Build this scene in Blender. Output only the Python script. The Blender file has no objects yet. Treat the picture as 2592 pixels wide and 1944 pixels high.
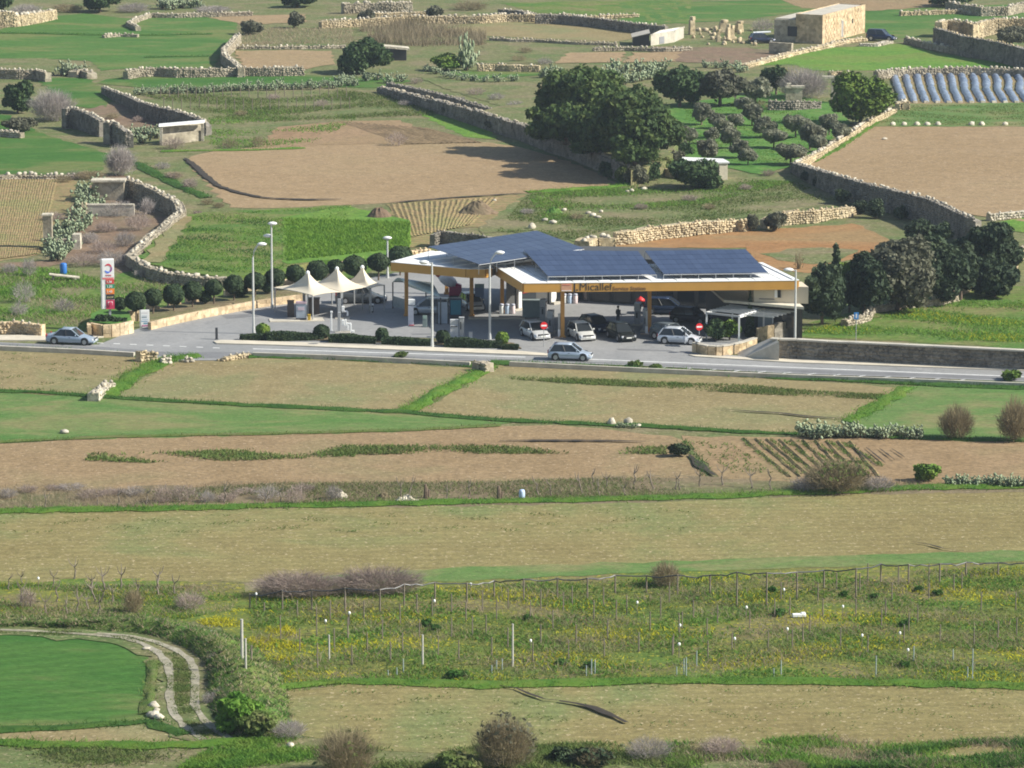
import bpy, math, random
import numpy as np
from mathutils import Vector, Matrix
from mathutils.geometry import delaunay_2d_cdt

rng = np.random.default_rng(7)
random.seed(7)
SC = bpy.context.scene
COL = SC.collection

# ------------------------------------------------------------------ camera, sky, sun, exposure
CAM_H, FPX, PITCH = 66.0, 10790.0, math.radians(10.5)
cam = bpy.data.cameras.new('camera')
cam.sensor_width = 36.0
cam.lens = 36.0 * FPX / 2592.0
cam.clip_start, cam.clip_end = 1.0, 6000.0
cam_ob = bpy.data.objects.new('camera', cam)
cam_ob.location = (0, 0, CAM_H)
cam_ob.rotation_euler = (math.pi / 2 - PITCH, 0, 0)
COL.objects.link(cam_ob)
SC.camera = cam_ob

SUN_AZ, SUN_EL = math.radians(-9.0), math.radians(37.0)      # azimuth from +X (right of the view) towards +Y (away)
SUN_DIR = Vector((math.cos(SUN_EL) * math.cos(SUN_AZ), math.cos(SUN_EL) * math.sin(SUN_AZ), math.sin(SUN_EL)))
world = bpy.data.worlds.new('World')
SC.world = world
world.use_nodes = True
wn = world.node_tree.nodes
sky_tex = wn.new('ShaderNodeTexSky')
sky_tex.sky_type = 'NISHITA'
sky_tex.sun_disc = False
sky_tex.sun_elevation = SUN_EL
sky_tex.sun_rotation = math.pi / 2 - SUN_AZ                   # measured clockwise from +Y
sky_tex.air_density, sky_tex.dust_density = 1.2, 1.0
wn['Background'].inputs['Strength'].default_value = 0.085
world.node_tree.links.new(sky_tex.outputs[0], wn['Background'].inputs['Color'])
sun = bpy.data.lights.new('sun', 'SUN')
sun.energy = 5.0
sun.angle = math.radians(0.53)
sun.color = (1.0, 0.96, 0.85)
sun_ob = bpy.data.objects.new('sun', sun)
sun_ob.rotation_euler = SUN_DIR.to_track_quat('Z', 'Y').to_euler()
sun_ob.location = (150, 300, 200)
COL.objects.link(sun_ob)
SC.view_settings.view_transform = 'Standard'
SC.view_settings.look = 'None'
SC.view_settings.gamma = 1.0
SC.view_settings.use_curve_mapping = False
SC.view_settings.exposure = 0.60
SC.render.engine = 'CYCLES'
SC.cycles.max_bounces = 5
SC.cycles.diffuse_bounces = 3
SC.cycles.transparent_max_bounces = 6
SC.cycles.volume_bounces = 0
SC.cycles.pixel_filter_type = 'BLACKMAN_HARRIS'
SC.cycles.filter_width = 1.85

# ------------------------------------------------------------------ survey of the place: sight lines to ground points
K = 900.0 / 2212.0
SHEETS = {'O': (0, 0, 2592 / 2212.0), 'X': (0, 0, 1.0),
          'A': (0, 0, K), 'B': (850, 0, K), 'C': (1692, 0, K), 'D': (0, 400, K), 'E': (850, 400, K), 'F': (1692, 400, K),
          'G': (0, 850, K), 'H': (850, 850, K), 'I': (1692, 850, K), 'J': (0, 1350, K), 'K': (850, 1350, K), 'L': (1692, 1350, K),
          '1': (220, 630, 300 / 1991.0), '2': (600, 640, 400 / 2212.0), '3': (980, 640, 340 / 2212.0), '4': (1300, 700, 340 / 2212.0),
          '5': (1560, 700, 340 / 2212.0), '6': (1740, 640, 340 / 1880.0),
          '7': (1940, 0, 652 / 2212.0), '8': (0, 0, 600 / 2212.0), '9': (600, 0, 600 / 2212.0), '0': (0, 430, 460 / 2212.0)}
CP, SP = math.cos(PITCH), math.sin(PITCH)

def px(s, u, v):
    x0, y0, k = SHEETS[s]
    return x0 + u * k, y0 + v * k

def P(s, u, v, z=0.0):
    """the point of height z seen at (u, v) on survey sheet s"""
    x, y = px(s, u, v)
    dx, dy = (x - 1296.0) / FPX, (972.0 - y) / FPX
    d = Vector((dx, CP + dy * SP, -SP + dy * CP))
    t = (z - CAM_H) / d.z
    return Vector((d.x * t, d.y * t, z))

def mpp(p):
    """metres per sheet-X pixel at point p"""
    d = p.y * CP + (CAM_H - p.z) * SP
    return d / FPX

def pts(s, l, z=0.0):
    return [P(s, u, v, z) for u, v in l]

def height(s, u, v_base, v_top):
    b = P(s, u, v_base)
    return (v_base - v_top) * SHEETS[s][2] * mpp(b) / 0.985

def width(s, u0, u1, v):
    return abs(u1 - u0) * SHEETS[s][2] * mpp(P(s, (u0 + u1) / 2, v))

# ------------------------------------------------------------------ materials
MATS = {}

def new_mat(name):
    m = bpy.data.materials.new(name)
    m.use_nodes = True
    nt = m.node_tree
    b = nt.nodes['Principled BSDF']
    MATS[name] = m
    return m, nt, b

def noise(nt, scale, detail=3.0, rough=0.6, vec=None, dist=0.0):
    n = nt.nodes.new('ShaderNodeTexNoise')
    n.inputs['Scale'].default_value = scale
    n.inputs['Detail'].default_value = detail
    n.inputs['Roughness'].default_value = rough
    n.inputs['Distortion'].default_value = dist
    if vec is not None:
        nt.links.new(vec, n.inputs['Vector'])
    return n

def ramp(nt, fac, stops):
    r = nt.nodes.new('ShaderNodeValToRGB')
    el = r.color_ramp.elements
    while len(el) < len(stops):
        el.new(0.5)
    for e, (p, c) in zip(el, stops):
        e.position = p
        e.color = (c[0], c[1], c[2], 1.0) if hasattr(c, '__len__') else (c, c, c, 1.0)
    nt.links.new(fac, r.inputs['Fac'])
    return r

def mix(nt, a, b, fac, mode='MIX'):
    m = nt.nodes.new('ShaderNodeMix')
    m.data_type = 'RGBA'
    m.blend_type = mode
    for val, sock in ((a, 6), (b, 7)):
        if hasattr(val, 'is_linked'):
            nt.links.new(val, m.inputs[sock])
        else:
            m.inputs[sock].default_value = (val[0], val[1], val[2], 1.0)
    if hasattr(fac, 'is_linked'):
        nt.links.new(fac, m.inputs[0])
    else:
        m.inputs[0].default_value = fac
    return m.outputs[2]

def bump(nt, b, h, strength=0.5, dist=0.1):
    n = nt.nodes.new('ShaderNodeBump')
    n.inputs['Strength'].default_value = strength
    n.inputs['Distance'].default_value = dist
    nt.links.new(h, n.inputs['Height'])
    nt.links.new(n.outputs['Normal'], b.inputs['Normal'])

def plain(name, col, rough=0.6, metal=0.0, spec=0.5, var=0.12, scale=3.0, bmp=0.0, emit=None):
    """paint, plastic, metal, concrete: one colour with slight wear"""
    if name in MATS:
        return MATS[name]
    m, nt, b = new_mat(name)
    tc = nt.nodes.new('ShaderNodeTexCoord')
    n = noise(nt, scale, 4.0, 0.65, tc.outputs['Object'])
    lo = tuple(max(0.0, c * (1 - var)) for c in col)
    hi = tuple(min(1.0, c * (1 + var)) for c in col)
    r = ramp(nt, n.outputs['Fac'], [(0.3, lo), (0.7, hi)])
    nt.links.new(r.outputs['Color'], b.inputs['Base Color'])
    b.inputs['Roughness'].default_value = rough
    b.inputs['Metallic'].default_value = metal
    b.inputs['Specular IOR Level'].default_value = spec
    if bmp:
        bump(nt, b, n.outputs['Fac'], bmp, 0.05)
    return m

def ground_mat(name, cols, patch=0.06, fleck=None, fleck2=None, furrow=None, bmp=0.5, fine=2.6, stretch=1.0, flk=0.62):
    """soil or short crop: broad patches, fine grain, scattered flecks, optional furrows (angle deg, spacing m, depth, colour mix)"""
    m, nt, b = new_mat(name)
    geo = nt.nodes.new('ShaderNodeNewGeometry')
    mp = nt.nodes.new('ShaderNodeMapping')
    mp.inputs['Scale'].default_value = (1.0, stretch, 1.0)
    nt.links.new(geo.outputs['Position'], mp.inputs['Vector'])
    pos = mp.outputs['Vector']
    n1 = noise(nt, patch, 5.0, 0.62, pos, 0.6)
    c = ramp(nt, n1.outputs['Fac'], [(0.36, cols[0]), (0.5, cols[1]), (0.63, cols[2])]).outputs['Color']
    n2 = noise(nt, fine, 3.0, 0.7, pos)
    g = ramp(nt, n2.outputs['Fac'], [(0.25, 0.62), (0.5, 1.0), (0.75, 1.32)]).outputs['Color']
    c = mix(nt, c, g, 0.8, 'MULTIPLY')
    h = n2.outputs['Fac']
    n3 = noise(nt, 0.55, 3.0, 0.6, pos)
    g3 = ramp(nt, n3.outputs['Fac'], [(0.3, 0.84), (0.7, 1.14)]).outputs['Color']
    c = mix(nt, c, g3, 0.8, 'MULTIPLY')
    if furrow:
        ang, sp, dep, cm = furrow
        mp2 = nt.nodes.new('ShaderNodeMapping')
        mp2.inputs['Rotation'].default_value = (0, 0, math.radians(ang))
        nt.links.new(geo.outputs['Position'], mp2.inputs['Vector'])
        w = nt.nodes.new('ShaderNodeTexWave')
        w.inputs['Scale'].default_value = 0.314 / sp
        w.inputs['Distortion'].default_value = 1.2
        w.inputs['Detail'].default_value = 2.0
        w.inputs['Detail Scale'].default_value = 0.6
        nt.links.new(mp2.outputs['Vector'], w.inputs['Vector'])
        wr = ramp(nt, w.outputs['Fac'], [(0.25, 1 - dep), (0.75, 1 + dep * 0.6)]).outputs['Color']
        c = mix(nt, c, wr, 1.0, 'MULTIPLY')
        if cm is not None:
            f = ramp(nt, w.outputs['Fac'], [(0.12, 1.0), (0.4, 0.0)])
            nn = noise(nt, 1.3, 2.0, 0.6, pos)
            f2 = ramp(nt, nn.outputs['Fac'], [(0.4, 0.0), (0.6, 1.0)])
            c = mix(nt, c, cm, mix(nt, f.outputs['Color'], f2.outputs['Color'], 1.0, 'MULTIPLY'))
    for fl, sc, th in ((fleck, 3.7, flk), (fleck2, 2.3, flk + 0.02)):
        if fl is not None:
            nf = noise(nt, sc, 2.0, 0.75, pos)
            f = ramp(nt, nf.outputs['Fac'], [(th, 0.0), (th + 0.05, 1.0)])
            c = mix(nt, c, fl, f.outputs['Color'])
    nt.links.new(c, b.inputs['Base Color'])
    b.inputs['Roughness'].default_value = 0.95
    b.inputs['Specular IOR Level'].default_value = 0.1
    if bmp:
        bump(nt, b, h, bmp, 0.12)
    return m

def leaf_mat(name, cols, var_scale=0.9, rough=0.7, trans=0.0):
    """foliage: clumps of lighter and darker leaves, a little different on every plant"""
    m, nt, b = new_mat(name)
    geo = nt.nodes.new('ShaderNodeNewGeometry')
    oi = nt.nodes.new('ShaderNodeObjectInfo')
    n = noise(nt, var_scale, 3.0, 0.7, geo.outputs['Position'])
    c = ramp(nt, n.outputs['Fac'], [(0.3, cols[0]), (0.5, cols[1]), (0.7, cols[2])]).outputs['Color']
    g = ramp(nt, oi.outputs['Random'], [(0.0, 0.85), (1.0, 1.15)]).outputs['Color']
    c = mix(nt, c, g, 1.0, 'MULTIPLY')
    nt.links.new(c, b.inputs['Base Color'])
    b.inputs['Roughness'].default_value = rough
    b.inputs['Specular IOR Level'].default_value = 0.15
    if trans:
        t = nt.nodes.new('ShaderNodeBsdfTranslucent')
        nt.links.new(c, t.inputs['Color'])
        mx = nt.nodes.new('ShaderNodeMixShader')
        mx.inputs[0].default_value = trans
        out = nt.nodes['Material Output']
        nt.links.new(b.outputs[0], mx.inputs[1])
        nt.links.new(t.outputs[0], mx.inputs[2])
        nt.links.new(mx.outputs[0], out.inputs['Surface'])
    return m

def stone_mat(name, cols, scale=1.6, bmp=0.6):
    m, nt, b = new_mat(name)
    geo = nt.nodes.new('ShaderNodeNewGeometry')
    oi = nt.nodes.new('ShaderNodeObjectInfo')
    v = nt.nodes.new('ShaderNodeTexVoronoi')
    v.inputs['Scale'].default_value = scale
    nt.links.new(geo.outputs['Position'], v.inputs['Vector'])
    n = noise(nt, 0.5, 4.0, 0.7, geo.outputs['Position'])
    c = ramp(nt, n.outputs['Fac'], [(0.3, cols[0]), (0.5, cols[1]), (0.72, cols[2])]).outputs['Color']
    sep = nt.nodes.new('ShaderNodeSeparateColor')
    nt.links.new(v.outputs['Color'], sep.inputs[0])
    g = ramp(nt, sep.outputs[0], [(0.0, 0.66), (1.0, 1.25)]).outputs['Color']
    c = mix(nt, c, g, 0.9, 'MULTIPLY')
    g2 = ramp(nt, oi.outputs['Random'], [(0.0, 0.8), (1.0, 1.15)]).outputs['Color']
    c = mix(nt, c, g2, 0.7, 'MULTIPLY')
    nt.links.new(c, b.inputs['Base Color'])
    b.inputs['Roughness'].default_value = 0.92
    b.inputs['Specular IOR Level'].default_value = 0.15
    n2 = noise(nt, 5.0, 3.0, 0.7, geo.outputs['Position'])
    bump(nt, b, n2.outputs['Fac'], bmp, 0.1)
    return m

# soils and crops
SOILS = dict(
    tan=ground_mat('tan_soil', [(0.205, 0.168, 0.072), (0.222, 0.190, 0.082), (0.160, 0.182, 0.070)], 0.05, (.16, .15, .06), (.40, .33, .2), (86, 1.3, .06, None), 0.5, 2.4, 1.0, 0.60),
    tan2=ground_mat('dry_tan_soil', [(0.220, 0.175, 0.088), (0.240, 0.196, 0.100), (0.190, 0.188, 0.088)], 0.07, (.2, .17, .08), (.45, .37, .24), None, 0.45, 2.6),
    brown=ground_mat('brown_soil', [(0.235, 0.165, 0.090), (0.260, 0.185, 0.104), (0.225, 0.180, 0.095)], 0.05, (.2, .135, .08), (.46, .35, .24), None, 0.5, 2.2),
    pink=ground_mat('ploughed_soil', [(0.270, 0.190, 0.106), (0.290, 0.207, 0.120), (0.275, 0.203, 0.113)], 0.03, (.26, .18, .11), (.46, .36, .26), None, 0.45, 2.0),
    red=ground_mat('reddish_soil', [(0.270, 0.140, 0.060), (0.290, 0.165, 0.075), (0.260, 0.175, 0.085)], 0.06, (.26, .17, .08), None, None, 0.4, 2.0),
    ridge=ground_mat('ridged_soil', [(0.250, 0.165, 0.095), (0.270, 0.185, 0.110), (0.250, 0.180, 0.100)], 0.04, None, None, None, 0.4, 2.2),
    rows=ground_mat('soil_with_sprouting_rows', [(0.240, 0.175, 0.090), (0.265, 0.190, 0.100), (0.220, 0.190, 0.085)], 0.06, None, None, (74, 1.25, .1, (.14, .17, .06)), 0.4, 2.2),
    rows2=ground_mat('soil_with_green_furrows', [(0.240, 0.165, 0.090), (0.265, 0.185, 0.105), (0.235, 0.180, 0.095)], 0.05, None, None, None, 0.4, 2.2),
    scrub=ground_mat('scrubland', [(0.155, 0.125, 0.075), (0.185, 0.145, 0.090), (0.125, 0.135, 0.058)], 0.09, (.12, .13, .05), (.32, .25, .17), None, 0.7, 1.5),
    brownscrub=ground_mat('brown_scrubland', [(0.175, 0.120, 0.085), (0.200, 0.140, 0.095), (0.160, 0.130, 0.080)], 0.12, (.13, .1, .07), (.3, .23, .16), None, 0.7, 1.5),
    green=ground_mat('short_green_crop', [(0.055, 0.132, 0.028), (0.072, 0.150, 0.034), (0.140, 0.165, 0.055)], 0.06, (.2, .24, .09), (.065, .17, .04), (75, 2.2, .06, None), 0.5, 1.6, 2.0, 0.66),
    deep=ground_mat('deep_green_crop', [(0.042, 0.118, 0.022), (0.060, 0.136, 0.028), (0.130, 0.155, 0.052)], 0.05, (.14, .24, .08), (.05, .15, .045), (70, 1.5, .06, None), 0.5, 1.6, 2.2, 0.66),
    pale=ground_mat('thin_green_crop', [(0.075, 0.160, 0.038), (0.110, 0.175, 0.052), (0.190, 0.185, 0.080)], 0.07, (.26, .24, .13), (.11, .2, .06), None, 0.5, 1.8, 2.0, 0.63),
    bright=ground_mat('bright_green_crop', [(0.085, 0.190, 0.030), (0.115, 0.210, 0.035), (0.140, 0.190, 0.045)], 0.1, (.08, .16, .03), (.24, .33, .06), None, 0.6, 1.4, 1.0, 0.6),
    rough=ground_mat('rough_grass', [(0.070, 0.150, 0.028), (0.110, 0.165, 0.036), (0.170, 0.165, 0.065)], 0.12, (.07, .11, .03), (.24, .22, .1), None, 0.8, 1.1, 1.3, 0.58),
    dryrough=ground_mat('dry_rough_grass', [(0.100, 0.140, 0.048), (0.145, 0.152, 0.065), (0.190, 0.163, 0.092)], 0.12, (.09, .11, .04), (.32, .27, .17), None, 0.8, 1.1, 1.4, 0.58),
    weedy=ground_mat('weedy_vineyard_floor', [(0.095, 0.155, 0.030), (0.140, 0.155, 0.038), (0.165, 0.140, 0.068)], 0.13, (.07, .1, .025), (.34, .3, .035), None, 0.8, 0.9, 1.3, 0.57),
    darkgrass=ground_mat('orchard_grass', [(.06, .15, .03), (.09, .19, .04), (.13, .2, .055)], 0.2, (.04, .08, .025), None, None, 0.8, 1.2),
)
def asphalt():
    m, nt, b = new_mat('asphalt')
    geo = nt.nodes.new('ShaderNodeNewGeometry')
    n1 = noise(nt, 0.12, 5.0, 0.65, geo.outputs['Position'], 1.0)
    n2 = noise(nt, 2.2, 3.0, 0.7, geo.outputs['Position'])
    c = ramp(nt, n1.outputs['Fac'], [(0.3, (.215, .215, .215)), (0.7, (.285, .28, .275))]).outputs['Color']
    g = ramp(nt, n2.outputs['Fac'], [(0.3, 0.88), (0.7, 1.1)]).outputs['Color']
    c = mix(nt, c, g, 1.0, 'MULTIPLY')
    n3 = noise(nt, 0.5, 4.0, 0.75, geo.outputs['Position'], 2.0)
    st = ramp(nt, n3.outputs['Fac'], [(0.3, 0.72), (0.42, 1.0), (0.6, 1.0), (0.75, 1.14)]).outputs['Color']
    c = mix(nt, c, st, 0.8, 'MULTIPLY')
    nt.links.new(c, b.inputs['Base Color'])
    b.inputs['Roughness'].default_value = 0.85
    return m
ASPHALT = asphalt()
PAVE = plain('pavement', (.56, .5, .40), .85, var=.15, scale=.6)
CONC = plain('pale_concrete', (.47, .43, .36), .85, var=.2, scale=.9)
WHITE = plain('white_paint', (.78, .78, .77), .5, var=.06)
ORANGE = plain('orange_cladding', (.54, .285, .06), .45, var=.08, scale=.5)
GREY = plain('grey_metal', (.42, .43, .44), .45, .3, var=.08)
DARK = plain('dark_metal', (.05, .052, .058), .45, var=.15)
LIMEWALL = stone_mat('limestone_blocks', [(.46, .34, .2), (.55, .42, .27), (.6, .49, .34)], 2.2)
RUBBLE = stone_mat('rubble_stone', [(.3, .26, .19), (.38, .33, .25), (.46, .41, .32)], 2.0)
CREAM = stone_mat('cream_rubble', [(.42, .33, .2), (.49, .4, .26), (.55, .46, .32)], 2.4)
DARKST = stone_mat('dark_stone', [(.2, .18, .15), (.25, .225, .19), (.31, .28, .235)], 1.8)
PALEST = stone_mat('pale_stone', [(.42, .37, .29), (.5, .45, .36), (.58, .53, .44)], 2.0)
BARK = plain('bark', (.14, .1, .07), .9, var=.3, scale=4, bmp=.6)
TWIG = leaf_mat('grey_twigs', [(.3, .265, .245), (.36, .32, .3), (.42, .375, .345)], 0.8, .7, .3)
TWIGB = leaf_mat('brown_twigs', [(.23, .185, .105), (.28, .23, .14), (.33, .28, .175)], 0.8, .7, .3)
TWIGP = leaf_mat('pinkish_twigs', [(.3, .235, .2), (.36, .285, .25), (.4, .33, .28)], 0.8, .7, .3)
LEAF = dict(
    pine=leaf_mat('pine_foliage', [(.038, .072, .026), (.075, .12, .036), (.135, .17, .05)], 0.5, .7, .25),
    carob=leaf_mat('carob_foliage', [(.036, .07, .03), (.06, .1, .038), (.09, .135, .046)], 0.7, .7, .2),
    cypress=leaf_mat('cypress_foliage', [(.03, .052, .03), (.05, .074, .04), (.08, .105, .048)], 0.8, .7, .2),
    grey=leaf_mat('greyish_foliage', [(.085, .09, .06), (.12, .122, .08), (.16, .155, .11)], 0.8, .7, .2),
    olive=leaf_mat('olive_foliage', [(.17, .185, .125), (.23, .235, .165), (.29, .29, .205)], 0.9, .7, .35),
    lime=leaf_mat('fresh_foliage', [(.06, .12, .018), (.1, .165, .024), (.15, .2, .03)], 0.6),
    clip=leaf_mat('clipped_foliage', [(.022, .042, .02), (.034, .056, .024), (.05, .075, .03)], 1.6),
    cactus=leaf_mat('cactus_pads', [(.14, .19, .115), (.24, .29, .18), (.36, .39, .25)], 1.1),
    grass=leaf_mat('grass_blades', [(.08, .2, .028), (.13, .25, .035), (.19, .27, .05)], 0.6, .7, .35),
    dgrass=leaf_mat('dark_grass_blades', [(.04, .11, .022), (.07, .16, .03), (.1, .19, .035)], 0.6, .7, .35),
    weed=leaf_mat('weeds', [(.09, .16, .035), (.14, .19, .05), (.2, .2, .085)], 0.7, .7, .35),
    yellow=leaf_mat('yellow_flowers', [(.35, .36, .02), (.5, .46, .02), (.6, .55, .03)], 0.7, .7, .35),
    dry=leaf_mat('dry_stalks', [(.25, .2, .12), (.32, .26, .17), (.38, .32, .22)], 0.7, .7, .35),
    crop=leaf_mat('crop_plants', [(.1, .22, .025), (.16, .29, .035), (.2, .32, .045)], 0.6, .7, .35),
)

# ------------------------------------------------------------------ mesh helpers
class MB:
    """collects shapes for ONE mesh object"""
    def __init__(s):
        s.v, s.f = [], []
    def add(s, vs, fs):
        o = len(s.v)
        s.v += [tuple(v) for v in vs]
        s.f += [tuple(i + o for i in f) for f in fs]
    def box(s, c, d, rz=0.0, ry=0.0, taper=1.0):
        hx, hy, hz = d[0] / 2, d[1] / 2, d[2] / 2
        M = Matrix.Translation(Vector(c)) @ Matrix.Rotation(rz, 4, 'Z') @ Matrix.Rotation(ry, 4, 'Y')
        vs = []
        for z, k in ((-hz, 1.0), (hz, taper)):
            for x, y in ((-hx, -hy), (hx, -hy), (hx, hy), (-hx, hy)):
                vs.append(M @ Vector((x * k, y * k, z)))
        s.add(vs, [(3, 2, 1, 0), (4, 5, 6, 7), (0, 1, 5, 4), (1, 2, 6, 5), (2, 3, 7, 6), (3, 0, 4, 7)])
    def prism(s, poly, z0, z1, cap=True):
        n = len(poly)
        a = sum(poly[i][0] * poly[(i + 1) % n][1] - poly[(i + 1) % n][0] * poly[i][1] for i in range(n))
        if a < 0:
            poly = poly[::-1]
        z0s = z0 if hasattr(z0, '__len__') else [z0] * n
        z1s = z1 if hasattr(z1, '__len__') else [z1] * n
        vs = [(p[0], p[1], z) for p, z in zip(poly, z0s)] + [(p[0], p[1], z) for p, z in zip(poly, z1s)]
        fs = [(i, (i + 1) % n, n + (i + 1) % n, n + i) for i in range(n)]
        if cap:
            fs += [tuple(range(n))[::-1], tuple(range(n, 2 * n))]
        s.add(vs, fs)
    def tube(s, path, r, n=8, cap=True):
        path = [Vector(p) for p in path]
        rr = r if hasattr(r, '__len__') else [r] * len(path)
        vs = []
        for i, p in enumerate(path):
            t = (path[min(i + 1, len(path) - 1)] - path[max(i - 1, 0)]).normalized()
            a = t.orthogonal().normalized() if abs(t.z) > 0.99 else t.cross(Vector((0, 0, 1))).normalized()
            b = t.cross(a)
            for k in range(n):
                w = 2 * math.pi * k / n
                vs.append(p + a * math.cos(w) * rr[i] + b * math.sin(w) * rr[i])
        fs = []
        for i in range(len(path) - 1):
            for k in range(n):
                k2 = (k + 1) % n
                fs.append((i * n + k, i * n + k2, (i + 1) * n + k2, (i + 1) * n + k))
        if cap:
            fs += [tuple(range(n)), tuple(range((len(path) - 1) * n, len(path) * n))[::-1]]
        s.add(vs, fs)
    def lathe(s, prof, c=(0, 0, 0), n=12):
        vs, fs = [], []
        for r, z in prof:
            for k in range(n):
                w = 2 * math.pi * k / n
                vs.append((c[0] + r * math.cos(w), c[1] + r * math.sin(w), c[2] + z))
        for i in range(len(prof) - 1):
            for k in range(n):
                k2 = (k + 1) % n
                fs.append((i * n + k, i * n + k2, (i + 1) * n + k2, (i + 1) * n + k))
        fs += [tuple(range(n))[::-1], tuple(range((len(prof) - 1) * n, len(prof) * n))]
        s.add(vs, fs)
    def quad(s, a, b, c, d):
        s.add([a, b, c, d], [(0, 1, 2, 3)])
    def mesh(s, name, mat, smooth=False):
        me = bpy.data.meshes.new(name)
        me.from_pydata(s.v, [], s.f)
        me.materials.append(mat)
        if smooth:
            me.polygons.foreach_set('use_smooth', [True] * len(me.polygons))
        me.update()
        return me
    def build(s, name, mat, parent=None, smooth=False, bevel=0.0):
        o = link(name, s.mesh(name, mat, smooth), parent)
        if bevel:
            md = o.modifiers.new('bevel', 'BEVEL')
            md.width, md.segments, md.limit_method = bevel, 2, 'ANGLE'
        return o

def np_mesh(name, V, F, mat):
    V = np.ascontiguousarray(V, dtype=np.float32)
    F = np.ascontiguousarray(F, dtype=np.int32)
    k = F.shape[1]
    me = bpy.data.meshes.new(name)
    me.vertices.add(len(V))
    me.vertices.foreach_set('co', V.ravel())
    me.loops.add(F.size)
    me.loops.foreach_set('vertex_index', F.ravel())
    me.polygons.add(len(F))
    me.polygons.foreach_set('loop_start', np.arange(len(F), dtype=np.int32) * k)
    me.update(calc_edges=True)
    me.materials.append(mat)
    return me

def link(name, me, parent=None, loc=None, rz=0.0, scale=None):
    o = bpy.data.objects.new(name, me)
    COL.objects.link(o)
    if parent is not None:
        o.parent = parent
    if loc is not None:
        o.location = loc
    if rz:
        o.rotation_euler = (0, 0, rz)
    if scale is not None:
        o.scale = scale if hasattr(scale, '__len__') else (scale,) * 3
    return o

def tag(o, label=None, cat=None, group=None, kind=None):
    if label: o['label'] = label
    if cat: o['category'] = cat
    if group: o['group'] = group
    if kind: o['kind'] = kind
    return o

ORD = [a for a in 'first second third fourth fifth sixth seventh eighth ninth tenth eleventh twelfth thirteenth fourteenth fifteenth sixteenth seventeenth eighteenth nineteenth twentieth'.split()]
ORD += ['twenty-' + a for a in ORD[:9]] + ['thirtieth'] + ['thirty-' + a for a in ORD[:9]]

def thing(name, label, cat, loc=(0, 0, 0), rz=0.0, group=None, scale=None):
    return tag(link(name, None, None, loc, rz, scale), label, cat, group)

def dup(root, loc, rz=0.0, label=None, group=None, scale=None):
    r = root.copy()
    COL.objects.link(r)
    r.location = loc
    r.rotation_euler = (0, 0, rz)
    if scale is not None:
        r.scale = scale if hasattr(scale, '__len__') else (scale,) * 3
    if label: r['label'] = label
    if group: r['group'] = group
    for ch in list(root.children):
        c = ch.copy(); COL.objects.link(c); c.parent = r
        for g in list(ch.children):
            d = g.copy(); COL.objects.link(d); d.parent = c
    return r

# ------------------------------------------------------------------ ground sheets
def resample(poly, step, closed=True):
    out = []
    n = len(poly)
    for i in range(n if closed else n - 1):
        a, b = Vector(poly[i]), Vector(poly[(i + 1) % n])
        k = max(1, int((b - a).length / step))
        for j in range(k):
            out.append(a.lerp(b, j / k))
    if not closed:
        out.append(Vector(poly[-1]))
    return out

def relief(x, y):
    return (0.55 * math.sin(x * .31 + 1.3 * math.sin(y * .11)) * math.sin(y * .17 + .8 * math.sin(x * .13)) + 0.45 * math.sin(x * .83 + y * .31) * math.sin(y * .47 - x * .21))

def inside(poly, x, y):
    c = False
    n = len(poly)
    j = n - 1
    for i in range(n):
        xi, yi, xj, yj = poly[i][0], poly[i][1], poly[j][0], poly[j][1]
        if (yi > y) != (yj > y) and x < (xj - xi) * (y - yi) / (yj - yi) + xi:
            c = not c
        j = i
    return c

SHEET_N = [0]
def sheet(name, poly, mat, z=None, step=2.0, amp=0.012, wobble=0.35, label=None, layer=0, skirt=None):
    """a field or pavement laid on the ground with a gently uneven surface"""
    if z is None:
        SHEET_N[0] += 1
        z = 0.02 + 0.02 * layer + 0.0003 * SHEET_N[0]
    b = resample(poly, step)
    if wobble:
        b = [Vector((p.x + random.uniform(-.15, .15) + wobble * math.sin(p.y * 1.7 + p.x * .9), p.y + wobble * math.sin(p.x * 1.3 + p.y * .5), 0)) for p in b]
    ring = [(p.x, p.y) for p in b]
    xs, ys = [p[0] for p in ring], [p[1] for p in ring]
    g = max(step, math.sqrt((max(xs) - min(xs)) * (max(ys) - min(ys)) / 2500.0))
    vs = [Vector((p[0], p[1])) for p in ring]
    n = len(vs)
    x = min(xs) + g / 2
    while x < max(xs):
        y = min(ys) + g / 2
        while y < max(ys):
            if inside(ring, x, y):
                vs.append(Vector((x + random.uniform(-.2, .2) * g, y + random.uniform(-.2, .2) * g)))
            y += g
        x += g
    ov, _, of, _, _, _ = delaunay_2d_cdt(vs, [(i, (i + 1) % n) for i in range(n)], [], 1, 1e-4)
    V = [(v.x, v.y, z + amp * relief(v.x, v.y)) for v in ov]
    FF = [tuple(f) for f in of]
    if skirt is not None:
        k0 = len(V)
        a_ = sum(ring[i][0] * ring[(i + 1) % n][1] - ring[(i + 1) % n][0] * ring[i][1] for i in range(n))
        for i in range(n):
            V.append((ring[i][0], ring[i][1], z + amp * relief(*ring[i]) - .01)); V.append((ring[i][0], ring[i][1] - .3, skirt))
        for i in range(n):
            j = (i + 1) % n
            q = (k0 + 2 * i + 1, k0 + 2 * j + 1, k0 + 2 * j, k0 + 2 * i)
            FF.append(q if a_ > 0 else q[::-1])
    me = bpy.data.meshes.new(name)
    me.from_pydata(V, [], FF)
    me.materials.append(mat)
    me.polygons.foreach_set('use_smooth', [len(p.vertices) == 3 for p in me.polygons])
    me.update()
    if len(me.polygons) and sum(p.normal.z for p in me.polygons) < 0:
        me.flip_normals()
    o = link(name, me)
    tag(o, label, None, None, 'structure')
    return o

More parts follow.
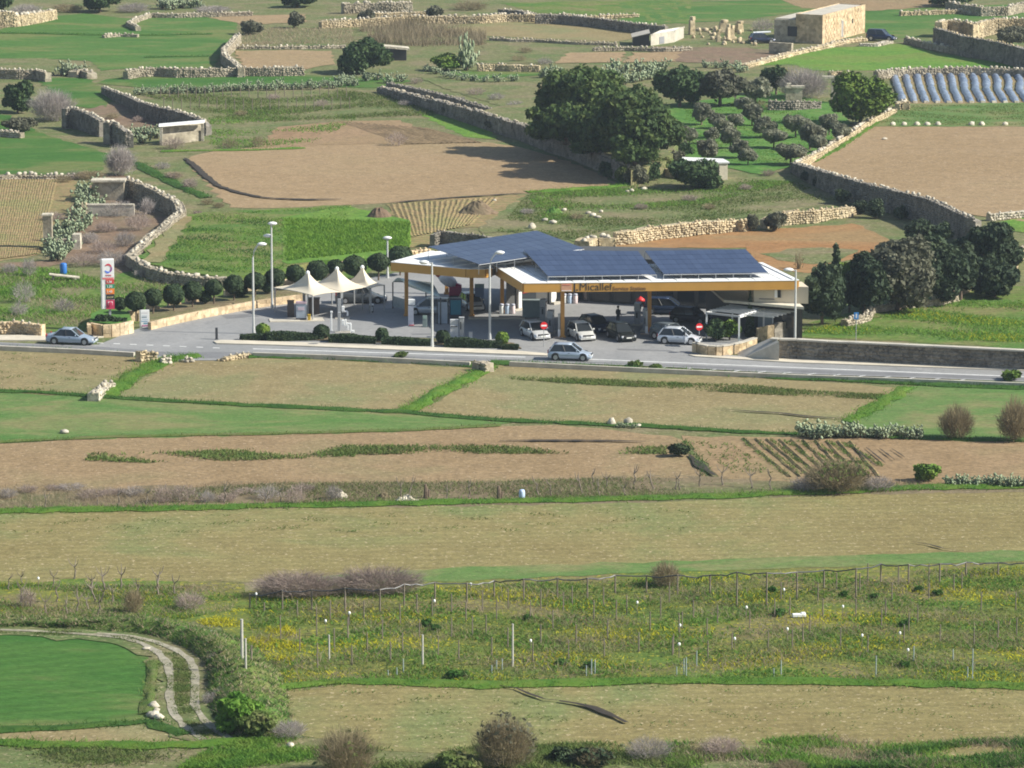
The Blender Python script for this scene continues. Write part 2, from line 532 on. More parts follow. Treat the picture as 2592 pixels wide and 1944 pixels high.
def field(s, name, mat, l, **k):
    return sheet(name, pts(s, l, k.get('z') or 0.0), SOILS[mat] if isinstance(mat, str) else mat, **k)

# ------------------------------------------------------------------ plants as meshes
def leaf_quads(C, N, size, jit=0.85, aspect=1.6):
    """one leaf-sized quad at each centre, facing roughly along N"""
    n = len(C)
    N = N + rng.normal(0, jit, (n, 3))
    N /= np.linalg.norm(N, axis=1)[:, None] + 1e-9
    A = np.cross(N, rng.normal(0, 1, (n, 3)))
    A /= np.linalg.norm(A, axis=1)[:, None] + 1e-9
    B = np.cross(N, A)
    s = size * rng.uniform(0.6, 1.35, (n, 1))
    A, B = A * s * aspect / 2, B * s / 2
    V = np.stack([C - A - B * .6, C + A * .2 - B, C + A + B * .5, C - A * .3 + B], 1).reshape(-1, 3)
    return V, np.arange(4 * n).reshape(-1, 4)

def crown_pts(lobes, n):
    vol = np.array([l[3] * l[4] + l[3] * l[5] + l[4] * l[5] for l in lobes])
    cnt = np.maximum(1, (n * vol / vol.sum()).astype(int))
    C, N = [], []
    for l, k in zip(lobes, cnt):
        d = rng.normal(0, 1, (k, 3))
        d /= np.linalg.norm(d, axis=1)[:, None]
        r = 0.55 + 0.5 * np.sqrt(rng.random((k, 1)))
        bumpy = 1 + 0.16 * np.sin(d[:, :1] * 7 + l[0] * 3) * np.sin(d[:, 2:] * 8 + l[1]) 
        R = np.array(l[3:6])
        C.append(np.array(l[:3]) + d * R * r * bumpy)
        N.append(d / R * R.mean())
    return np.concatenate(C), np.concatenate(N)

def lobes_for(rx, ry, rz, cz, k=9, squash=0.5):
    """uneven crown: a core and k lobes around it"""
    L = [(0, 0, cz, rx * .74, ry * .74, rz * .76)]
    for i in range(k):
        a = 2 * math.pi * (i + random.uniform(-.3, .3)) / k * 2.4
        h = random.uniform(-.75, .8)
        q = math.sqrt(max(0.05, 1 - h * h)) * random.uniform(.5, .86)
        f = random.uniform(.28, .5)
        L.append((rx * q * math.cos(a), ry * q * math.sin(a), cz + rz * h * .72, rx * f, ry * f, rz * f * 1.0))
    return L

def limbs_mb(h, cz, rx, rz, r0, k=5, lean=0.0):
    mb = MB()
    mb.tube([(0, 0, -.2), (lean * .3, 0, h * .5), (lean, 0, h)], [r0 * 1.25, r0, r0 * .8], 7)
    for i in range(k):
        a = 2 * math.pi * (i + random.random() * .6) / k
        e = Vector((lean + math.cos(a) * rx * .6, math.sin(a) * rx * .6, cz + rz * random.uniform(-.2, .5)))
        m = Vector((lean, 0, h)).lerp(e, .5) + Vector((0, 0, rz * .12))
        mb.tube([(lean, 0, h * .9), m, e], [r0 * .6, r0 * .38, r0 * .12], 5)
    return mb

def tree(name, label, cat, s, cu, cv, ru, rv, base_v, leaf, n=2500, size=.32, k=9, group=None, depth=1.0, trunk=None, lobes=None, z=0.0):
    """a tree whose crown centre is seen at (cu, cv) with radii (ru, rv) and whose foot is at base_v on sheet s"""
    b = P(s, cu, base_v, z)
    q = SHEETS[s][2] * mpp(b)
    rx, rz = ru * q, rv * q
    cz = max((base_v - cv) * q / .985, rz * .8)
    t = thing(name, label, cat, b, random.uniform(0, .5), group)
    L = lobes or lobes_for(rx, rx * depth, rz, cz, k)
    C, N = crown_pts(L, n)
    keep = C[:, 2] > .05
    V, F = leaf_quads(C[keep], N[keep], size)
    link('crown', np_mesh('crown', V, F, LEAF[leaf]), t)
    h = max(.3, cz - rz * .6)
    limbs_mb(h, cz, rx, rz, trunk or max(.08, rx * .075)).build('trunk', BARK, t, True)
    return t

def twig_mesh(rx, ry, h, n, mat, r=0.022, base=0.25, droop=0.0, ntr=7):
    """bare bush: stems splitting into many fine twigs"""
    segs = []
    n = int(n * .62); r = r * .8
    for i in range(ntr):
        a = random.uniform(0, 2 * math.pi)
        d = random.uniform(.1, base)
        p0 = np.array([rx * d * math.cos(a), ry * d * math.sin(a), -.05])
        e = np.array([rx * .55 * math.cos(a) * random.uniform(.3, 1), ry * .55 * math.sin(a) * random.uniform(.3, 1), h * random.uniform(.45, .7)])
        segs.append((p0, e, r * 2.6))
    S0 = np.array([s[0] for s in segs]); S1 = np.array([s[1] for s in segs]); R = np.array([s[2] for s in segs])
    d = rng.normal(0, 1, (n, 3)); d /= np.linalg.norm(d, axis=1)[:, None]
    lump = 1 + .13 * np.sin(d[:, :1] * 6 + rx) * np.sin(d[:, 1:2] * 5 + 1) + .08 * np.sin(d[:, 2:] * 9)
    c0 = np.array([0, 0, h * .5])
    tip = c0 + d * np.array([rx, ry, h * .52]) * (.35 + .68 * rng.random((n, 1)) ** .7) * lump
    tip[:, 2] = np.maximum(tip[:, 2], .06)
    root = np.array([0, 0, h * .12]) + d * np.array([rx, ry, 0]) * .25
    inn = tip + (root - tip) * rng.uniform(.2, .5, (n, 1)) + rng.normal(0, 1, (n, 3)) * np.array([rx, ry, h]) * .08
    inn[:, 2] = np.maximum(inn[:, 2], .02)
    A0 = np.concatenate([S0, inn]); A1 = np.concatenate([S1, tip])
    R = np.concatenate([R, r * rng.uniform(.6, 1.5, n)])[:, None]
    D = A1 - A0
    X = np.cross(D, rng.normal(0, 1, D.shape)); X /= np.linalg.norm(X, axis=1)[:, None] + 1e-9
    V = np.stack([A0 - X * R, A0 + X * R, A1 + X * R * .25], 1).reshape(-1, 3)
    return np_mesh('branches', V, np.arange(len(V)).reshape(-1, 3), mat)

def bare_bush(name, label, cat, s, cu, base_v, ru, top_v, mat=None, n=2200, r=.022, group=None, leafy=None, nleaf=0, depth=1.0):
    b = P(s, cu, base_v)
    q = SHEETS[s][2] * mpp(b)
    rx = ru * q
    h = max(.4, (base_v - top_v) * q / .985 - rx * depth * .1)
    me = twig_mesh(rx, rx * depth, h, n, mat or TWIG, r)
    if not leafy:
        o = tag(link(name, me, None, b), label, cat, group)
        return o
    t = thing(name, label, cat, b, 0, group)
    link('branches', me, t)
    C, N = crown_pts(lobes_for(rx * .85, rx * .85 * depth, h * .5, h * .5, 8), nleaf)
    keep = C[:, 2] > .05
    V, F = leaf_quads(C[keep], N[keep], .2)
    link('foliage', np_mesh('foliage', V, F, LEAF[leafy]), t)
    return t

def blades(XY, h, w, lean=.5, z=0.1):
    """upright tapering blades at points XY; returns V, F"""
    n = len(XY)
    a = rng.uniform(0, 2 * np.pi, n)
    hh = h * rng.uniform(.5, 1.4, n); ww = w * rng.uniform(.6, 1.4, n)
    Z = z if np.ndim(z) else np.full(n, z)
    B = np.stack([XY[:, 0], XY[:, 1], Z - .05], 1)
    D = np.stack([np.cos(a) * ww / 2, np.sin(a) * ww / 2, np.zeros(n)], 1)
    T = B + np.stack([rng.normal(0, lean, n) * hh, rng.normal(0, lean, n) * hh, hh], 1)
    V = np.stack([B - D, B + D, T], 1).reshape(-1, 3)
    return V, np.arange(3 * n).reshape(-1, 3)

def stuff(name, V, F, mat, label, parent=None):
    return tag(link(name, np_mesh(name, V, F, mat), parent), label, None, None, 'stuff')

def strip_pts(line, w, n):
    L = [Vector(p) for p in line]
    ln = np.array([(L[i + 1] - L[i]).length for i in range(len(L) - 1)])
    pick = rng.choice(len(ln), n, p=ln / ln.sum())
    t = rng.random(n)
    A = np.array([(p.x, p.y) for p in L])
    D = A[1:] - A[:-1]
    Nn = np.stack([-D[:, 1], D[:, 0]], 1) / (np.linalg.norm(D, axis=1)[:, None] + 1e-9)
    return A[pick] + D[pick] * t[:, None] + Nn[pick] * (rng.normal(0, .33, n) * w)[:, None], ln.sum()

def verge(s, l, w=1.2, h=.35, dens=26, mat='grass', label='uneven strip of grass along a field edge', name='grass_verge', bw=.12, ridge=True):
    """a bank of grass on a field edge: a low uneven ridge clothed with blades"""
    line = pts(s, l)
    Ln = sum((line[i + 1] - line[i]).length for i in range(len(line) - 1))
    h *= .6; bw *= .62
    n = int(Ln * w * dens * 1.5)
    XY, _ = strip_pts(line, w, n)
    V, F = blades(XY, h, bw, .9, .1)
    if ridge:
        b = resample(line, 1.2, False)
        rv, rf = [], []
        for i, p in enumerate(b):
            t = (b[min(i + 1, len(b) - 1)] - b[max(i - 1, 0)]); t.z = 0; t.normalize()
            nn = Vector((-t.y, t.x, 0))
            hh = h * .7 * random.uniform(.2, 1.25)
            for q, z in ((-.6, .02), (-.25, hh * .8), (.2, hh), (.6, .02)):
                c = p + nn * w * .8 * q * random.uniform(.5, 1.5)
                rv.append((c.x, c.y, z + .06))
        for i in range(len(b) - 1):
            for k in range(3):
                rf.append((i * 4 + k, i * 4 + k + 1, i * 4 + 5 + k)); rf.append((i * 4 + k, i * 4 + 5 + k, i * 4 + 4 + k))
        V = np.concatenate([V, np.array(rv)]); F = np.concatenate([F, np.array(rf) + len(F) * 3])
    return stuff(name, V, F, LEAF[mat], label)

def poly_pts(poly, n):
    ring = [(p.x, p.y) for p in poly]
    xs, ys = [p[0] for p in ring], [p[1] for p in ring]
    out = []
    while len(out) < n:
        x, y = random.uniform(min(xs), max(xs)), random.uniform(min(ys), max(ys))
        if inside(ring, x, y):
            out.append((x, y))
    return np.array(out)

def clump_filter(XY, f=.25, th=0.0):
    """keep points in irregular drifts"""
    v = np.sin(XY[:, 0] * f + 1.7 * np.sin(XY[:, 1] * f * .6)) + np.sin(XY[:, 1] * f * 1.9 + 2.1 * np.sin(XY[:, 0] * f * .45)) + rng.normal(0, .5, len(XY))
    return XY[v > th]

def tufts(s, l, n, mat, label, name='rough_grass', h=.4, w=.14, th=None, z=.1, lean=.5, f=.25):
    XY = poly_pts(pts(s, l, z if z > .3 else 0.0), n)
    if th is not None:
        XY = clump_filter(XY, f, th)
    V, F = blades(XY, h * .5, w * .62, max(lean, .9), z)
    return stuff(name, V, F, LEAF[mat] if isinstance(mat, str) else mat, label)
# ------------------------------------------------------------------ the ground
g = MB()
R_ = 2600
g.add([(-R_, 60, -.0), (R_, 60, 0), (R_, 4200, 0), (-R_, 4200, 0)], [(0, 1, 2, 3)])
tag(g.build('ground', SOILS['dryrough']), 'wide valley floor of rough grass and scrub', None, None, 'structure')

# --- near fields, below the road
field('O', 'field', 'tan', [(560, 1512), (600, 1492), (760, 1480), (900, 1482), (1040, 1486), (1200, 1482), (1500, 1477), (1800, 1476), (2300, 1486), (2300, 1640), (1900, 1640), (1500, 1640), (1100, 1640), (840, 1620), (700, 1595), (600, 1580), (565, 1548)], label='tan field at the front with a dark crack across it')
field('O', 'vineyard_floor', 'weedy', [(430, 1335), (540, 1272), (870, 1258), (1130, 1248), (1390, 1236), (1600, 1230), (1900, 1218), (2300, 1208), (2300, 1482), (1800, 1474), (1400, 1474), (1090, 1482), (900, 1478), (740, 1476), (600, 1488), (555, 1510), (530, 1420), (500, 1370)], label='weedy vineyard ground with yellow flowers')
field('O', 'scrub_patch', 'weedy', [(-60, 1253), (250, 1250), (540, 1258), (540, 1285), (480, 1325), (400, 1345), (200, 1342), (-60, 1345)], label='overgrown vine plot with yellow weeds')
field('O', 'field', 'tan', [(-60, 1108), (500, 1100), (1000, 1094), (1400, 1085), (1800, 1068), (2300, 1058), (2300, 1192), (1700, 1206), (1500, 1216), (1000, 1236), (600, 1256), (200, 1256), (-60, 1258)], label='long tan field above the vineyard')
field('O', 'grass_patch', 'pale', [(600, 1252), (1000, 1226), (1500, 1212), (1700, 1204), (2300, 1188), (2300, 1212), (1900, 1222), (1600, 1232), (1390, 1238), (1130, 1250), (870, 1262)], layer=1, label='thin green strip behind the vineyard fence')
field('O', 'scrub_patch', 'scrub', [(-60, 1072), (200, 1052), (600, 1045), (1000, 1040), (1400, 1026), (1560, 1030), (1800, 1040), (2300, 1046), (2300, 1062), (1800, 1070), (1400, 1086), (1000, 1094), (500, 1100), (-60, 1108)], label='scrubby strip with bare vines between two fields')
field('O', 'field', 'brown', [(-60, 962), (150, 952), (300, 943), (600, 935), (900, 930), (1100, 919), (1200, 917), (1450, 943), (1485, 960), (1500, 985), (1530, 1032), (1300, 1034), (1000, 1042), (600, 1048), (200, 1058), (-60, 1086)], label='brown ploughed field with a weedy strip along its middle')
field('O', 'field', 'rows2', [(1470, 943), (1700, 944), (2000, 948), (2300, 954), (2300, 1052), (2000, 1050), (1700, 1042), (1560, 1034), (1500, 978)], label='brown field with slanting green furrows')
field('O', 'field', 'pale', [(-60, 846), (200, 858), (500, 875), (870, 893), (1120, 913), (900, 932), (600, 940), (250, 948), (80, 953), (-60, 964)], label='thin green crop field left of centre')
field('O', 'field', 'pale', [(2100, 813), (2300, 822), (2300, 958), (2100, 954), (1980, 948), (1825, 918), (1880, 880), (1960, 838)], label='green crop field at the right with two bare trees')
field('O', 'field', 'tan2', [(-60, 755), (130, 757), (300, 773), (340, 775), (280, 812), (212, 858), (-60, 846)], label='small tan field left below the road')
field('O', 'field', 'tan2', [(350, 790), (420, 775), (540, 772), (700, 777), (1040, 797), (965, 845), (880, 892), (600, 877), (270, 860), (240, 857), (330, 808)], label='tan field between two grass banks below the station')
field('O', 'field', 'tan2', [(1075, 788), (1300, 797), (1600, 814), (1955, 838), (1880, 877), (1795, 932), (1700, 938), (1400, 923), (1100, 908), (900, 890), (1000, 838)], label='wide tan field below the road')
# --- pocket of green by the track
field('O', 'field', 'deep', [(-60, 1372), (100, 1370), (220, 1378), (300, 1400), (332, 1440), (330, 1500), (318, 1560), (200, 1575), (-60, 1580)], label='deep green crop field beside the track')
field('O', 'field', 'tan2', [(-60, 1582), (200, 1572), (330, 1568), (420, 1590), (390, 1605), (160, 1612), (-60, 1600)], label='narrow tan plot beside the track')
# --- road, forecourt
field('X', 'road', ASPHALT, [(-80, 852), (0, 866), (140, 872), (250, 872), (340, 835), (420, 810), (700, 760), (860, 720), (1000, 690), (1300, 690), (1760, 740), (1940, 800), (1905, 860), (1770, 893), (1850, 899), (2000, 906), (2592, 936), (2700, 942), (2700, 975), (2592, 966), (2300, 955), (1990, 945), (1640, 926), (1430, 919), (1250, 914), (1000, 910), (830, 905), (640, 900), (560, 912), (440, 912), (350, 897), (220, 889), (0, 878), (-80, 874)], amp=0.0, z=.06, wobble=0, label='asphalt road and service station forecourt')
# --- fields right of the station
field('O', 'field', 'rough', [(1730, 715), (1760, 690), (1950, 655), (2110, 625), (2300, 610), (2300, 760), (1900, 735), (1700, 728)], label='bright grassy field behind the roadside wall')
# --- hillside left, above the road
field('O', 'grass_slope', 'rough', [(-60, 560), (90, 590), (130, 660), (240, 600), (300, 580), (420, 605), (600, 590), (850, 560), (900, 555), (640, 640), (290, 700), (200, 715), (-60, 720)], label='rough green slope left of the station')
field('D', 'scrub_patch', 'brownscrub', [(-90, 660), (330, 640), (310, 520), (460, 280), (640, 100), (800, 110), (1080, 270), (1050, 400), (850, 580), (840, 640), (900, 690), (760, 720), (560, 640), (400, 660), (150, 700), (-90, 720)], label='brown hollow inside the curved dry stone wall')
field('D', 'field', 'rows', [(-90, 130), (360, 125), (480, 140), (430, 330), (290, 450), (250, 600), (-90, 660)], label='tan plot left of the cactus hedge', layer=0)
field('D', 'field', 'rough', [(870, 610), (980, 470), (1090, 370), (1180, 350), (1400, 330), (1640, 320), (2160, 290), (2170, 560), (1900, 660), (1560, 730), (1420, 740), (1150, 710), (930, 650)], label='weedy green plot above the curved wall', z=.9, skirt=-.05)
field('D', 'field', 'tan2', [(890, 640), (960, 530), (1060, 430), (1140, 360), (1200, 360), (1130, 470), (1050, 570), (1020, 650)], z=.96, label='strip of bare steps along the curved wall')
field('E', 'field', 'bright', [(-330, 370), (-60, 320), (100, 300), (450, 390), (450, 560), (330, 620), (-100, 640), (-330, 660)], z=.93, skirt=-.05, label='bright green crop rows behind the sails')
field('E', 'field', 'rows', [(330, 290), (800, 240), (1190, 230), (1180, 300), (900, 430), (620, 450), (570, 560), (440, 560), (450, 400), (330, 350)], layer=1, label='tan plot with the two earth heaps')
field('E', 'grass_slope', 'dryrough', [(1180, 225), (1760, 180), (2240, 120), (2900, 120), (3220, 260), (2860, 330), (2330, 400), (1730, 450), (1500, 530), (1240, 450), (900, 470), (900, 430)], layer=1, label='rough grassy slope behind the station canopies')
field('F', 'field', 'red', [(-380, 520), (0, 505), (300, 470), (700, 440), (1160, 410), (1400, 520), (1230, 620), (1080, 640), (900, 720), (560, 680), (480, 560), (-380, 560)], label='reddish bare plot right behind the canopies')
field('F', 'grass_patch', 'dryrough', [(560, 600), (760, 570), (980, 560), (1200, 570), (1050, 650), (900, 660), (700, 640)], layer=1, label='grassy patch on the reddish plot')
# --- big ploughed field and around it
field('O', 'field', 'pink', [(400, 345), (440, 330), (560, 317), (860, 309), (1060, 307), (1130, 320), (1230, 350), (1320, 388), (1335, 404), (1100, 420), (900, 436), (600, 450), (500, 449), (478, 430), (430, 380)], label='large bare ploughed field behind the station')
field('O', 'field', 'ridge', [(600, 275), (740, 262), (860, 260), (970, 300), (1050, 307), (860, 309), (640, 316), (560, 318)], layer=1, label='ridged brown plot above the large ploughed field')
field('O', 'field', 'dryrough', [(300, 200), (560, 195), (800, 200), (930, 235), (1080, 300), (960, 300), (860, 262), (740, 262), (610, 272), (540, 318), (400, 335), (420, 290), (455, 270), (330, 225)], label='weedy vine field below the cactus hedge')
field('B', 'grass_patch', 'bright', [(500, 700), (560, 690), (950, 800), (1000, 870), (800, 850)], layer=1, label='bright grass tongue beside the retaining wall')
field('O', 'grass_strip_field', 'deep', [(270, 165), (500, 160), (800, 165), (900, 175), (820, 190), (560, 188), (300, 190), (200, 180)], layer=1, label='green strip in front of the rubble wall')
field('B', 'terrace', 'dryrough', [(900, 700), (1160, 780), (1350, 855), (1500, 900), (1620, 950), (1760, 1018), (1850, 1058), (2050, 1000), (2150, 850), (2000, 700), (1700, 600), (1400, 560), (1250, 600), (1150, 650), (1000, 660)], z=1.8, skirt=-.05, label='raised terrace under the pines')
# --- far left
field('A', 'field', 'green', [(-90, 210), (300, 105), (520, 85), (860, 120), (950, 90), (1400, 95), (1480, 150), (1480, 210), (1400, 300), (1330, 420), (760, 430), (640, 440), (560, 380), (380, 370), (-90, 360)], label='far green field with low stone lines')
field('A', 'scrub_patch', 'dryrough', [(-90, 365), (300, 365), (370, 400), (330, 450), (-90, 430)], layer=1, label='dry strip behind the far left wall')
field('A', 'field', 'deep', [(200, 480), (560, 490), (700, 620), (640, 680), (420, 660), (260, 520)], layer=1, label='green tongue below the far left wall')
field('A', 'field', 'deep', [(-90, 700), (60, 720), (260, 830), (480, 900), (680, 960), (640, 1060), (480, 1090), (-90, 1080)], label='deep green field left of the ruined terrace')
field('A', 'scrub_patch', 'brownscrub', [(480, 690), (640, 660), (800, 640), (950, 690), (1010, 780), (900, 850), (760, 800), (640, 760)], layer=1, label='brown terrace between ruined walls')
field('A', 'field', 'dryrough', [(1480, 160), (1800, 170), (2212, 180), (2212, 280), (1640, 290), (1430, 290)], layer=1, label='far plot of dry weeds')
field('A', 'field', 'pink', [(1460, 320), (1800, 312), (2060, 320), (2080, 400), (1900, 430), (1520, 430)], layer=1, label='small brown plot beside the winding wall')
field('A', 'field', 'pink', [(1300, 110), (1480, 100), (1900, 90), (1900, 140), (1640, 150), (1500, 150)], layer=1, label='far grey brown strip')
# --- far centre
field('B', 'field', 'tan2', [(1000, 130), (1240, 110), (1500, 150), (1850, 190), (1900, 230), (1740, 260), (1250, 240), (960, 225), (560, 200)], label='far tan field before the dark wall')
field('B', 'field', 'dryrough', [(940, 255), (1250, 262), (1740, 275), (1640, 320), (1380, 390), (900, 400), (880, 340)], layer=1, label='far weedy plot')
field('B', 'field', 'pink', [(1450, 330), (1810, 325), (1760, 390), (1360, 395)], layer=2, label='far small brown plot, left of two')
field('B', 'field', 'pink', [(1860, 330), (2150, 325), (2100, 385), (1790, 390)], layer=2, label='far small brown plot, right of two')
field('B', 'grass_strip_field', 'green', [(560, 430), (900, 440), (1270, 430), (1280, 470), (900, 490), (600, 450)], layer=1, label='far green strip')
field('B', 'scrub_patch', 'dryrough', [(480, 470), (900, 520), (1260, 520), (1280, 680), (1150, 700), (700, 560)], layer=1, label='dry plot above the retaining wall')
field('B', 'field', 'rough', [(1020, 20), (1400, 10), (2212, 0), (2212, 150), (1900, 130), (1500, 90), (1240, 80)], label='far grass field at the top')
# --- far right
field('C', 'field', 'green', [(-300, 20), (700, 0), (1680, 40), (2000, 30), (2350, 30), (2350, 140), (1660, 150), (1660, 230), (1400, 240), (1220, 200), (900, 70), (400, 130), (-300, 160)], label='far green field behind the stone house')
field('C', 'field', 'brown', [(700, 0), (1640, 0), (1700, 40), (1250, 70), (830, 50)], layer=1, label='far brown strip at the top')
field('C', 'field', 'bright', [(520, 410), (760, 330), (960, 300), (1200, 290), (1440, 270), (1700, 340), (2000, 380), (2350, 400), (2350, 440), (1900, 420), (1300, 440), (900, 440), (760, 400)], label='bright grass field before the stone house')
field('C', 'scrub_patch', 'brownscrub', [(-100, 290), (500, 300), (700, 330), (500, 400), (100, 390), (-100, 340)], layer=1, label='bare brown ground round the stone heap')
field('C', 'field', 'darkgrass', [(-60, 660), (430, 600), (640, 560), (1000, 640), (1140, 770), (900, 950), (780, 1030), (600, 1090), (100, 1000), (-60, 900)], layer=1, label='olive grove grass')
field('C', 'field', 'rows', [(1360, 460), (2350, 450), (2350, 660), (1480, 660)], layer=1, label='plot under the plastic row covers')
field('C', 'field', 'pale', [(1420, 650), (2350, 640), (2350, 790), (1250, 790)], layer=2, label='green seedling plot before the row covers')
field('C', 'field', 'pink', [(1250, 790), (2350, 790), (2350, 1400), (1900, 1340), (1500, 1210), (1100, 1110), (860, 1040), (960, 980)], layer=1, label='large bare field right behind the long wall')
field('F', 'grass_patch', 'bright', [(2040, 400), (2350, 350), (2350, 480), (2150, 460)], layer=1, label='green patch at the end of the long wall')

# --- pavements with kerbs, and markings
def slab(name, s, l, z1, mat, label, z0=-.05):
    mb = MB()
    poly = [(p.x, p.y) for p in pts(s, l, z1)]
    mb.prism(poly, z0, z1)
    return tag(mb.build(name, mat, None, False, .02), label, None, None, 'structure')
slab('pavement', 'X', [(540, 863), (560, 860), (615, 861), (980, 873), (1320, 888), (1385, 894), (1400, 898), (1385, 899), (1100, 888), (900, 880), (700, 872), (548, 868)], .17, PAVE, 'pale kerbed pavement along the planted island')
slab('pavement', 'X', [(1742, 897), (1770, 898), (1900, 904), (2100, 911), (2592, 926), (2700, 930), (2700, 942), (2592, 937), (2000, 916), (1850, 907), (1760, 901)], .15, PAVE, 'pale kerbed pavement under the roadside wall')
slab('pavement', 'X', [(-80, 848), (140, 847), (250, 846), (330, 832), (335, 838), (262, 851), (150, 860), (-80, 860)], .14, PAVE, 'pale pavement left of the station entrance')
DARKASPH = plain('worn_dark_asphalt', (.165, .165, .17), .85, var=.18, scale=.35)
def overlay(l, label, name='road_lane', z=.063, mat=None):
    return sheet(name, [P('X', u, v) for u, v in l], mat or DARKASPH, z=z, amp=0.0, wobble=.06, label=label)
overlay([(-60, 868), (140, 876), (260, 880), (420, 893), (640, 893), (1000, 902), (1300, 911), (1640, 922), (2000, 936), (2592, 957), (2690, 961), (2690, 971), (2592, 965), (2300, 954), (1990, 944), (1640, 925.5), (1430, 918), (1250, 913.5), (1000, 909), (830, 904), (640, 899), (560, 908), (440, 908), (350, 895), (220, 888), (0, 877), (-60, 873)], 'darker worn near lane of the road')
overlay([(560, 800), (640, 795), (655, 803), (575, 809)], 'dark repair patch on the forecourt', 'asphalt_patch')
overlay([(1040, 846), (1130, 845), (1140, 849), (1046, 850)], 'long dark repair patch beside the island', 'asphalt_patch')
overlay([(1560, 884), (1700, 888), (1705, 892), (1565, 888)], 'dark repair patch at the station exit', 'asphalt_patch')
LINE = plain('road_paint', (.7, .7, .68), .7, var=.15, scale=1)
def marking(name, s, l, label):
    mb = MB()
    mb.add([(p.x, p.y, .066) for p in pts(s, l)], [tuple(range(len(l)))])
    o = mb.build(name, LINE)
    if o.data.polygons[0].normal.z < 0:
        o.data.flip_normals()
    return tag(o, label, None, 'road markings', 'structure')
for i in range(13):
    u = 1650 + i * 63
    x0 = u
    y = 932 + (u - 1650) * .041
    marking('road_marking', 'X', [(x0, y + 5), (x0 + 34, y - 1), (x0 + 40, y - 1), (x0 + 6, y + 5)], 'slanting white hatch line on the near lane')
for i in range(8):
    u = 245 + i * 42
    y = 869 + (u - 245) * .042
    marking('road_marking', 'X', [(u, y), (u + 17, y + .7), (u + 17, y + 1.9), (u, y + 1.2)], 'short white dash across the station mouth')
for a, b_ in (((640, 884), (1330, 905)), ((1460, 909), (2640, 957))):
    marking('road_marking', 'X', [a, b_, (b_[0], b_[1] + 1.3), (a[0], a[1] + 1.3)], 'thin white line along the road')
# low pale parapet along the near side of the road
def parapet(name, s, l, h, t, mat, label, cat='wall'):
    L = pts(s, l, h)
    mb = MB()
    for i in range(len(L) - 1):
        a, b = L[i], L[i + 1]
        d = (b - a); d.z = 0; n = Vector((-d.y, d.x, 0)).normalized() * t / 2
        mb.prism([a - n, b - n, b + n, a + n], -.1, h + .0015 * (i % 2))
    return tag(mb.build(name, mat), label, cat)
parapet('kerb_wall', 'X', [(-80, 866), (0, 875), (140, 881), (225, 885), (340, 892)], .42, .35, CONC, 'low pale kerb wall below the road, left of the field gate')
parapet('kerb_wall', 'X', [(640, 892), (830, 898), (1000, 906), (1190, 916)], .42, .3, CONC, 'low pale kerb wall below the road, under the planted island')
parapet('kerb_wall', 'X', [(1290, 915), (1640, 932), (1990, 947), (2300, 958), (2592, 969), (2700, 973)], .42, .3, CONC, 'long low pale kerb wall below the road, right of the passing hatchback')

# --- the farm track with its two ruts and the grassy bank above it
def ribbon(s, l, w, z):
    L = resample(pts(s, l), 1.0, False)
    vs, fs = [], []
    for i, p in enumerate(L):
        t = L[min(i + 1, len(L) - 1)] - L[max(i - 1, 0)]
        t.z = 0
        n = Vector((-t.y, t.x, 0)).normalized() * w * random.uniform(.34, .64)
        vs += [(p.x - n.x, p.y - n.y, z), (p.x + n.x, p.y + n.y, z)]
        if i:
            fs.append((2 * i - 2, 2 * i, 2 * i + 1, 2 * i - 1))
    return vs, fs
TRK = ground_mat('chalky_track', [(.25, .23, .16), (.3, .275, .21), (.34, .31, .25)], .2, (.2, .2, .1), None, None, .6, 2.0)
mb = MB()
mb.add(*ribbon('J', [(-60, 605), (200, 612), (420, 625), (620, 635), (780, 655), (930, 690), (1080, 760), (1140, 850), (1140, 980), (1130, 1090), (1190, 1190), (1300, 1280), (1440, 1330)], 3.4, .07))
o = tag(mb.build('track', SOILS['dryrough']), 'grassy farm track curving round the green field', None, None, 'structure')
mb = MB()
mb.add(*ribbon('J', [(-60, 606), (200, 614), (420, 628), (600, 640), (760, 655), (880, 690), (980, 745), (1045, 820), (1062, 920), (1055, 1030), (1080, 1130), (1150, 1210), (1260, 1290)], .5, .1))
tag(mb.build('wheel_rut', TRK), 'pale rut of the farm track nearer the green field', None, None, 'structure')
mb = MB()
mb.add(*ribbon('J', [(600, 630), (800, 645), (960, 680), (1090, 730), (1180, 790), (1215, 870), (1215, 970), (1210, 1080), (1270, 1170), (1370, 1250), (1470, 1310)], .52, .1))
tag(mb.build('wheel_rut', TRK), 'pale rut of the farm track under the grassy bank', None, None, 'structure')

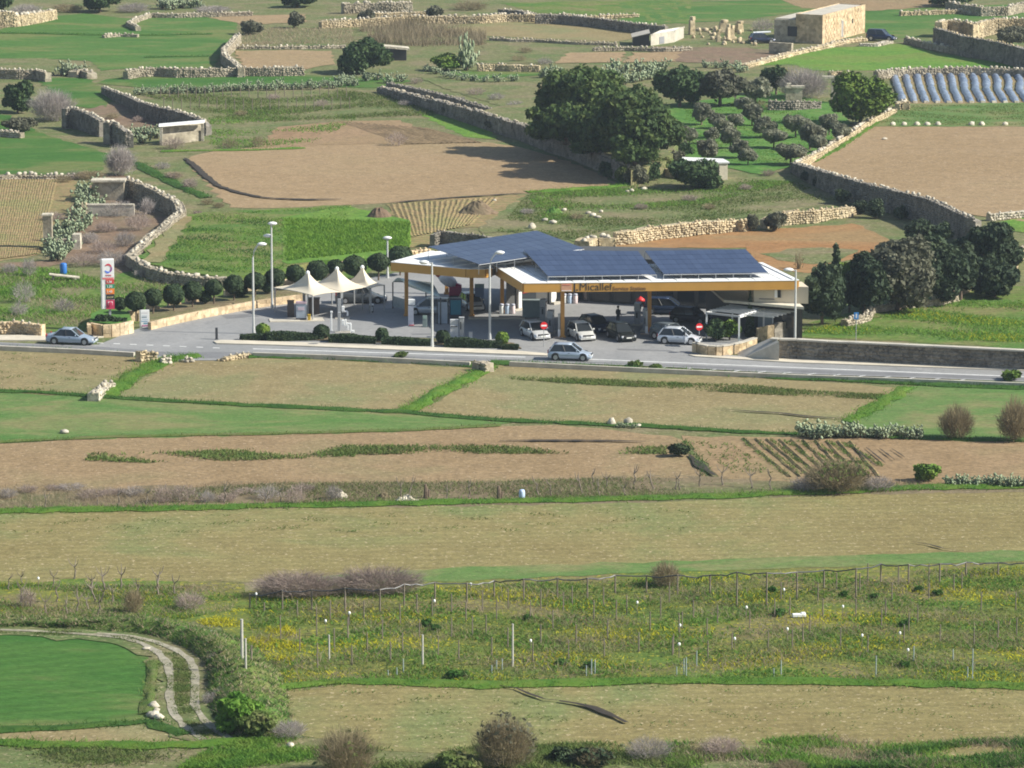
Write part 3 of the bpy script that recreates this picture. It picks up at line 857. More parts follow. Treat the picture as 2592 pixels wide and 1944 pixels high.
def bank(name, s, toe, crest, back, h, mat, label):
    """grassy bank: toe line on the ground, crest line at height h, gentle back slope"""
    n = 60
    def sm(l, z):
        zs = z if hasattr(z, '__len__') else [z] * len(l)
        L = [P(s, u, v, zz) for (u, v), zz in zip(l, zs)]
        d = [0]
        for i in range(1, len(L)):
            d.append(d[-1] + (L[i] - L[i - 1]).length)
        out = []
        for k in range(n):
            t = d[-1] * k / (n - 1)
            i = min(max(j for j in range(len(d)) if d[j] <= t + 1e-6), len(L) - 2)
            out.append(L[i].lerp(L[i + 1], (t - d[i]) / max(1e-6, d[i + 1] - d[i])))
        return out
    T, Cr = sm(toe, 0), sm(crest, h)
    B = []
    for k in range(n):
        tg = Cr[min(k + 1, n - 1)] - Cr[max(k - 1, 0)]
        nn_ = Vector((-tg.y, tg.x, 0)).normalized()
        w_ = Cr[k] - T[k]
        B.append(Cr[k] + (nn_ if nn_.dot(w_) > 0 or abs(w_.x) < .3 and nn_.y > 0 else -nn_) * back)
    vs, fs = [], []
    m = 7
    for k in range(n):
        e = min(1, k / 6, (n - 1 - k) / 6) * (.85 + .15 * math.sin(k * .9) * math.sin(k * .37 + 1))
        for j in range(m):
            if j < 4:
                p = T[k].lerp(Cr[k], j / 3); z = Cr[k].z * (j / 3) ** .7 * e
            else:
                p = Cr[k].lerp(B[k], (j - 3) / 3); z = Cr[k].z * (1 - ((j - 3) / 3) ** 1.3) * e
            vs.append((p.x + random.uniform(-.12, .12), p.y + random.uniform(-.2, .2), z + .03 + (random.uniform(-.14, .14) if 0 < j < m - 1 else -.1)))
    for k in range(n - 1):
        for j in range(m - 1):
            fs.append((k * m + j, k * m + j + 1, (k + 1) * m + j + 1, (k + 1) * m + j))
    me = bpy.data.meshes.new(name)
    me.from_pydata(vs, [], fs)
    me.materials.append(mat)
    me.polygons.foreach_set('use_smooth', [True] * len(me.polygons))
    me.update()
    if sum(p.normal.z for p in me.polygons) < 0:
        me.flip_normals()
    o = tag(link(name, me), label, None, None, 'structure')
    return T, Cr, vs
BT, BC, BV = bank('grassy_bank', 'J', [(-60, 584), (200, 588), (420, 598), (620, 610), (800, 622), (950, 646), (1080, 690), (1190, 740), (1270, 820), (1290, 920), (1280, 1020), (1310, 1110), (1390, 1200), (1500, 1290)],
     [(-60, 545), (200, 545), (420, 548), (640, 535), (800, 515), (980, 540), (1150, 580), (1300, 640), (1420, 720), (1480, 800), (1500, 900), (1500, 990), (1520, 1080), (1600, 1190)], 3.0, [.38, .4, .45, .55, .75, .8, .8, .9, 1.1, 1.2, 1.2, 1.2, 1.2, 1.0], SOILS['rough'], 'grassy bank rising from the farm track')
Cc = np.array(BV)
pick = rng.integers(0, len(Cc) - 8, 22000)
Q = Cc[pick] + (Cc[pick + 1] - Cc[pick]) * rng.random((22000, 1)) + (Cc[np.minimum(pick + 7, len(Cc) - 1)] - Cc[pick]) * rng.random((22000, 1)) * .9
ok = np.abs(Q - Cc[pick]).max(1) < 4
Q = Q[ok]
V, F = blades(Q[:, :2], .2, .09, .9, Q[:, 2])
sel = rng.random(len(F)) < .4
stuff('bank_grass', V, F[sel], LEAF['dgrass'], 'rough green grass clothing the bank above the track')
sel2 = rng.random(len(F)) < .5
stuff('dry_bank_grass', V, F[~sel & sel2], LEAF['dry'], 'dry stalks among the grass of the bank above the track')
sel = sel | sel2
stuff('bank_grass', V, F[~sel], LEAF['weed'], 'duller weeds among the grass of the bank above the track')

# cracks, ditch lines: flat strips whose near-black colour paints the shade inside
CRACK_SHADE = plain('crack_shade', (.03, .022, .014), .95, var=.3, scale=2, bmp=.5)
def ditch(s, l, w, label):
    """an open crack: a flat ragged strip, coloured dark as the shade in its depth"""
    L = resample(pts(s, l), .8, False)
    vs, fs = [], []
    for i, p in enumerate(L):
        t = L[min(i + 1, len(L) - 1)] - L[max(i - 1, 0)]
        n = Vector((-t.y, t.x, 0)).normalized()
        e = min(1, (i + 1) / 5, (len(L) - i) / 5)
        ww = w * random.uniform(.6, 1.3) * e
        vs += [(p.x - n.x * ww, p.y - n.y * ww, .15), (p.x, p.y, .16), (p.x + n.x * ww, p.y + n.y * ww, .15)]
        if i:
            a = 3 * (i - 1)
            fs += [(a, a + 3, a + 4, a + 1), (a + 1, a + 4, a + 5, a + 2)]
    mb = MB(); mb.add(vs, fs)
    return tag(mb.build('soil_crack', CRACK_SHADE), label, None, None, 'structure')
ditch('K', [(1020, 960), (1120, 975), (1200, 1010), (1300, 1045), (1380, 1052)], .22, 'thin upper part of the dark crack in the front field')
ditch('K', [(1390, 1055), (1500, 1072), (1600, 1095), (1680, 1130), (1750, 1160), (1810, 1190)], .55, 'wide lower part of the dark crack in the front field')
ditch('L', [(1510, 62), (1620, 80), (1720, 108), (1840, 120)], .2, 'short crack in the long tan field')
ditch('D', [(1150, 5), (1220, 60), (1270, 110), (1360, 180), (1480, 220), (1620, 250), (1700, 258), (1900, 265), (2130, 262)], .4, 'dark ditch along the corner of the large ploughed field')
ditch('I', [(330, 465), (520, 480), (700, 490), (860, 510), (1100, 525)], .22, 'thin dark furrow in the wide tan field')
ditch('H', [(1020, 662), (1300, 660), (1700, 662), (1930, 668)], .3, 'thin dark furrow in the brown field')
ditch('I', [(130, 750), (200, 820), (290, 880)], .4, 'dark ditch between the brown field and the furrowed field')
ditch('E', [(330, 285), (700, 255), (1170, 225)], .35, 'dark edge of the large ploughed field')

# ridges and plant rows that can be told apart: low ridges of earth, lines of seedlings
def ridges(s, a0, a1, b0, b1, n, h, w, mat, label, name='ridge_rows'):
    A0, A1, B0, B1 = P(s, *a0), P(s, *a1), P(s, *b0), P(s, *b1)
    vs, fs = [], []
    for i in range(n):
        f = i / max(1, n - 1)
        L = resample([A0.lerp(A1, f), B0.lerp(B1, f)], 1.5, False)
        o = len(vs)
        d = (L[-1] - L[0]).normalized(); nn = Vector((-d.y, d.x, 0)) * w / 2
        for j, p in enumerate(L):
            q = nn * random.uniform(.7, 1.2); g = Vector((random.uniform(-.06, .06), random.uniform(-.06, .06), 0))
            vs += [tuple(p - q + g)[:2] + (.06,), tuple(p + g)[:2] + (.1 + h * random.uniform(.6, 1.2),), tuple(p + q + g)[:2] + (.06,)]
            if j:
                a = o + 3 * (j - 1)
                fs += [(a, a + 3, a + 4, a + 1), (a + 1, a + 4, a + 5, a + 2)]
    mb = MB(); mb.add(vs, fs)
    return tag(mb.build(name, mat), label, None, None, 'stuff')
ridges('B', (40, 760), (560, 800), (440, 900), (900, 890), 14, .07, .7, SOILS['ridge'], 'slanting ridges of the ridged brown plot')
ridges('D', (10, 140), (350, 130), (-80, 640), (230, 600), 22, .03, .5, SOILS['rows'], 'low ridges of the tan plot left of the cactus bank')
ridges('E', (350, 290), (1000, 250), (450, 500), (830, 420), 20, .05, .5, SOILS['rows'], 'low ridges of the tan plot with the earth heaps')
for q, (a, b, n_, lab) in enumerate((((455, 645), (735, 870), 8, 'green seedling lines on the furrowed field'), ((170, 660), (420, 860), 5, 'thin seedling lines on the furrowed field'))):
    XY = []
    for i in range(n_):
        p0, p1 = P('I', a[0] + i * (90 if q == 0 else 55), a[1] + i * 3), P('I', b[0] + i * (85 if q == 0 else 55), b[1] + (0 if q else -i * 8))
        for j in range(340 if q == 0 else 90):
            p = p0.lerp(p1, random.random())
            if math.sin(p.y * 1.7 + i * 2) + random.gauss(0, .8) > -.4:
                XY.append((p.x + random.gauss(0, .14), p.y + random.gauss(0, .1)))
    V, F = blades(np.array(XY), .16, .14, .8, .1)
    stuff('seedling_rows', V, F, LEAF['weed'], lab)
ridges('I', (470, 645), (1130, 662), (760, 880), (1310, 880), 10, .07, .34, SOILS['rows'], 'dark furrow lines of the furrowed field')
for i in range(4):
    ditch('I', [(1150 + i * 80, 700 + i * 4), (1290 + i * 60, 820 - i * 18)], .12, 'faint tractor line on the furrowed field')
# the air of the place: thin haze
mb = MB(); mb.box((0, 2125, 34.5), (5600, 4450, 71))
hz_ob = mb.build('haze', bpy.data.materials.new('haze'))
hm = hz_ob.data.materials[0]; hm.use_nodes = True; hn = hm.node_tree; hn.nodes.clear()
ho = hn.nodes.new('ShaderNodeOutputMaterial'); hv = hn.nodes.new('ShaderNodeVolumePrincipled')
hv.inputs['Density'].default_value = .0001
hv.inputs['Color'].default_value = (.72, .84, 1.0, 1)
hv.inputs['Anisotropy'].default_value = .2
hn.links.new(hv.outputs[0], ho.inputs['Volume'])
tag(hz_ob, 'thin pale haze in the air over the valley', None, None, 'stuff')
# ------------------------------------------------------------------ dry stone walls
t_ = (1 + 5 ** .5) / 2
ICO_V = np.array([(-1, t_, 0), (1, t_, 0), (-1, -t_, 0), (1, -t_, 0), (0, -1, t_), (0, 1, t_), (0, -1, -t_), (0, 1, -t_), (t_, 0, -1), (t_, 0, 1), (-t_, 0, -1), (-t_, 0, 1)], float) / 1.9
ICO_F = np.array([(0, 11, 5), (0, 5, 1), (0, 1, 7), (0, 7, 10), (0, 10, 11), (1, 5, 9), (5, 11, 4), (11, 10, 2), (10, 7, 6), (7, 1, 8), (3, 9, 4), (3, 4, 2), (3, 2, 6), (3, 6, 8), (3, 8, 9), (4, 9, 5), (2, 4, 11), (6, 2, 10), (8, 6, 7), (9, 8, 1)])
CUBE_V = np.array([(x, y, z) for z in (-1, 1) for x, y in ((-1, -1), (1, -1), (1, 1), (-1, 1))], float) * .8
CUBE_F = np.array([(3, 2, 1, 0), (4, 5, 6, 7), (0, 1, 5, 4), (1, 2, 6, 5), (2, 3, 7, 6), (3, 0, 4, 7)])

def stone_variants(mat, key):
    out = []
    for i in range(5):
        v = np.sign(ICO_V) * np.abs(ICO_V) ** .8 + rng.normal(0, .1, ICO_V.shape)
        out.append(np_mesh('stone', v * .5, ICO_F, mat))
    return out
STONES = {}
def stones_of(mat):
    if mat.name not in STONES:
        STONES[mat.name] = stone_variants(mat, mat.name)
    return STONES[mat.name]

def boxes_np(C, S, R):
    """many jittered stones as one array: centres, half sizes (n,3), yaw"""
    n = len(C)
    v = CUBE_V[None] * S[:, None, :] * (1 + rng.normal(0, .14, (n, 8, 1))) + rng.normal(0, .07, (n, 8, 3)) * S[:, None, :]
    c, s = np.cos(R)[:, None], np.sin(R)[:, None]
    x = v[:, :, 0] * c - v[:, :, 1] * s
    y = v[:, :, 0] * s + v[:, :, 1] * c
    V = np.stack([x, y, v[:, :, 2]], 2) + C[:, None, :]
    F = (CUBE_F[None] + 8 * np.arange(n)[:, None, None]).reshape(-1, 4)
    return V.reshape(-1, 3), F

def wall(label, s, top, h, t=.7, mat=RUBBLE, cap=None, gap=.75, size=.5, rag=.12, face=(.32, .22), group=None, name='dry_stone_wall', cat='stone wall', caps=True, both=False):
    """stone wall whose top line is seen at points `top` of sheet s; h one height or one per point"""
    hs = h if hasattr(h, '__len__') else [h] * len(top)
    L = [P(s, u, v, z) for (u, v), z in zip(top, hs)]
    pl, ph = [], []
    for i in range(len(L) - 1):
        k = max(1, int((L[i + 1] - L[i]).length / .8))
        for j in range(k):
            q = L[i].lerp(L[i + 1], j / k); pl.append(q); ph.append(q.z)
    pl.append(L[-1]); ph.append(hs[-1])
    o0 = Vector((pl[0].x, pl[0].y, 0))
    root = thing(name, label, cat, o0, 0, group)
    vs, fs, nrm, tan = [], [], [], []
    for i, p in enumerate(pl):
        d = pl[min(i + 1, len(pl) - 1)] - pl[max(i - 1, 0)]; d.z = 0
        d.normalize()
        n = Vector((-d.y, d.x, 0)); nrm.append(n); tan.append(d)
        zt = ph[i] + random.uniform(-rag, rag)
        q = p - o0; q.z = 0
        w = t / 2 * random.uniform(.85, 1.15)
        vs += [q - n * w * 1.15 + Vector((0, 0, -.15)), q - n * w + Vector((0, 0, zt - .06)), q + n * w + Vector((0, 0, zt - .06)), q + n * w * 1.15 + Vector((0, 0, -.15))]
        if i:
            a = 4 * (i - 1)
            for k in range(3):
                fs.append((a + k, a + 4 + k, a + 5 + k, a + 1 + k))
    e = 4 * (len(pl) - 1)
    fs += [(0, 1, 2, 3), (e + 3, e + 2, e + 1, e)]
    mb = MB(); mb.add(vs, fs)
    mb.build('core', mat, root)
    # face stones, laid in rough courses, proud of the core
    C, S, R = [], [], []
    fw, fh = face
    for i in range(len(pl) - 1):
        seg = pl[i + 1] - pl[i]; seg.z = 0
        ln = seg.length
        yaw = math.atan2(seg.y, seg.x)
        for side in (-1, 1):
            n = nrm[i] * side
            if not both and n.y > .25:           # the face turned away from the road
                continue
            rows = max(1, int(ph[i] / fh))
            for r in range(rows):
                k = max(1, round(ln / fw))
                for j in range(k):
                    f = (j + random.uniform(.2, .8)) / k
                    zz = (r + .5) * ph[i] / rows + random.uniform(-.04, .04)
                    c = pl[i].lerp(pl[i + 1], f) - o0 + n * (t / 2 * (1.13 - .15 * zz / max(.3, ph[i])) + random.uniform(-.03, .06))
                    C.append((c.x, c.y, zz)); S.append((fw * random.uniform(.3, .8), .09, fh * random.uniform(.3, .75))); R.append(yaw + random.uniform(-.12, .12))
    if C:
        V, F = boxes_np(np.array(C), np.array(S), np.array(R))
        tag(link('face_stones', np_mesh('face_stones', V, F, mat), root), None, None, None, 'stuff')
    if caps:
        var = stones_of(cap or mat)
        run, i, cnt = 0.0, 0, 0
        Ltot = sum((pl[i + 1] - pl[i]).length for i in range(len(pl) - 1))
        g_ = max(gap, Ltot / 290)
        d = random.uniform(0, g_)
        acc = 0.0
        for i in range(len(pl) - 1):
            ln = (pl[i + 1] - pl[i]).length
            while d < acc + ln:
                if random.random() < .2:
                    d += g_ * random.uniform(.5, 1.2)
                    continue
                f = (d - acc) / ln
                q = pl[i].lerp(pl[i + 1], f) - o0
                sz = size * .58 * random.uniform(.5, 1.5)
                st = link('stone', random.choice(var), root, q + nrm[i] * random.uniform(-.25, .25) * t + Vector((0, 0, sz * .18)), random.uniform(0, 3), (sz * random.uniform(.9, 1.6), sz, sz * random.uniform(.7, 1.1)))
                d += g_ * random.uniform(.7, 1.3)
            acc += ln
    return root

# around the hollow and the left fields
wall('long curved dry stone wall round the brown hollow left of the sails', 'D', [(800, 128), (880, 155), (960, 190), (1010, 215), (1060, 245), (1100, 265), (1120, 300), (1128, 330), (1060, 380), (1000, 440), (930, 480), (880, 540), (810, 600), (850, 625), (900, 660), (960, 685), (1050, 710), (1150, 722), (1280, 738), (1410, 740)], [2.0, 2.0, 1.9, 1.9, 1.8, 1.7, 1.6, 1.5, 1.3, 1.2, 1.15, 1.15, 1.1, 1.1, 1.1, 1.1, 1.1, 1.1, 1.05, 1.0], .9, RUBBLE, PALEST, .7, .62)
wall('broken line of white stones between the left green field and tan plot', 'A', [(-60, 1092), (60, 1088), (150, 1085), (300, 1088), (460, 1085)], .55, .8, RUBBLE, PALEST, .62, .75, .2)
wall('tall ruined terrace wall in shade with a stone edge, left of the hut', 'A', [(395, 672), (440, 668), (500, 680), (560, 705), (600, 730), (640, 752)], [2.6, 2.6, 2.5, 2.4, 2.2, 2.0], .9, DARKST, PALEST, .6, .55)
wall('ruined wall corner with rubble on top beside the grey thicket', 'A', [(660, 760), (700, 752), (740, 780), (790, 815), (830, 835)], [2.7, 2.7, 2.4, 2.0, 1.6], .9, DARKST, PALEST, .55, .6)
wall('slanting dry stone retaining wall behind the white beamed hut', 'A', [(650, 540), (740, 575), (810, 598), (880, 632), (960, 655), (1080, 682), (1160, 705), (1250, 738), (1300, 775)], [.9, 1.2, 1.4, 1.8, 2.0, 2.0, 2.0, 1.9, 1.4], .8, DARKST, PALEST, .6, .5)
wall('weathered field wall at the far left edge beside a prickly pear', 'A', [(-60, 425), (120, 432), (230, 432), (300, 450)], 1.35, .8, RUBBLE, PALEST, .6, .5)
wall('short heap-like wall end under the far prickly pear', 'A', [(450, 440), (510, 428), (575, 450)], .9, 1.4, RUBBLE, PALEST, .5, .6)
wall('straight rubble wall along the far green field', 'A', [(780, 440), (860, 425), (980, 418), (1100, 428), (1300, 425), (1480, 418), (1680, 420), (1890, 415)], 1.25, .8, RUBBLE, PALEST, .65, .6, .2)
wall('winding dry stone wall casting a dark shadow on the far green field', 'A', [(1480, 210), (1430, 265), (1395, 300), (1400, 340), (1445, 372), (1500, 420)], 1.4, .8, RUBBLE, PALEST, .55, .5)
wall('low stone line joining the winding wall under the dry weed plot', 'A', [(1440, 285), (1640, 285), (1850, 285), (2150, 280)], .5, .6, RUBBLE, PALEST, .7, .5, .15)
wall('short stub wall at the left edge beside the green field', 'A', [(-60, 808), (40, 812), (140, 820)], .8, .8, RUBBLE, PALEST, .6, .5)
wall('sunlit rubble wall at the top left corner', 'A', [(-60, 75), (40, 72), (90, 95), (200, 85), (330, 65)], [2.4, 2.4, 1.8, 1.6, 1.4], 1.2, CREAM, PALEST, .5, .9, .3)
wall('low pale wall bending round the far green field', 'A', [(860, 165), (800, 135), (860, 105), (930, 82), (1100, 84), (1300, 78), (1570, 72)], .7, .7, RUBBLE, PALEST, .6, .5)
wall('thin stone line across the middle of the far green field', 'A', [(640, 216), (750, 208), (860, 212)], .5, .6, RUBBLE, PALEST, .6, .5)
# centre far
wall('long rough wall of pale stones behind the far reeds', 'B', [(-100, 130), (60, 122), (250, 112), (420, 100), (560, 100), (700, 98), (900, 98), (1060, 88), (1240, 90)], 1.2, .9, CREAM, PALEST, .7, .7, .2)
wall('broad rubble terrace wall at the top edge', 'B', [(40, 22), (200, 16), (340, 16), (470, 12)], 1.6, 1.2, RUBBLE, PALEST, .6, .8, .3)
wall('pale upper stone line above the far reeds', 'B', [(240, 82), (400, 76), (560, 74)], .7, .7, CREAM, PALEST, .6, .6, .2)
wall('dark shaded field wall behind the far tan field', 'B', [(1240, 88), (1400, 90), (1500, 98), (1650, 112), (1850, 142), (2060, 160)], 1.5, .8, DARKST, PALEST, .65, .5)
wall('short dark wall end at the top left of the far tan field', 'B', [(1020, 55), (1150, 66), (1235, 80)], 1.1, .8, DARKST, PALEST, .6, .5)
wall('pale stone line on the far grass at the top', 'B', [(1400, 78), (1500, 100), (1700, 92), (1880, 84)], .6, .6, CREAM, PALEST, .7, .6)
wall('low stone line below the far tan field', 'B', [(960, 232), (1100, 240), (1250, 243), (1500, 258), (1750, 265)], .5, .6, RUBBLE, RUBBLE, .6, .5)
wall('low pale wall under the far weedy plot', 'B', [(880, 400), (1000, 398), (1100, 402), (1270, 405)], 1.0, .7, CREAM, PALEST, .6, .5)
wall('low stone line in front of the far grey shed', 'B', [(1600, 295), (1800, 290), (2050, 298), (2212, 290)], .6, .6, RUBBLE, PALEST, .6, .5)
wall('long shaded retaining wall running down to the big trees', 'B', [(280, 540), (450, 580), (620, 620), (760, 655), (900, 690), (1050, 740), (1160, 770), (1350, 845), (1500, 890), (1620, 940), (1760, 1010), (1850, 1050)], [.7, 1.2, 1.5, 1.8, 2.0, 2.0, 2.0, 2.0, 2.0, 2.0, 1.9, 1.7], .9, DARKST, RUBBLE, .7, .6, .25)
wall('upper terrace edge in shade left of the big trees', 'B', [(330, 512), (600, 570), (760, 612), (900, 655), (1020, 690), (1150, 720)], .9, .7, DARKST, DARKST, .8, .5, .15)
wall('short pale wall with cactus at the right foot of the big trees', 'B', [(1840, 965), (1900, 975), (1960, 1010), (2040, 1040), (2120, 1050)], 1.0, .8, CREAM, PALEST, .5, .55)
# right
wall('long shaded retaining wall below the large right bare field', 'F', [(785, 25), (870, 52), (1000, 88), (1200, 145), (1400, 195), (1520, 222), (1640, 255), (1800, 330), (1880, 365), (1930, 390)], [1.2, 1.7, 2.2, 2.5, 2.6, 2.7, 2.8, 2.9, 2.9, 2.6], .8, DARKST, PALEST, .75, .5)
wall('sunlit pale wall along the left side of the large right bare field', 'C', [(795, 1012), (860, 975), (930, 945), (1000, 898), (1080, 850), (1150, 808), (1210, 765), (1270, 730), (1340, 700), (1400, 672)], [1.1, .9, .7, .7, .7, .7, .7, .7, .7, .6], .8, CREAM, PALEST, .55, .6)
wall('broad sunlit cream rubble wall behind the reddish plot', 'F', [(-335, 462), (-240, 450), (-140, 432), (-40, 418), (60, 408), (200, 392), (300, 390), (420, 382)], [1.3, 1.4, 1.4, 1.4, 1.4, 1.4, 1.35, 1.2], .9, CREAM, CREAM, .6, .5, .14)
wall('right stretch of the cream rubble wall, past the two bushes', 'F', [(590, 380), (720, 335), (800, 328), (900, 325), (1000, 312), (1100, 305), (1165, 315)], [1.0, 1.4, 1.4, 1.35, 1.2, 1.1, .5], .9, CREAM, CREAM, .6, .5, .14)
wall('ragged gap stub in the cream rubble wall by the bushes', 'F', [(440, 395), (500, 385)], 1.1, .9, CREAM, CREAM, .5, .6, .2)
wall('tumbled pale stones between the canopies and the cream wall', 'E', [(1530, 520), (1600, 495), (1665, 485), (1690, 505)], .9, 1.6, CREAM, PALEST, .4, .7, .3)
wall('dark low wall with vents behind the left solar array', 'E', [(600, 470), (640, 452), (760, 462), (900, 475), (960, 485)], 1.5, .5, DARKST, RUBBLE, .8, .35)
wall('lit end of the boundary wall left of the canopies', 'E', [(420, 585), (500, 570), (580, 562)], 1.3, .5, LIMEWALL, LIMEWALL, .7, .4, .04)
wall('low boundary wall behind the clipped trees', 'E', [(-10, 660), (120, 640), (230, 610), (330, 595), (420, 585)], .8, .5, LIMEWALL, LIMEWALL, .8, .4, .04)
wall('rough wall under the conifers at the right', 'F', [(1090, 1005), (1230, 970), (1270, 920), (1440, 900), (1560, 882), (1680, 872), (1790, 850)], .7, .6, RUBBLE, PALEST, .6, .5, .15)
wall('sunlit pale wall at the right edge beyond the conifers', 'F', [(2010, 612), (2070, 640), (2130, 640), (2140, 590), (2180, 560), (2260, 530)], 1.2, .9, CREAM, PALEST, .55, .6)
wall('short pale wall glimpsed between the conifer trunks', 'F', [(1740, 780), (1830, 750), (1895, 710)], 1.4, .8, CREAM, PALEST, .6, .5)
wall('rubble wall behind the plastic row covers', 'C', [(1290, 445), (1400, 432), (1500, 425), (1700, 420), (1900, 418), (2130, 425), (2350, 440)], 1.1, .8, RUBBLE, PALEST, .6, .6, .2)
wall('sunlit back wall of the roofless enclosure at the right', 'C', [(1680, 140), (1720, 125), (1850, 130), (1900, 145), (2010, 120), (2150, 115), (2350, 118)], 2.3, 1.0, CREAM, PALEST, .6, .7, .25)
wall('shaded front wall of the roofless enclosure at the right', 'C', [(1665, 172), (1740, 192), (1850, 225), (1950, 240), (2080, 265), (2212, 300), (2350, 335)], 2.9, .8, DARKST, CREAM, .7, .5)
wall('low tumbled wall before the roofless enclosure', 'C', [(1480, 232), (1560, 250), (1640, 270), (1760, 292), (1880, 312), (1940, 310), (2050, 345), (2140, 360), (2350, 385)], .9, .7, RUBBLE, PALEST, .6, .6)
wall('far pale stone line at the top right', 'C', [(1440, 72), (1620, 66), (1760, 60), (1850, 58), (2020, 52)], .7, .7, CREAM, PALEST, .6, .6)
wall('rounded field wall at the top right corner', 'C', [(1740, 10), (1850, 28), (1950, 42), (2100, 40), (2190, 20), (2300, 0)], 1.5, .9, RUBBLE, PALEST, .7, .6)
wall('pale low wall beside the path to the stone house', 'C', [(460, 400), (580, 370), (700, 338), (820, 308), (940, 285), (1020, 265), (1100, 245), (1210, 232)], .55, 1.4, CREAM, PALEST, .8, .5, .05)
wall('pale concrete edge below the parked dark pickup', 'C', [(1190, 268), (1290, 270), (1370, 250)], .45, 1.2, PALEST, PALEST, .9, .3, .04)
wall('grey stone shelter wall among the olives', 'C', [(620, 625), (780, 625), (940, 632)], [1.3, 1.3, .9], .6, DARKST, RUBBLE, .9, .4)
wall('ruined pale gatepost wall above the lime green tree', 'C', [(1000, 445), (1060, 440), (1130, 448)], 1.0, .8, CREAM, PALEST, .5, .5)
wall('stub of stone wall under the row covers', 'C', [(1420, 640), (1470, 622), (1478, 640)], 1.0, .8, CREAM, PALEST, .5, .5)
wall('low white stone edge at the end of the large right bare field', 'F', [(1990, 345), (2090, 335), (2212, 325), (2330, 315)], .8, .6, PALEST, PALEST, 1.2, .4, .05)
# roadside
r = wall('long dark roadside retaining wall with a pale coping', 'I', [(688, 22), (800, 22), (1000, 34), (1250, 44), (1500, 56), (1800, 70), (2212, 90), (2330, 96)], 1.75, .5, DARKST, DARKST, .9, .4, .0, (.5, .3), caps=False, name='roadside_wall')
L = pts('I', [(640, 12), (690, 16), (800, 18), (1000, 30), (1250, 40), (1500, 52), (1800, 66), (2212, 86), (2330, 92)], 1.86)
mb = MB()
for i in range(len(L) - 1):
    d = L[i + 1] - L[i]; d.z = 0
    n = Vector((-d.y, d.x, 0)).normalized() * .36
    k = max(1, int(d.length / 1.6))
    for j in range(k):
        a, b = L[i].lerp(L[i + 1], j / k), L[i].lerp(L[i + 1], (j + .985) / k)
        m1 = MB(); z = 1.72 + .004 * (j % 2)
        o = r.location
        m1.prism([a - n - o, b - n - o, b + n - o, a + n - o], z, z + .14)
        m1.build('coping', CONC, r)
wall('low stone wall with a square end post at the left road edge', 'D', [(-60, 1016), (100, 1014), (240, 1030), (270, 1032)], 1.15, .7, LIMEWALL, PALEST, .9, .35, .04)
wall('square cream stone block wall at the field gate below the road', 'G', [(858, 92), (890, 95), (970, 97)], [1.0, .85, .8], .6, CREAM, PALEST, .6, .35, .05)
wall('pale tapering wall stub right of the field gate', 'G', [(1360, 140), (1400, 128), (1470, 112), (1550, 102)], [.2, .42, .48, .4], .5, CREAM, PALEST, .7, .3, .03)
wall('small grey stone block below the kerb in the middle', 'H', [(868, 160), (905, 155), (955, 168)], .85, .9, RUBBLE, RUBBLE, .6, .4, .05)
wall('broken pale stones on the grass bank left below the road', 'G', [(580, 365), (620, 330), (650, 300), (690, 285)], .6, .8, PALEST, PALEST, .45, .6, .2)
wall('two pale stones by the gateway gap', 'G', [(1000, 135), (1060, 130)], .6, .5, PALEST, PALEST, .6, .5, .1)
wall('small pale stones right of the gateway gap', 'G', [(1150, 130), (1200, 128)], .5, .5, PALEST, PALEST, .6, .5, .1)

# loose boulders and rubble as single things
def boulder(s, u, v, sz, label, mat=PALEST, group=None, name='boulder', cat='stone', zs=.8):
    b = P(s, u, v)
    sz *= .68
    o = link(name, random.choice(stones_of(mat)), None, b + Vector((0, 0, sz * .25)), random.uniform(0, 3), (sz * random.uniform(1, 1.5), sz, sz * zs))
    return tag(o, label, cat, group)
for u, v, sz in ((955, 1085, 1.0), (935, 1140, .8), (960, 1145, .9), (990, 1155, .8), (975, 1110, .6)):
    boulder('J', u, v, sz, 'white stone in the small heap at the corner of the deep green field', group='white stones at the field corner')
boulder('J', 1315, 632, .75, 'pale stone on top of the grassy bank, left of two', zs=.6)
boulder('J', 1382, 640, .6, 'pale stone on top of the grassy bank, right of two', zs=.6)
boulder('J', 1386, 715, .75, 'white lump on the bank below the two pale stones')
boulder('J', 1808, 1332, .7, 'white stone in the grass near the bottom, right of the track')
boulder('J', 1490, 870, .8, 'pale stone at the foot of the twin poles')
boulder('J', 908, 725, .7, 'flat pale stone at the inner bend of the track', zs=.4)
boulder('C', 1345, 872, .9, 'lone pale boulder lying on the large right bare field', zs=.7)
boulder('H', 1715, 555, 1.1, 'upright pale stone at the lower edge of the wide tan field', zs=1.3)
boulder('H', 1820, 555, 1.3, 'largest pale stone at the lower edge of the wide tan field', zs=1.0)
boulder('H', 1885, 568, .7, 'smallest pale stone at the lower edge of the wide tan field')
boulder('G', 400, 608, .9, 'pale stone at the tip of the green field on the left', zs=.6)
boulder('H', 905, 225, .7, 'small pale stone below the grey block', zs=.6)
boulder('E', 1220, 440, 1.2, 'pale stone on the slope just above the left solar array', zs=1.2)
for i, (u, v, sz) in enumerate(((1300, 395, 1.0), (1350, 410, 1.1), (1570, 350, .9), (1600, 365, 1.1), (1630, 375, .8), (1650, 340, .8), (1840, 210, .9), (1815, 215, .8), (1920, 200, 1.0), (985, 270, .7), (1420, 330, .8))):
    boulder('E', u, v, sz, 'pale stone lying on the rough slope behind the canopies', group='stones on the rough slope', zs=.7)
for i in range(46):
    boulder('C', random.gauss(330, 90), random.uniform(200, 300) - 14, random.uniform(.5, 1.2), 'building stone in the yard of rubble beside the far stone house', CREAM, 'building stones in the rubble yard', zs=random.uniform(.6, 1.5))
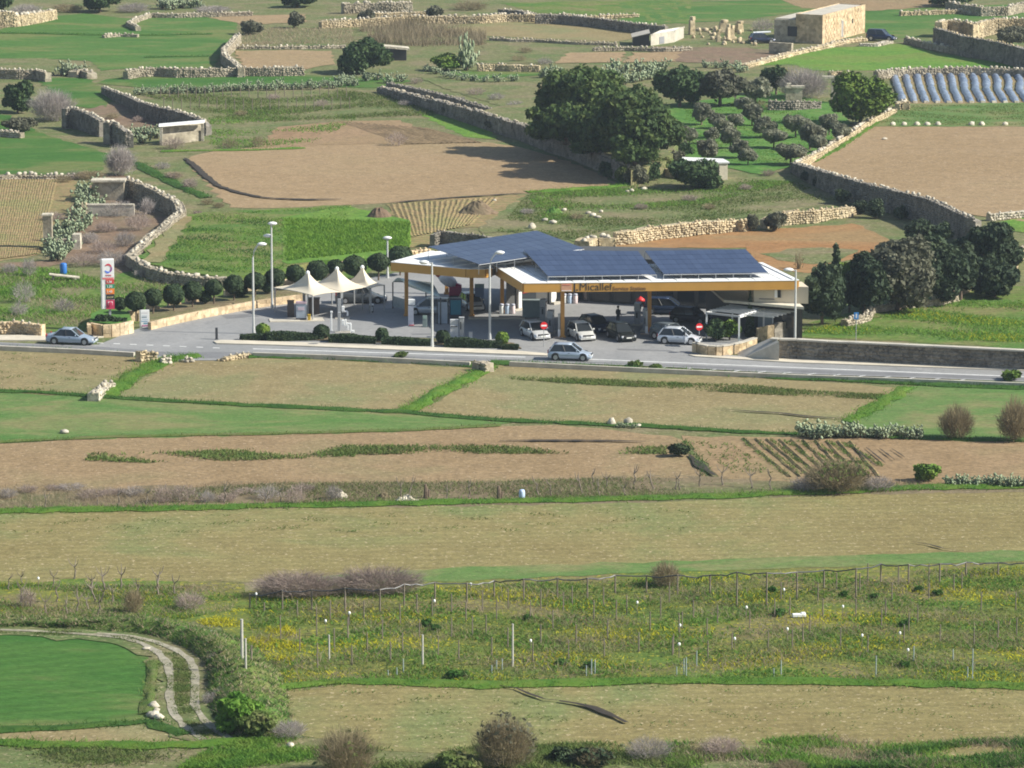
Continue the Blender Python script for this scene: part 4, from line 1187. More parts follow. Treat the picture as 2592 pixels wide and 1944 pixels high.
for u, v, w, h in ((145, 215, 1.3, 2.6), (370, 250, 1.0, 2.3), (395, 245, 1.0, 2.0), (310, 262, .8, 1.8), (340, 200, 1.8, 1.8), (440, 200, 1.6, 1.6)):
    b = P('C', u, v)
    mb = MB(); mb.box((0, 0, h * .42), (w * .7, w * .6, h * .85), 0, 0, .85); mb.box((w * .1, 0, h * .95), (w * .5, w * .5, h * .22), .4)
    o = mb.build('stone_stack', CREAM, None, False, .06); o.location = b; o.rotation_euler = (0, 0, random.random())
    tag(o, 'tall pale block standing in the rubble yard beside the far stone house', 'stone', 'standing blocks in the rubble yard')
# earth heaps
def heap(s, u, v, ru, rv, mat, label):
    b = P(s, u, v); q = SHEETS[s][2] * mpp(b)
    rx, h = ru * q, rv * q
    n, m = 22, 7
    vs, fs = [(0, 0, h)], []
    for j in range(1, m):
        for k in range(n):
            a = 2 * math.pi * k / n
            r = (j / (m - 1)) * (1 + .12 * math.sin(3 * a + u) + random.uniform(-.08, .08))
            z = h * (math.cos(min(1, r) * math.pi) * .5 + .5) + (random.uniform(-.12, .12) if j < m - 1 else -.15)
            vs.append((rx * r * math.cos(a), rx * .7 * r * math.sin(a), z))
    fs += [(0, 1 + k, 1 + (k + 1) % n) for k in range(n)]
    for j in range(m - 2):
        for k in range(n):
            a, c = 1 + j * n + k, 1 + j * n + (k + 1) % n
            fs.append((a, a + n, c + n, c))
    mb = MB(); mb.add(vs, fs)
    o = mb.build('earth_heap', mat)
    o.location = b + Vector((0, rx * .35, 0))
    return tag(o, label, 'earth heap')
heap('E', 270, 425, 150, 112, SOILS['brownscrub'], 'rounded tan earth heap at the edge of the bright crop rows')
heap('E', 880, 352, 150, 80, SOILS['brownscrub'], 'grey brown earth heap below the ploughed field edge')
heap('E', 1360, 345, 70, 40, SOILS['darkgrass'], 'small dark grassy mound on the rough slope')
# ------------------------------------------------------------------ trees and bushes
tree('pine_tree', 'tallest dark pine of the clump behind the ploughed field, at the back', 'tree', 'B', 1490, 570, 245, 190, 860, 'pine', 9000, .4, 16, z=1.8)
tree('pine_tree', 'broad dark pine at the right of the clump behind the ploughed field', 'tree', 'B', 1850, 770, 285, 215, 1000, 'pine', 11000, .4, 18, z=1.8)
tree('pine_tree', 'shaggy dark pine in front at the left of the clump, over the retaining wall', 'tree', 'B', 1430, 750, 235, 140, 890, 'pine', 7000, .4, 13, z=1.8)
tree('pine_tree', 'low dark pine bough mass in the middle front of the clump', 'tree', 'B', 1630, 800, 190, 150, 950, 'pine', 5500, .4, 11, z=1.8)
tree('carob_tree', 'dark round tree behind the olives, left of two', 'tree', 'C', 70, 520, 140, 130, 665, 'carob', 5000, .36, 10)
tree('carob_tree', 'duller dark tree behind the olives, right of two', 'tree', 'C', 320, 530, 150, 110, 660, 'grey', 4200, .34, 10)
tree('carob_tree', 'small grey green tree at the right end of the row behind the olives', 'tree', 'C', 540, 555, 95, 75, 660, 'olive', 2200, .32, 8)
tree('carob_tree', 'dense green tree casting a long shadow over the small brown plot', 'tree', 'B', 165, 340, 160, 115, 455, 'carob', 5200, .36, 11)
tree('bush', 'yellowish round bush beside the tall prickly pear', 'bush', 'B', 690, 375, 95, 55, 440, 'lime', 1500, .28, 7)
tree('pepper_tree', 'bright leafy tree left of the plastic row covers', 'tree', 'C', 1195, 610, 180, 150, 775, 'lime', 6500, .34, 12)
bare_bush('bare_bush', 'wide grey bare bush behind the olive grove', 'bush', 'C', 840, 610, 180, 395, TWIG, 7000, .03)
tree('bush', 'dark bush at the left side of the grey bare bush behind the olives', 'bush', 'C', 670, 480, 90, 85, 590, 'carob', 2400, .32, 8)
tree('pine_tree', 'low pine branches hanging over the right end of the terrace wall', 'tree', 'B', 1860, 920, 190, 95, 1030, 'pine', 4200, .36, 10, z=1.8)
tree('pine_tree', 'low pine branches over the middle of the terrace wall', 'tree', 'B', 1600, 890, 170, 80, 950, 'pine', 3400, .36, 9, z=1.8)
for i, (u, v, r_) in enumerate(((1900, 1040, 60), (1980, 1020, 60), (2060, 970, 66), (2110, 900, 60))):
    tree('ivy_bush', ORD[i] + ' leafy shrub from the left at the right end of the pine terrace', 'bush', 'B', u, v, r_, r_ * .75, v + r_ * .7, 'lime' if i % 2 else 'carob', 900, .26, 6, group='shrubs at the pine terrace end')
for i, (u, v, r_) in enumerate(((1700, 1065, 60), (1790, 1095, 72), (1870, 1100, 78), (1950, 1075, 78), (2030, 1045, 74), (2100, 1000, 70), (2160, 940, 64))):
    tree('bush', ORD[i] + ' low shrub from the left below the end of the pine terrace', 'bush', 'B', u, v - 12, r_, r_ * .8, v + r_ * .6, ('carob', 'weed', 'grey')[i % 3], 1000, .26, 7, group='low shrubs below the pine terrace')
# olive grove
OL = [(520, 700, 68, 56), (590, 775, 72, 58), (655, 845, 70, 52), (330, 785, 62, 50), (385, 845, 66, 52), (450, 905, 66, 54), (495, 955, 58, 46), (790, 770, 78, 62), (880, 840, 84, 66), (930, 870, 60, 50), (1000, 765, 62, 50), (1065, 805, 62, 50), (760, 935, 88, 66), (130, 830, 56, 56), (240, 945, 74, 42), (205, 710, 70, 42), (310, 735, 56, 40), (470, 650, 60, 40), (60, 900, 52, 44), (270, 830, 52, 40), (420, 735, 52, 40)]
OLAB = {}
for j_, i_ in enumerate(sorted(range(len(OL)), key=lambda q: OL[q][0])):
    OLAB[i_] = ORD[j_] + ' grey green olive tree of the grove, counting from the left'
oc = {}
for i, (u, v, a, b_) in enumerate(OL):
    a, b_ = a * .95, b_ * .98
    key = i % 5
    if key not in oc:
        o = tree('olive_tree', OLAB[i], 'tree', 'C', u, v, a, b_, v + b_ + 28, 'olive', 2600, .26, 9, group='olive trees of the grove')
        oc[key] = (o, a)
    else:
        src, a0 = oc[key]
        b = P('C', u, v + b_ + 28)
        q = a / a0 * mpp(b) / mpp(Vector(src.location))
        dup(src, b, random.uniform(0, 6), OLAB[i], None, (q, q, q * random.uniform(.85, 1.1)))
# conifers at the right of the station
def cone_lobes(rx, rz, cz):
    L = []
    for i in range(9):
        f = i / 8
        r = rx * (1 - f * .8) * random.uniform(.6, 1.15)
        L.append((random.uniform(-.4, .4) * r, random.uniform(-.4, .4) * r, cz - rz * .85 + 1.75 * rz * f, r, r, rz * .2 + r * .15))
    return L
def conifer(label, cu, cv, ru, rv, base, leaf, n, top=0.0, size=.3, lob=None, shape=1):
    b = P('F', cu, base); q = K * mpp(b)
    rx, rz, cz = ru * q, rv * q, (base - cv) * q / .985
    return tree('conifer_tree', label, 'tree', 'F', cu, cv, ru, rv, base, leaf, n, size, group=None, lobes=cone_lobes(rx, rz, cz) if shape else None, k=12)
conifer('pointed dark conifer nearest the canopy end', 955, 815, 125, 190, 1045, 'cypress', 6000, shape=0)
conifer('thin spire of dark conifer rising behind the nearest one', 1035, 740, 62, 185, 1000, 'cypress', 2200)
conifer('dark conifer second from the canopy end', 1215, 775, 145, 190, 985, 'cypress', 6500, shape=0)
conifer('yellowish small conifer between the first two dark ones', 1125, 700, 75, 80, 960, 'lime', 900, shape=0)
conifer('feathery grey green tree in the middle of the row', 1430, 715, 235, 215, 955, 'grey', 8000, shape=0)
conifer('dull brownish conifer behind the feathery grey tree', 1580, 640, 150, 160, 900, 'cypress', 4500, shape=0)
conifer('dark ragged conifer right of the feathery grey tree', 1690, 710, 160, 190, 915, 'cypress', 6500, shape=0)
conifer('slim dark conifer with bare lower trunk in the row', 1820, 680, 110, 160, 890, 'cypress', 3600, shape=0)
conifer('wide dark conifer at the right end, over the long wall', 1985, 550, 210, 165, 800, 'cypress', 9000, shape=0)
conifer('low dark conifer with a bushy foot at the right end', 2030, 745, 150, 130, 865, 'cypress', 5000, shape=0)
bare_bush('bare_tree', 'small bare twisted tree on the reddish plot', 'tree', 'F', 810, 690, 38, 555, TWIGB, 160, .05)
tree('bush', 'grey green bush in the gap of the cream wall, left of two', 'bush', 'F', 525, 400, 42, 52, 455, 'grey', 900, .24, 6)
tree('bush', 'darker leaning bush in the gap of the cream wall, right of two', 'bush', 'F', 660, 390, 75, 58, 452, 'grey', 1600, .26, 7)
for i, (u, v, r_) in enumerate(((860, 90, 40), (930, 120, 38), (1080, 215, 50), (1150, 190, 38), (1290, 290, 62), (1200, 280, 48), (1440, 320, 40), (1560, 420, 90), (1700, 440, 70), (1620, 330, 34))):
    tree('ivy_bush', ORD[i] + ' dark shrub along the long shaded wall below the right field', 'bush', 'F', u, v + 22, r_, r_ * .9, v + 22 + r_, 'cypress', 700, .28, 6, group='shrubs along the long shaded wall')
for i, (u, v, r_) in enumerate(((700, 700, 40), (760, 720, 30), (980, 790, 50), (1080, 810, 44), (1200, 830, 60), (1290, 870, 55), (1420, 915, 70), (1560, 960, 60), (1640, 1000, 70), (1740, 1050, 60), (1830, 1090, 48))):
    tree('ivy_bush', ORD[i] + ' dark shrub from the left at the foot of the wall below the pines', 'bush', 'B', u, v - 20, r_, r_ * .7, v + r_ * .5, 'carob' if i % 2 else 'grey', 800, .26, 6, group='shrubs along the wall below the pines')
# bush in front of the small white hut
tree('bush', 'dense dark bush hiding most of the small cream hut', 'bush', 'C', 185, 1078, 165, 100, 1175, 'carob', 4600, .3, 10)
tree('bush', 'dark scrub on top of the roofless enclosure', 'bush', 'C', 2130, 225, 110, 55, 300, 'grey', 1800, .3, 7)
# left side
tree('bush', 'dark round bush beside the grey thicket at the left', 'bush', 'A', 110, 600, 100, 95, 700, 'carob', 3200, .34, 9)
tree('bush', 'dark olive bush below the dark round bush at the left edge', 'bush', 'A', 120, 770, 110, 45, 820, 'grey', 1500, .3, 7)
bare_bush('bare_bush', 'large grey thicket beside the dark round bush at the left', 'bush', 'A', 330, 750, 160, 525, TWIG, 6500, .03)
bare_bush('bare_bush', 'tall grey thicket at the foot of the ruined wall corner', 'bush', 'A', 750, 1090, 110, 880, TWIG, 4500, .03)
bare_bush('bare_bush', 'grey brown shrub below the left ruined terrace', 'bush', 'D', 560, 130, 110, 60, TWIGB, 2500, .025)
bare_bush('bare_bush', 'small bare shrub right of the white beamed hut', 'bush', 'A', 1430, 920, 75, 845, TWIGB, 900, .022)
bare_bush('bare_bush', 'second small bare shrub right of the white beamed hut', 'bush', 'A', 1600, 915, 60, 830, TWIGB, 800, .022)
bare_bush('bare_bush', 'pinkish bare shrub in front of the white beamed hut', 'bush', 'A', 1080, 925, 90, 835, TWIGP, 1400, .022)
bare_bush('bare_bush', 'bare shrub at the edge of the ridged plot', 'bush', 'B', 380, 905, 80, 800, TWIGP, 900, .022)
for i, (u, v, r_, tp) in enumerate(((740, 330, 120, 230), (860, 420, 100, 300), (920, 320, 60, 220), (660, 430, 80, 370), (560, 500, 70, 440), (520, 640, 120, 560), (700, 640, 130, 540), (640, 560, 100, 480), (780, 520, 80, 430), (330, 360, 90, 310))):
    bare_bush('bare_shrub', 'bare purplish shrub in the hollow inside the curved wall', 'bush', 'D', u, v + 30, r_, tp + 10, TWIGP if i % 2 else TWIG, 1500, .022, 'bare shrubs of the hollow')
for i, (u, v, r_, tp) in enumerate(((150, 900, 90, 740), (400, 960, 80, 850), (120, 980, 70, 880), (180, 740, 60, 600), (900, 740, 90, 670), (60, 720, 60, 640))):
    bare_bush('bare_shrub', 'bare grey shrub on the rough slope left of the totem sign', 'bush', 'D', u, v, r_, tp, TWIG, 1000, .022, 'bare shrubs of the rough slope')
sc_ = [('A', 1150, 760, 60), ('A', 700, 720, 50), ('A', 860, 740, 46), ('A', 1010, 1030, 60), ('A', 1080, 1090, 70), ('A', 1180, 1130, 60), ('D', 1080, 110, 60), ('D', 1180, 170, 60), ('D', 1290, 270, 50), ('D', 1360, 290, 44), ('D', 1230, 340, 40), ('D', 1420, 640, 44), ('D', 1220, 420, 36), ('B', 560, 640, 60), ('B', 760, 620, 60), ('B', 870, 570, 70), ('B', 1000, 600, 60), ('B', 1120, 650, 70), ('B', 1210, 690, 60), ('B', 430, 640, 50), ('B', 820, 700, 44), ('B', 1140, 360, 60), ('B', 1300, 380, 60), ('B', 1180, 310, 50), ('B', 500, 500, 50), ('C', 560, 640, 60), ('C', 640, 660, 50), ('A', 1700, 600, 50), ('A', 2000, 640, 60), ('A', 1500, 700, 50), ('E', 1190, 330, 50), ('E', 1500, 360, 50), ('E', 1900, 300, 50), ('E', 2200, 250, 60), ('F', 480, 180, 50), ('F', 250, 300, 50), ('F', 620, 90, 50), ('D', 470, 110, 80), ('D', 400, 130, 60), ('A', 450, 250, 1)]
wl_ = dict(A='below the far left walls', D='by the left corner of the ploughed field', B='on the dry ground left of the pines', C='at the top of the olive grove', E='on the rough slope behind the canopies', F='on the slope above the cream wall')
wc_ = {}
for s_, u, v, r_ in sorted(sc_[:-1]):
    wc_[s_] = wc_.get(s_, -1) + 1
    bare_bush('bare_shrub', ORD[wc_[s_]] + ' low bare shrub from the left ' + wl_[s_], 'bush', s_, u, v + 20, r_, v - r_ * .55, random.choice([TWIG, TWIGP, TWIGB]), 900, .024, 'low bare shrubs of the waste ground')
# far background bushes and reeds
tree('bush', 'dark round bush at the top end of the winding wall', 'bush', 'A', 1555, 168, 72, 50, 215, 'grey', 1700, .3, 7)
tree('bush', 'narrow dark bush on the stone line beside the dry weed plot', 'bush', 'A', 1835, 122, 44, 54, 175, 'grey', 1200, .3, 6)
tree('bush', 'grey bush half covering the long pale wall, left of two', 'bush', 'B', 180, 105, 55, 45, 150, 'grey', 1200, .3, 7)
tree('bush', 'grey bush half covering the long pale wall, right of two', 'bush', 'B', 615, 68, 50, 40, 110, 'grey', 1200, .3, 7)
tree('tree', 'dark tree crown at the top edge left of the cactus bank', 'tree', 'A', 620, 0, 120, 65, 75, 'carob', 2600, .36, 9)
tree('tree', 'dark tree crown cut by the top edge, above the narrow bush', 'tree', 'A', 1850, -10, 110, 50, 45, 'carob', 2200, .36, 9)
tree('tree', 'dark tree at the top left corner', 'tree', 'A', 20, 10, 70, 50, 70, 'carob', 1400, .36, 8)
bare_bush('bare_bush', 'grey thicket behind the sunlit wall at the top left', 'bush', 'A', 160, 90, 110, 10, TWIG, 2500, .03)
bare_bush('bare_bush', 'brown thicket at the top edge left of the dark tree', 'bush', 'A', 420, 75, 110, 5, TWIGB, 2500, .03)
bare_bush('bare_bush', 'grey thicket at the top edge right of the dark tree', 'bush', 'A', 830, 75, 120, 0, TWIG, 2500, .03)
bare_bush('bare_bush', 'grey thicket at the top edge above the pale bending wall', 'bush', 'A', 1320, 75, 130, 20, TWIG, 2500, .03)
bare_bush('bare_bush', 'brown thicket at the top edge in the centre', 'bush', 'B', 830, 60, 130, -10, TWIGB, 2500, .03)
bare_bush('bare_bush', 'grey bush beside the far stone house', 'bush', 'C', 590, 190, 90, 100, TWIG, 1200, .03)
XY = clump_filter(poly_pts(pts('B', [(120, 170), (400, 150), (940, 230), (930, 280), (760, 300), (500, 290), (250, 270)]), 5000), .3, -.6)
V, F = blades(XY, 1.5, .1, .3, .05)
stuff('reeds', V, F, LEAF['dry'], 'grey brown bed of dry reeds in the far middle')
tree('tree', 'dark shrubs at the top right edge', 'tree', 'C', 1740, -5, 130, 45, 40, 'carob', 1800, .34, 8)

for i in range(16):
    bare_bush('bare_shrub', ORD[i] + ' bare pinkish shrub from the left in the scrubby strip below the brown field', 'bush', 'G', 40 + i * 135 + random.uniform(-40, 40), 1020 + random.uniform(-70, 25), random.uniform(60, 110), 915 + random.uniform(-25, 50), TWIGP if i % 3 else TWIG, 1100, .016, 'bare shrubs of the scrubby strip')
# right, below the road
bare_bush('bare_tree', 'round bare tree on the right green field, left of two', 'tree', 'I', 1790, 640, 125, 405, TWIGB, 5200, .022)
bare_bush('bare_tree', 'round bare tree on the right green field, right of two at the edge', 'tree', 'I', 2160, 655, 125, 360, TWIGB, 6000, .024)
bare_bush('bare_bush', 'wide brown bush at the lower end of the green furrows', 'bush', 'I', 1050, 965, 235, 730, TWIGB, 6500, .022, None, 'weed', 350)
bare_bush('bare_bush', 'grey bare shrub right of the wide brown bush', 'bush', 'I', 1300, 960, 120, 850, TWIG, 1800, .02)
bare_bush('bare_bush', 'grey bare shrub left of the wide brown bush', 'bush', 'I', 860, 965, 110, 850, TWIG, 1500, .02)
tree('bush', 'yellow green bush beside the lower prickly pears at the right', 'bush', 'I', 1610, 850, 85, 55, 905, 'lime', 1500, .2, 7)
tree('bush', 'small leafy bush at the end of the weedy strip', 'bush', 'H', 2130, 705, 70, 40, 750, 'clip', 700, .2, 6)
tree('bush', 'golden green bush at the kerb on the right edge', 'bush', 'I', 2130, 245, 70, 30, 280, 'lime', 700, .2, 6)
for u, v, r_ in ((1860, 172, 50), (1990, 190, 34), (400, 118, 50)):
    tree('bush', 'low yellowish bush growing at the near kerb', 'bush', 'H', u, v, r_, 18, v + 16, 'weed', 420, .16, 6, group='low bushes at the near kerb')
# vineyard surroundings and foreground
bare_bush('bare_bush', 'long grey pink thicket behind the left end of the vineyard fence', 'bush', 'J', 1850, 395, 330, 205, TWIGP, 9000, .016, depth=.5)
bare_bush('bare_bush', 'grey pink thicket behind the vineyard fence, right half', 'bush', 'K', 260, 375, 340, 175, TWIGP, 9000, .016, depth=.5)
bare_bush('bare_bush', 'dark bare bush standing behind the vineyard fence right of centre', 'bush', 'K', 2050, 330, 110, 150, TWIGB, 3500, .018)
bare_bush('bare_bush', 'grey bare bush among the overgrown vines at the left', 'bush', 'J', 830, 495, 75, 320, TWIGB, 2600, .016)
bare_bush('bare_bush', 'pale bare bush next to the grey one among the overgrown vines', 'bush', 'J', 1180, 470, 120, 345, TWIGP, 2200, .014)
bare_bush('bare_bush', 'pale bare bush at the left among the overgrown vines', 'bush', 'J', 170, 460, 70, 320, TWIGP, 1200, .014)
bare_bush('bare_bush', 'brown thicket at the bottom left of the front field', 'bush', 'K', 60, 1500, 225, 1160, TWIGB, 8000, .014, None, 'weed', 120)
bare_bush('bare_bush', 'dark brown bush in the middle of the bottom edge', 'bush', 'K', 1050, 1450, 215, 1090, TWIGB, 9000, .014, None, 'grey', 300)
bare_bush('bare_bush', 'grey dead brush right of the track at the bottom', 'bush', 'J', 1800, 1270, 130, 1140, TWIG, 2600, .013)
bare_bush('bare_bush', 'pale dry brush at the bottom right of centre', 'bush', 'K', 1950, 1400, 170, 1240, TWIG, 3000, .012)
bare_bush('bare_bush', 'pale dry brush at the bottom, further right', 'bush', 'L', 330, 1370, 150, 1240, TWIGP, 3000, .012)
bare_bush('bare_bush', 'brown bramble low at the bottom right of centre', 'bush', 'K', 1600, 1440, 140, 1310, TWIGB, 2600, .014, None, 'clip', 500)
bare_bush('bare_bush', 'brown bramble at the bottom edge on the right', 'bush', 'L', 760, 1470, 120, 1390, TWIGB, 1800, .014)
tree('bush', 'dark bramble mound at the bottom right of the dark brown bush', 'bush', 'K', 1410, 1370, 85, 50, 1420, 'clip', 1200, .16, 7)
tree('bush', 'leafy green bush at the left foot of the dark brown bush', 'bush', 'K', 760, 1420, 150, 60, 1480, 'weed', 2200, .18, 8)
tree('bush', 'deep green bush at the end of the bank above the track', 'bush', 'J', 1480, 1110, 150, 120, 1235, 'grass', 3200, .2, 10)
tree('bush', 'rough green bush behind the deep green one at the bank end', 'bush', 'J', 1600, 1180, 110, 80, 1270, 'weed', 1800, .18, 8)
tree('bush', 'deep green bush on the bank left of the twin poles', 'bush', 'J', 1420, 900, 75, 45, 950, 'grass', 900, .18, 7)
for u, v in ((1340, 780), (1370, 990), (1180, 620), (990, 560), (1300, 1020), (1420, 830)):
    bare_bush('dry_bush', 'pale dry bush on the bank above the track', 'bush', 'J', u, v + 40, 62, v - 45, TWIG, 900, .013, 'dry bushes on the bank')
for u, v, r_ in ((560, 560, 34), (620, 590, 30), (1400, 800, 36), (1190, 525, 26), (730, 880, 46), (780, 870, 34), (1570, 820, 34)):
    tree('weed_bush', 'dark green weed clump among the vines', 'bush', 'K', u, v, r_, r_ * .7, v + r_ * .6, 'dgrass', 420, .14, 6, group='weed clumps among the vines')
for u, v, r_ in ((690, 490, 36), (1280, 390, 28), (1470, 560, 34), (1560, 345, 28), (1670, 370, 30), (1470, 815, 30), (1090, 380, 26), (640, 350, 30)):
    tree('weed_bush', 'dark green weed clump among the vines', 'bush', 'L', u, v, r_, r_ * .7, v + r_ * .6, 'dgrass', 420, .14, 6, group='weed clumps among the vines')

# ------------------------------------------------------------------ prickly pears
def cactus_mesh(rx, h, n):
    """oval pads stacked on one another"""
    V, F = [], []
    base = np.array([(math.cos(a), math.sin(a) * 1.0) for a in np.linspace(0, 2 * math.pi, 9)[:-1]])
    tips = []
    for i in range(n):
        if i < n * .35 or not tips:
            o = np.array([random.gauss(0, rx * .42), random.gauss(0, rx * .34), random.uniform(0, h * .3)])
        else:
            o = tips[random.randrange(len(tips))]
        L = random.uniform(.34, .52); W = L * .62
        u = np.array([random.gauss(0, .55), random.gauss(0, .55), random.uniform(.35, 1)]); u /= np.linalg.norm(u)
        w = np.cross(u, rng.normal(0, 1, 3)); w /= np.linalg.norm(w)
        nn = np.cross(u, w)
        c = o + u * L * .5
        ring = c + base[:, :1] * u * L * .5 + base[:, 1:] * w * W * .5
        a = len(V) and sum(len(x) for x in V)
        V.append(np.concatenate([ring, [c + nn * .05], [c - nn * .05]]))
        for k in range(8):
            F.append((a + k, a + (k + 1) % 8, a + 8)); F.append((a + (k + 1) % 8, a + k, a + 9))
        tip = o + u * L * .95
        if tip[2] < h and abs(tip[0]) < rx * 1.1 and abs(tip[1]) < rx:
            tips.append(tip)
    return np_mesh('pads', np.concatenate(V), np.array(F), LEAF['cactus'])
CM = [cactus_mesh(1.0, 1.7, 95) for _ in range(4)]
CT = np_mesh('stem', *boxes_np(np.array([(-.3, 0, .3), (.3, .1, .3), (0, -.1, .4)]), np.array([(.1, .1, .4)] * 3), np.zeros(3)), BARK)
def cactus(s, u, v, ru, label, group=None, hz=1.0):
    b = P(s, u, v); q = ru * SHEETS[s][2] * mpp(b)
    t = thing('prickly_pear', label, 'cactus', b, random.uniform(0, 6), group, (q, q, q * hz))
    link('pads', random.choice(CM), t)
    link('stem', CT, t)
    return t
for i_, (u, v) in enumerate(((640, 175), (680, 200), (610, 230), (545, 215), (500, 240), (520, 320), (480, 350), (545, 390), (500, 420), (460, 440), (400, 440), (420, 500), (360, 490), (350, 560), (400, 580), (460, 520), (340, 610), (320, 540), (540, 300), (590, 290))):
    cactus('D', u, v + 30, 62, 'grey green prickly pear, ' + ORD[i_] + ' in the thick bank left of the hollow', 'prickly pears of the bank by the hollow', 1.0)
for i in range(33):
    u = 860 + i * 42
    cactus('A', u, 590 - i * 1.6 + random.uniform(-8, 8), random.uniform(26, 36), ORD[i] + ' prickly pear from the left in the long hedge above the vine field', 'prickly pears of the long hedge', 1.1)
for u, v in ((30, 520), (90, 515), (190, 505), (260, 500), (330, 520), (410, 510)):
    cactus('B', u, v, 40, 'prickly pear at the right end of the long hedge', 'prickly pears at the hedge end', 1.0)
for u, v in ((570, 445), (620, 460), (680, 480), (730, 490), (790, 500), (850, 505), (930, 510), (1010, 510), (1100, 505)):
    cactus('B', u, v, 34, 'prickly pear along the edge of the far green strip', 'prickly pears of the far green strip', .9)
for u, v in ((1300, 470), (1350, 455), (1700, 470), (1740, 490), (1790, 510), (1850, 500), (1900, 490), (1960, 480), (1720, 430), (1800, 440), (1880, 430), (1960, 440), (2030, 430)):
    cactus('B', u, v + 14, 48, 'prickly pear in the thick stand behind the dark round trees', 'prickly pears behind the dark round trees', 1.0)
for u, v in ((230, 420), (300, 425), (350, 420), (420, 430), (460, 450)):
    cactus('C', u, v, 36, 'prickly pear in the row above the dull dark tree', 'prickly pears above the dull dark tree', .9)
cactus('B', 810, 440, 60, 'tall prickly pear beside the yellowish bush', None, 2.0)
cactus('B', 835, 420, 50, 'second tall prickly pear, behind the yellowish bush', None, 2.4)
for u, v in ((430, 470), (390, 470), (490, 470)):
    cactus('A', u, v, 50, 'prickly pear on the end of the weathered far left wall', 'prickly pears on the far left wall', 1.1)
for u, v in ((860, 850), (920, 850), (970, 860), (880, 890)):
    cactus('A', u, v, 48, 'prickly pear crowding the left side of the white beamed hut', 'prickly pears beside the beamed hut', 1.0)
for u, v in ((1020, 55), (1080, 60), (1130, 50), (1220, 50)):
    cactus('A', u, v, 50, 'prickly pear on the bank at the top edge', 'prickly pears at the top edge', 1.0)
for i in range(15):
    cactus('I', 850 + i * 50, 632 + random.uniform(-8, 10), random.uniform(46, 68), ORD[i] + ' prickly pear from the left in the row edging the right green field', 'prickly pears by the right green field', .95)
for i, u in enumerate((1750, 1800, 1850, 1905, 1960, 2010, 2060, 2110, 2160, 2210)):
    cactus('I', u, 938 + random.uniform(-6, 4), random.uniform(40, 56), ORD[i] + ' prickly pear from the left in the low row at the right edge', 'prickly pears of the low right row', .95)
for u, v in ((1760, 570), (1850, 575), (1795, 572)):
    cactus('H', u, v, 24, 'small prickly pear beside the pale stones', 'small prickly pears by the pale stones', .9)

# ------------------------------------------------------------------ grass verges, weeds, crops
verge('O', [(-60, 1107), (200, 1102), (500, 1097), (700, 1092), (900, 1088), (1200, 1082), (1500, 1075), (1700, 1067), (2000, 1055), (2300, 1050)], 1.6, .45, 30, 'grass', 'bright green strip along the top of the long tan field')
verge('O', [(-60, 843), (100, 850), (215, 858), (500, 875), (700, 884), (870, 892), (1000, 902), (1100, 910), (1400, 922), (1600, 935), (1800, 940), (2000, 948), (2300, 957)], 1.0, .4, 26, 'dgrass', 'dark green bank below the upper tan fields')
verge('O', [(215, 858), (250, 840), (280, 815), (330, 790), (370, 775), (430, 770)], 2.0, .5, 30, 'grass', 'green bank rising to the gate below the road')
verge('O', [(880, 888), (920, 865), (970, 838), (1020, 812), (1060, 792)], 1.6, .5, 30, 'grass', 'green bank between the two upper tan fields')
verge('O', [(1060, 785), (1200, 790), (1400, 800), (1640, 814), (1800, 822), (2000, 832), (2300, 842)], 1.4, .5, 26, 'dgrass', 'green strip under the kerb wall, right half')
verge('O', [(540, 771), (700, 774), (900, 784), (1030, 792)], 1.2, .4, 24, 'dgrass', 'green strip under the kerb wall, middle')
verge('O', [(-60, 752), (130, 757), (330, 772)], 1.2, .4, 24, 'dgrass', 'green strip under the kerb wall, left')
verge('O', [(1830, 915), (1890, 878), (1960, 838)], 1.6, .4, 26, 'grass', 'green bank at the left side of the right green field')
verge('O', [(-60, 960), (80, 952), (250, 945), (600, 938), (900, 930), (1080, 920)], .8, .3, 20, 'weed', 'weedy edge above the brown ploughed field')
verge('O', [(555, 1505), (600, 1488), (740, 1474), (900, 1476), (1040, 1482), (1200, 1478), (1400, 1472), (1800, 1474), (2050, 1480), (2300, 1486)], 1.5, .45, 34, 'grass', 'bright green edge between vineyard and front field')
verge('O', [(-60, 1582), (130, 1574), (320, 1560), (400, 1590)], 1.2, .4, 26, 'dgrass', 'dark green edge below the deep green field')
verge('O', [(330, 1430), (326, 1480), (318, 1545)], .8, .35, 26, 'weed', 'weedy edge between green field and track')
verge('O', [(-60, 1605), (180, 1612), (420, 1612), (540, 1600)], 1.6, .4, 30, 'grass', 'green strip at the bottom left')
verge('O', [(1480, 955), (1500, 985), (1525, 1030)], .8, .4, 22, 'dgrass', 'green edge left of the green furrows', ridge=False)
verge('A', [(-60, 208), (300, 212), (620, 220), (900, 222), (1320, 214)], 1.2, .5, 14, 'dgrass', 'dark stone line of grass across the far green field')
verge('A', [(900, 358), (1300, 352)], 1.0, .45, 14, 'dgrass', 'short dark grass line on the far green field')
verge('A', [(780, 470), (1300, 462), (1900, 455)], 2.0, .4, 14, 'grass', 'green strip at the foot of the rubble wall')
verge('D', [(830, 30), (930, 80), (1060, 150), (1190, 210), (1300, 250)], 1.4, .5, 16, 'dgrass', 'green bank beside the ditch of the ploughed field')
verge('A', [(1000, 945), (1300, 940), (1600, 935), (1900, 925)], .9, .4, 14, 'grass', 'green edge above the ploughed field')
verge('E', [(1190, 215), (1480, 200), (1720, 185), (1840, 160)], 1.6, .5, 16, 'grass', 'green edge at the right corner of the ploughed field')
verge('C', [(900, 1010), (1050, 930), (1180, 840), (1300, 760)], .9, .4, 16, 'grass', 'green edge along the sunlit field wall')
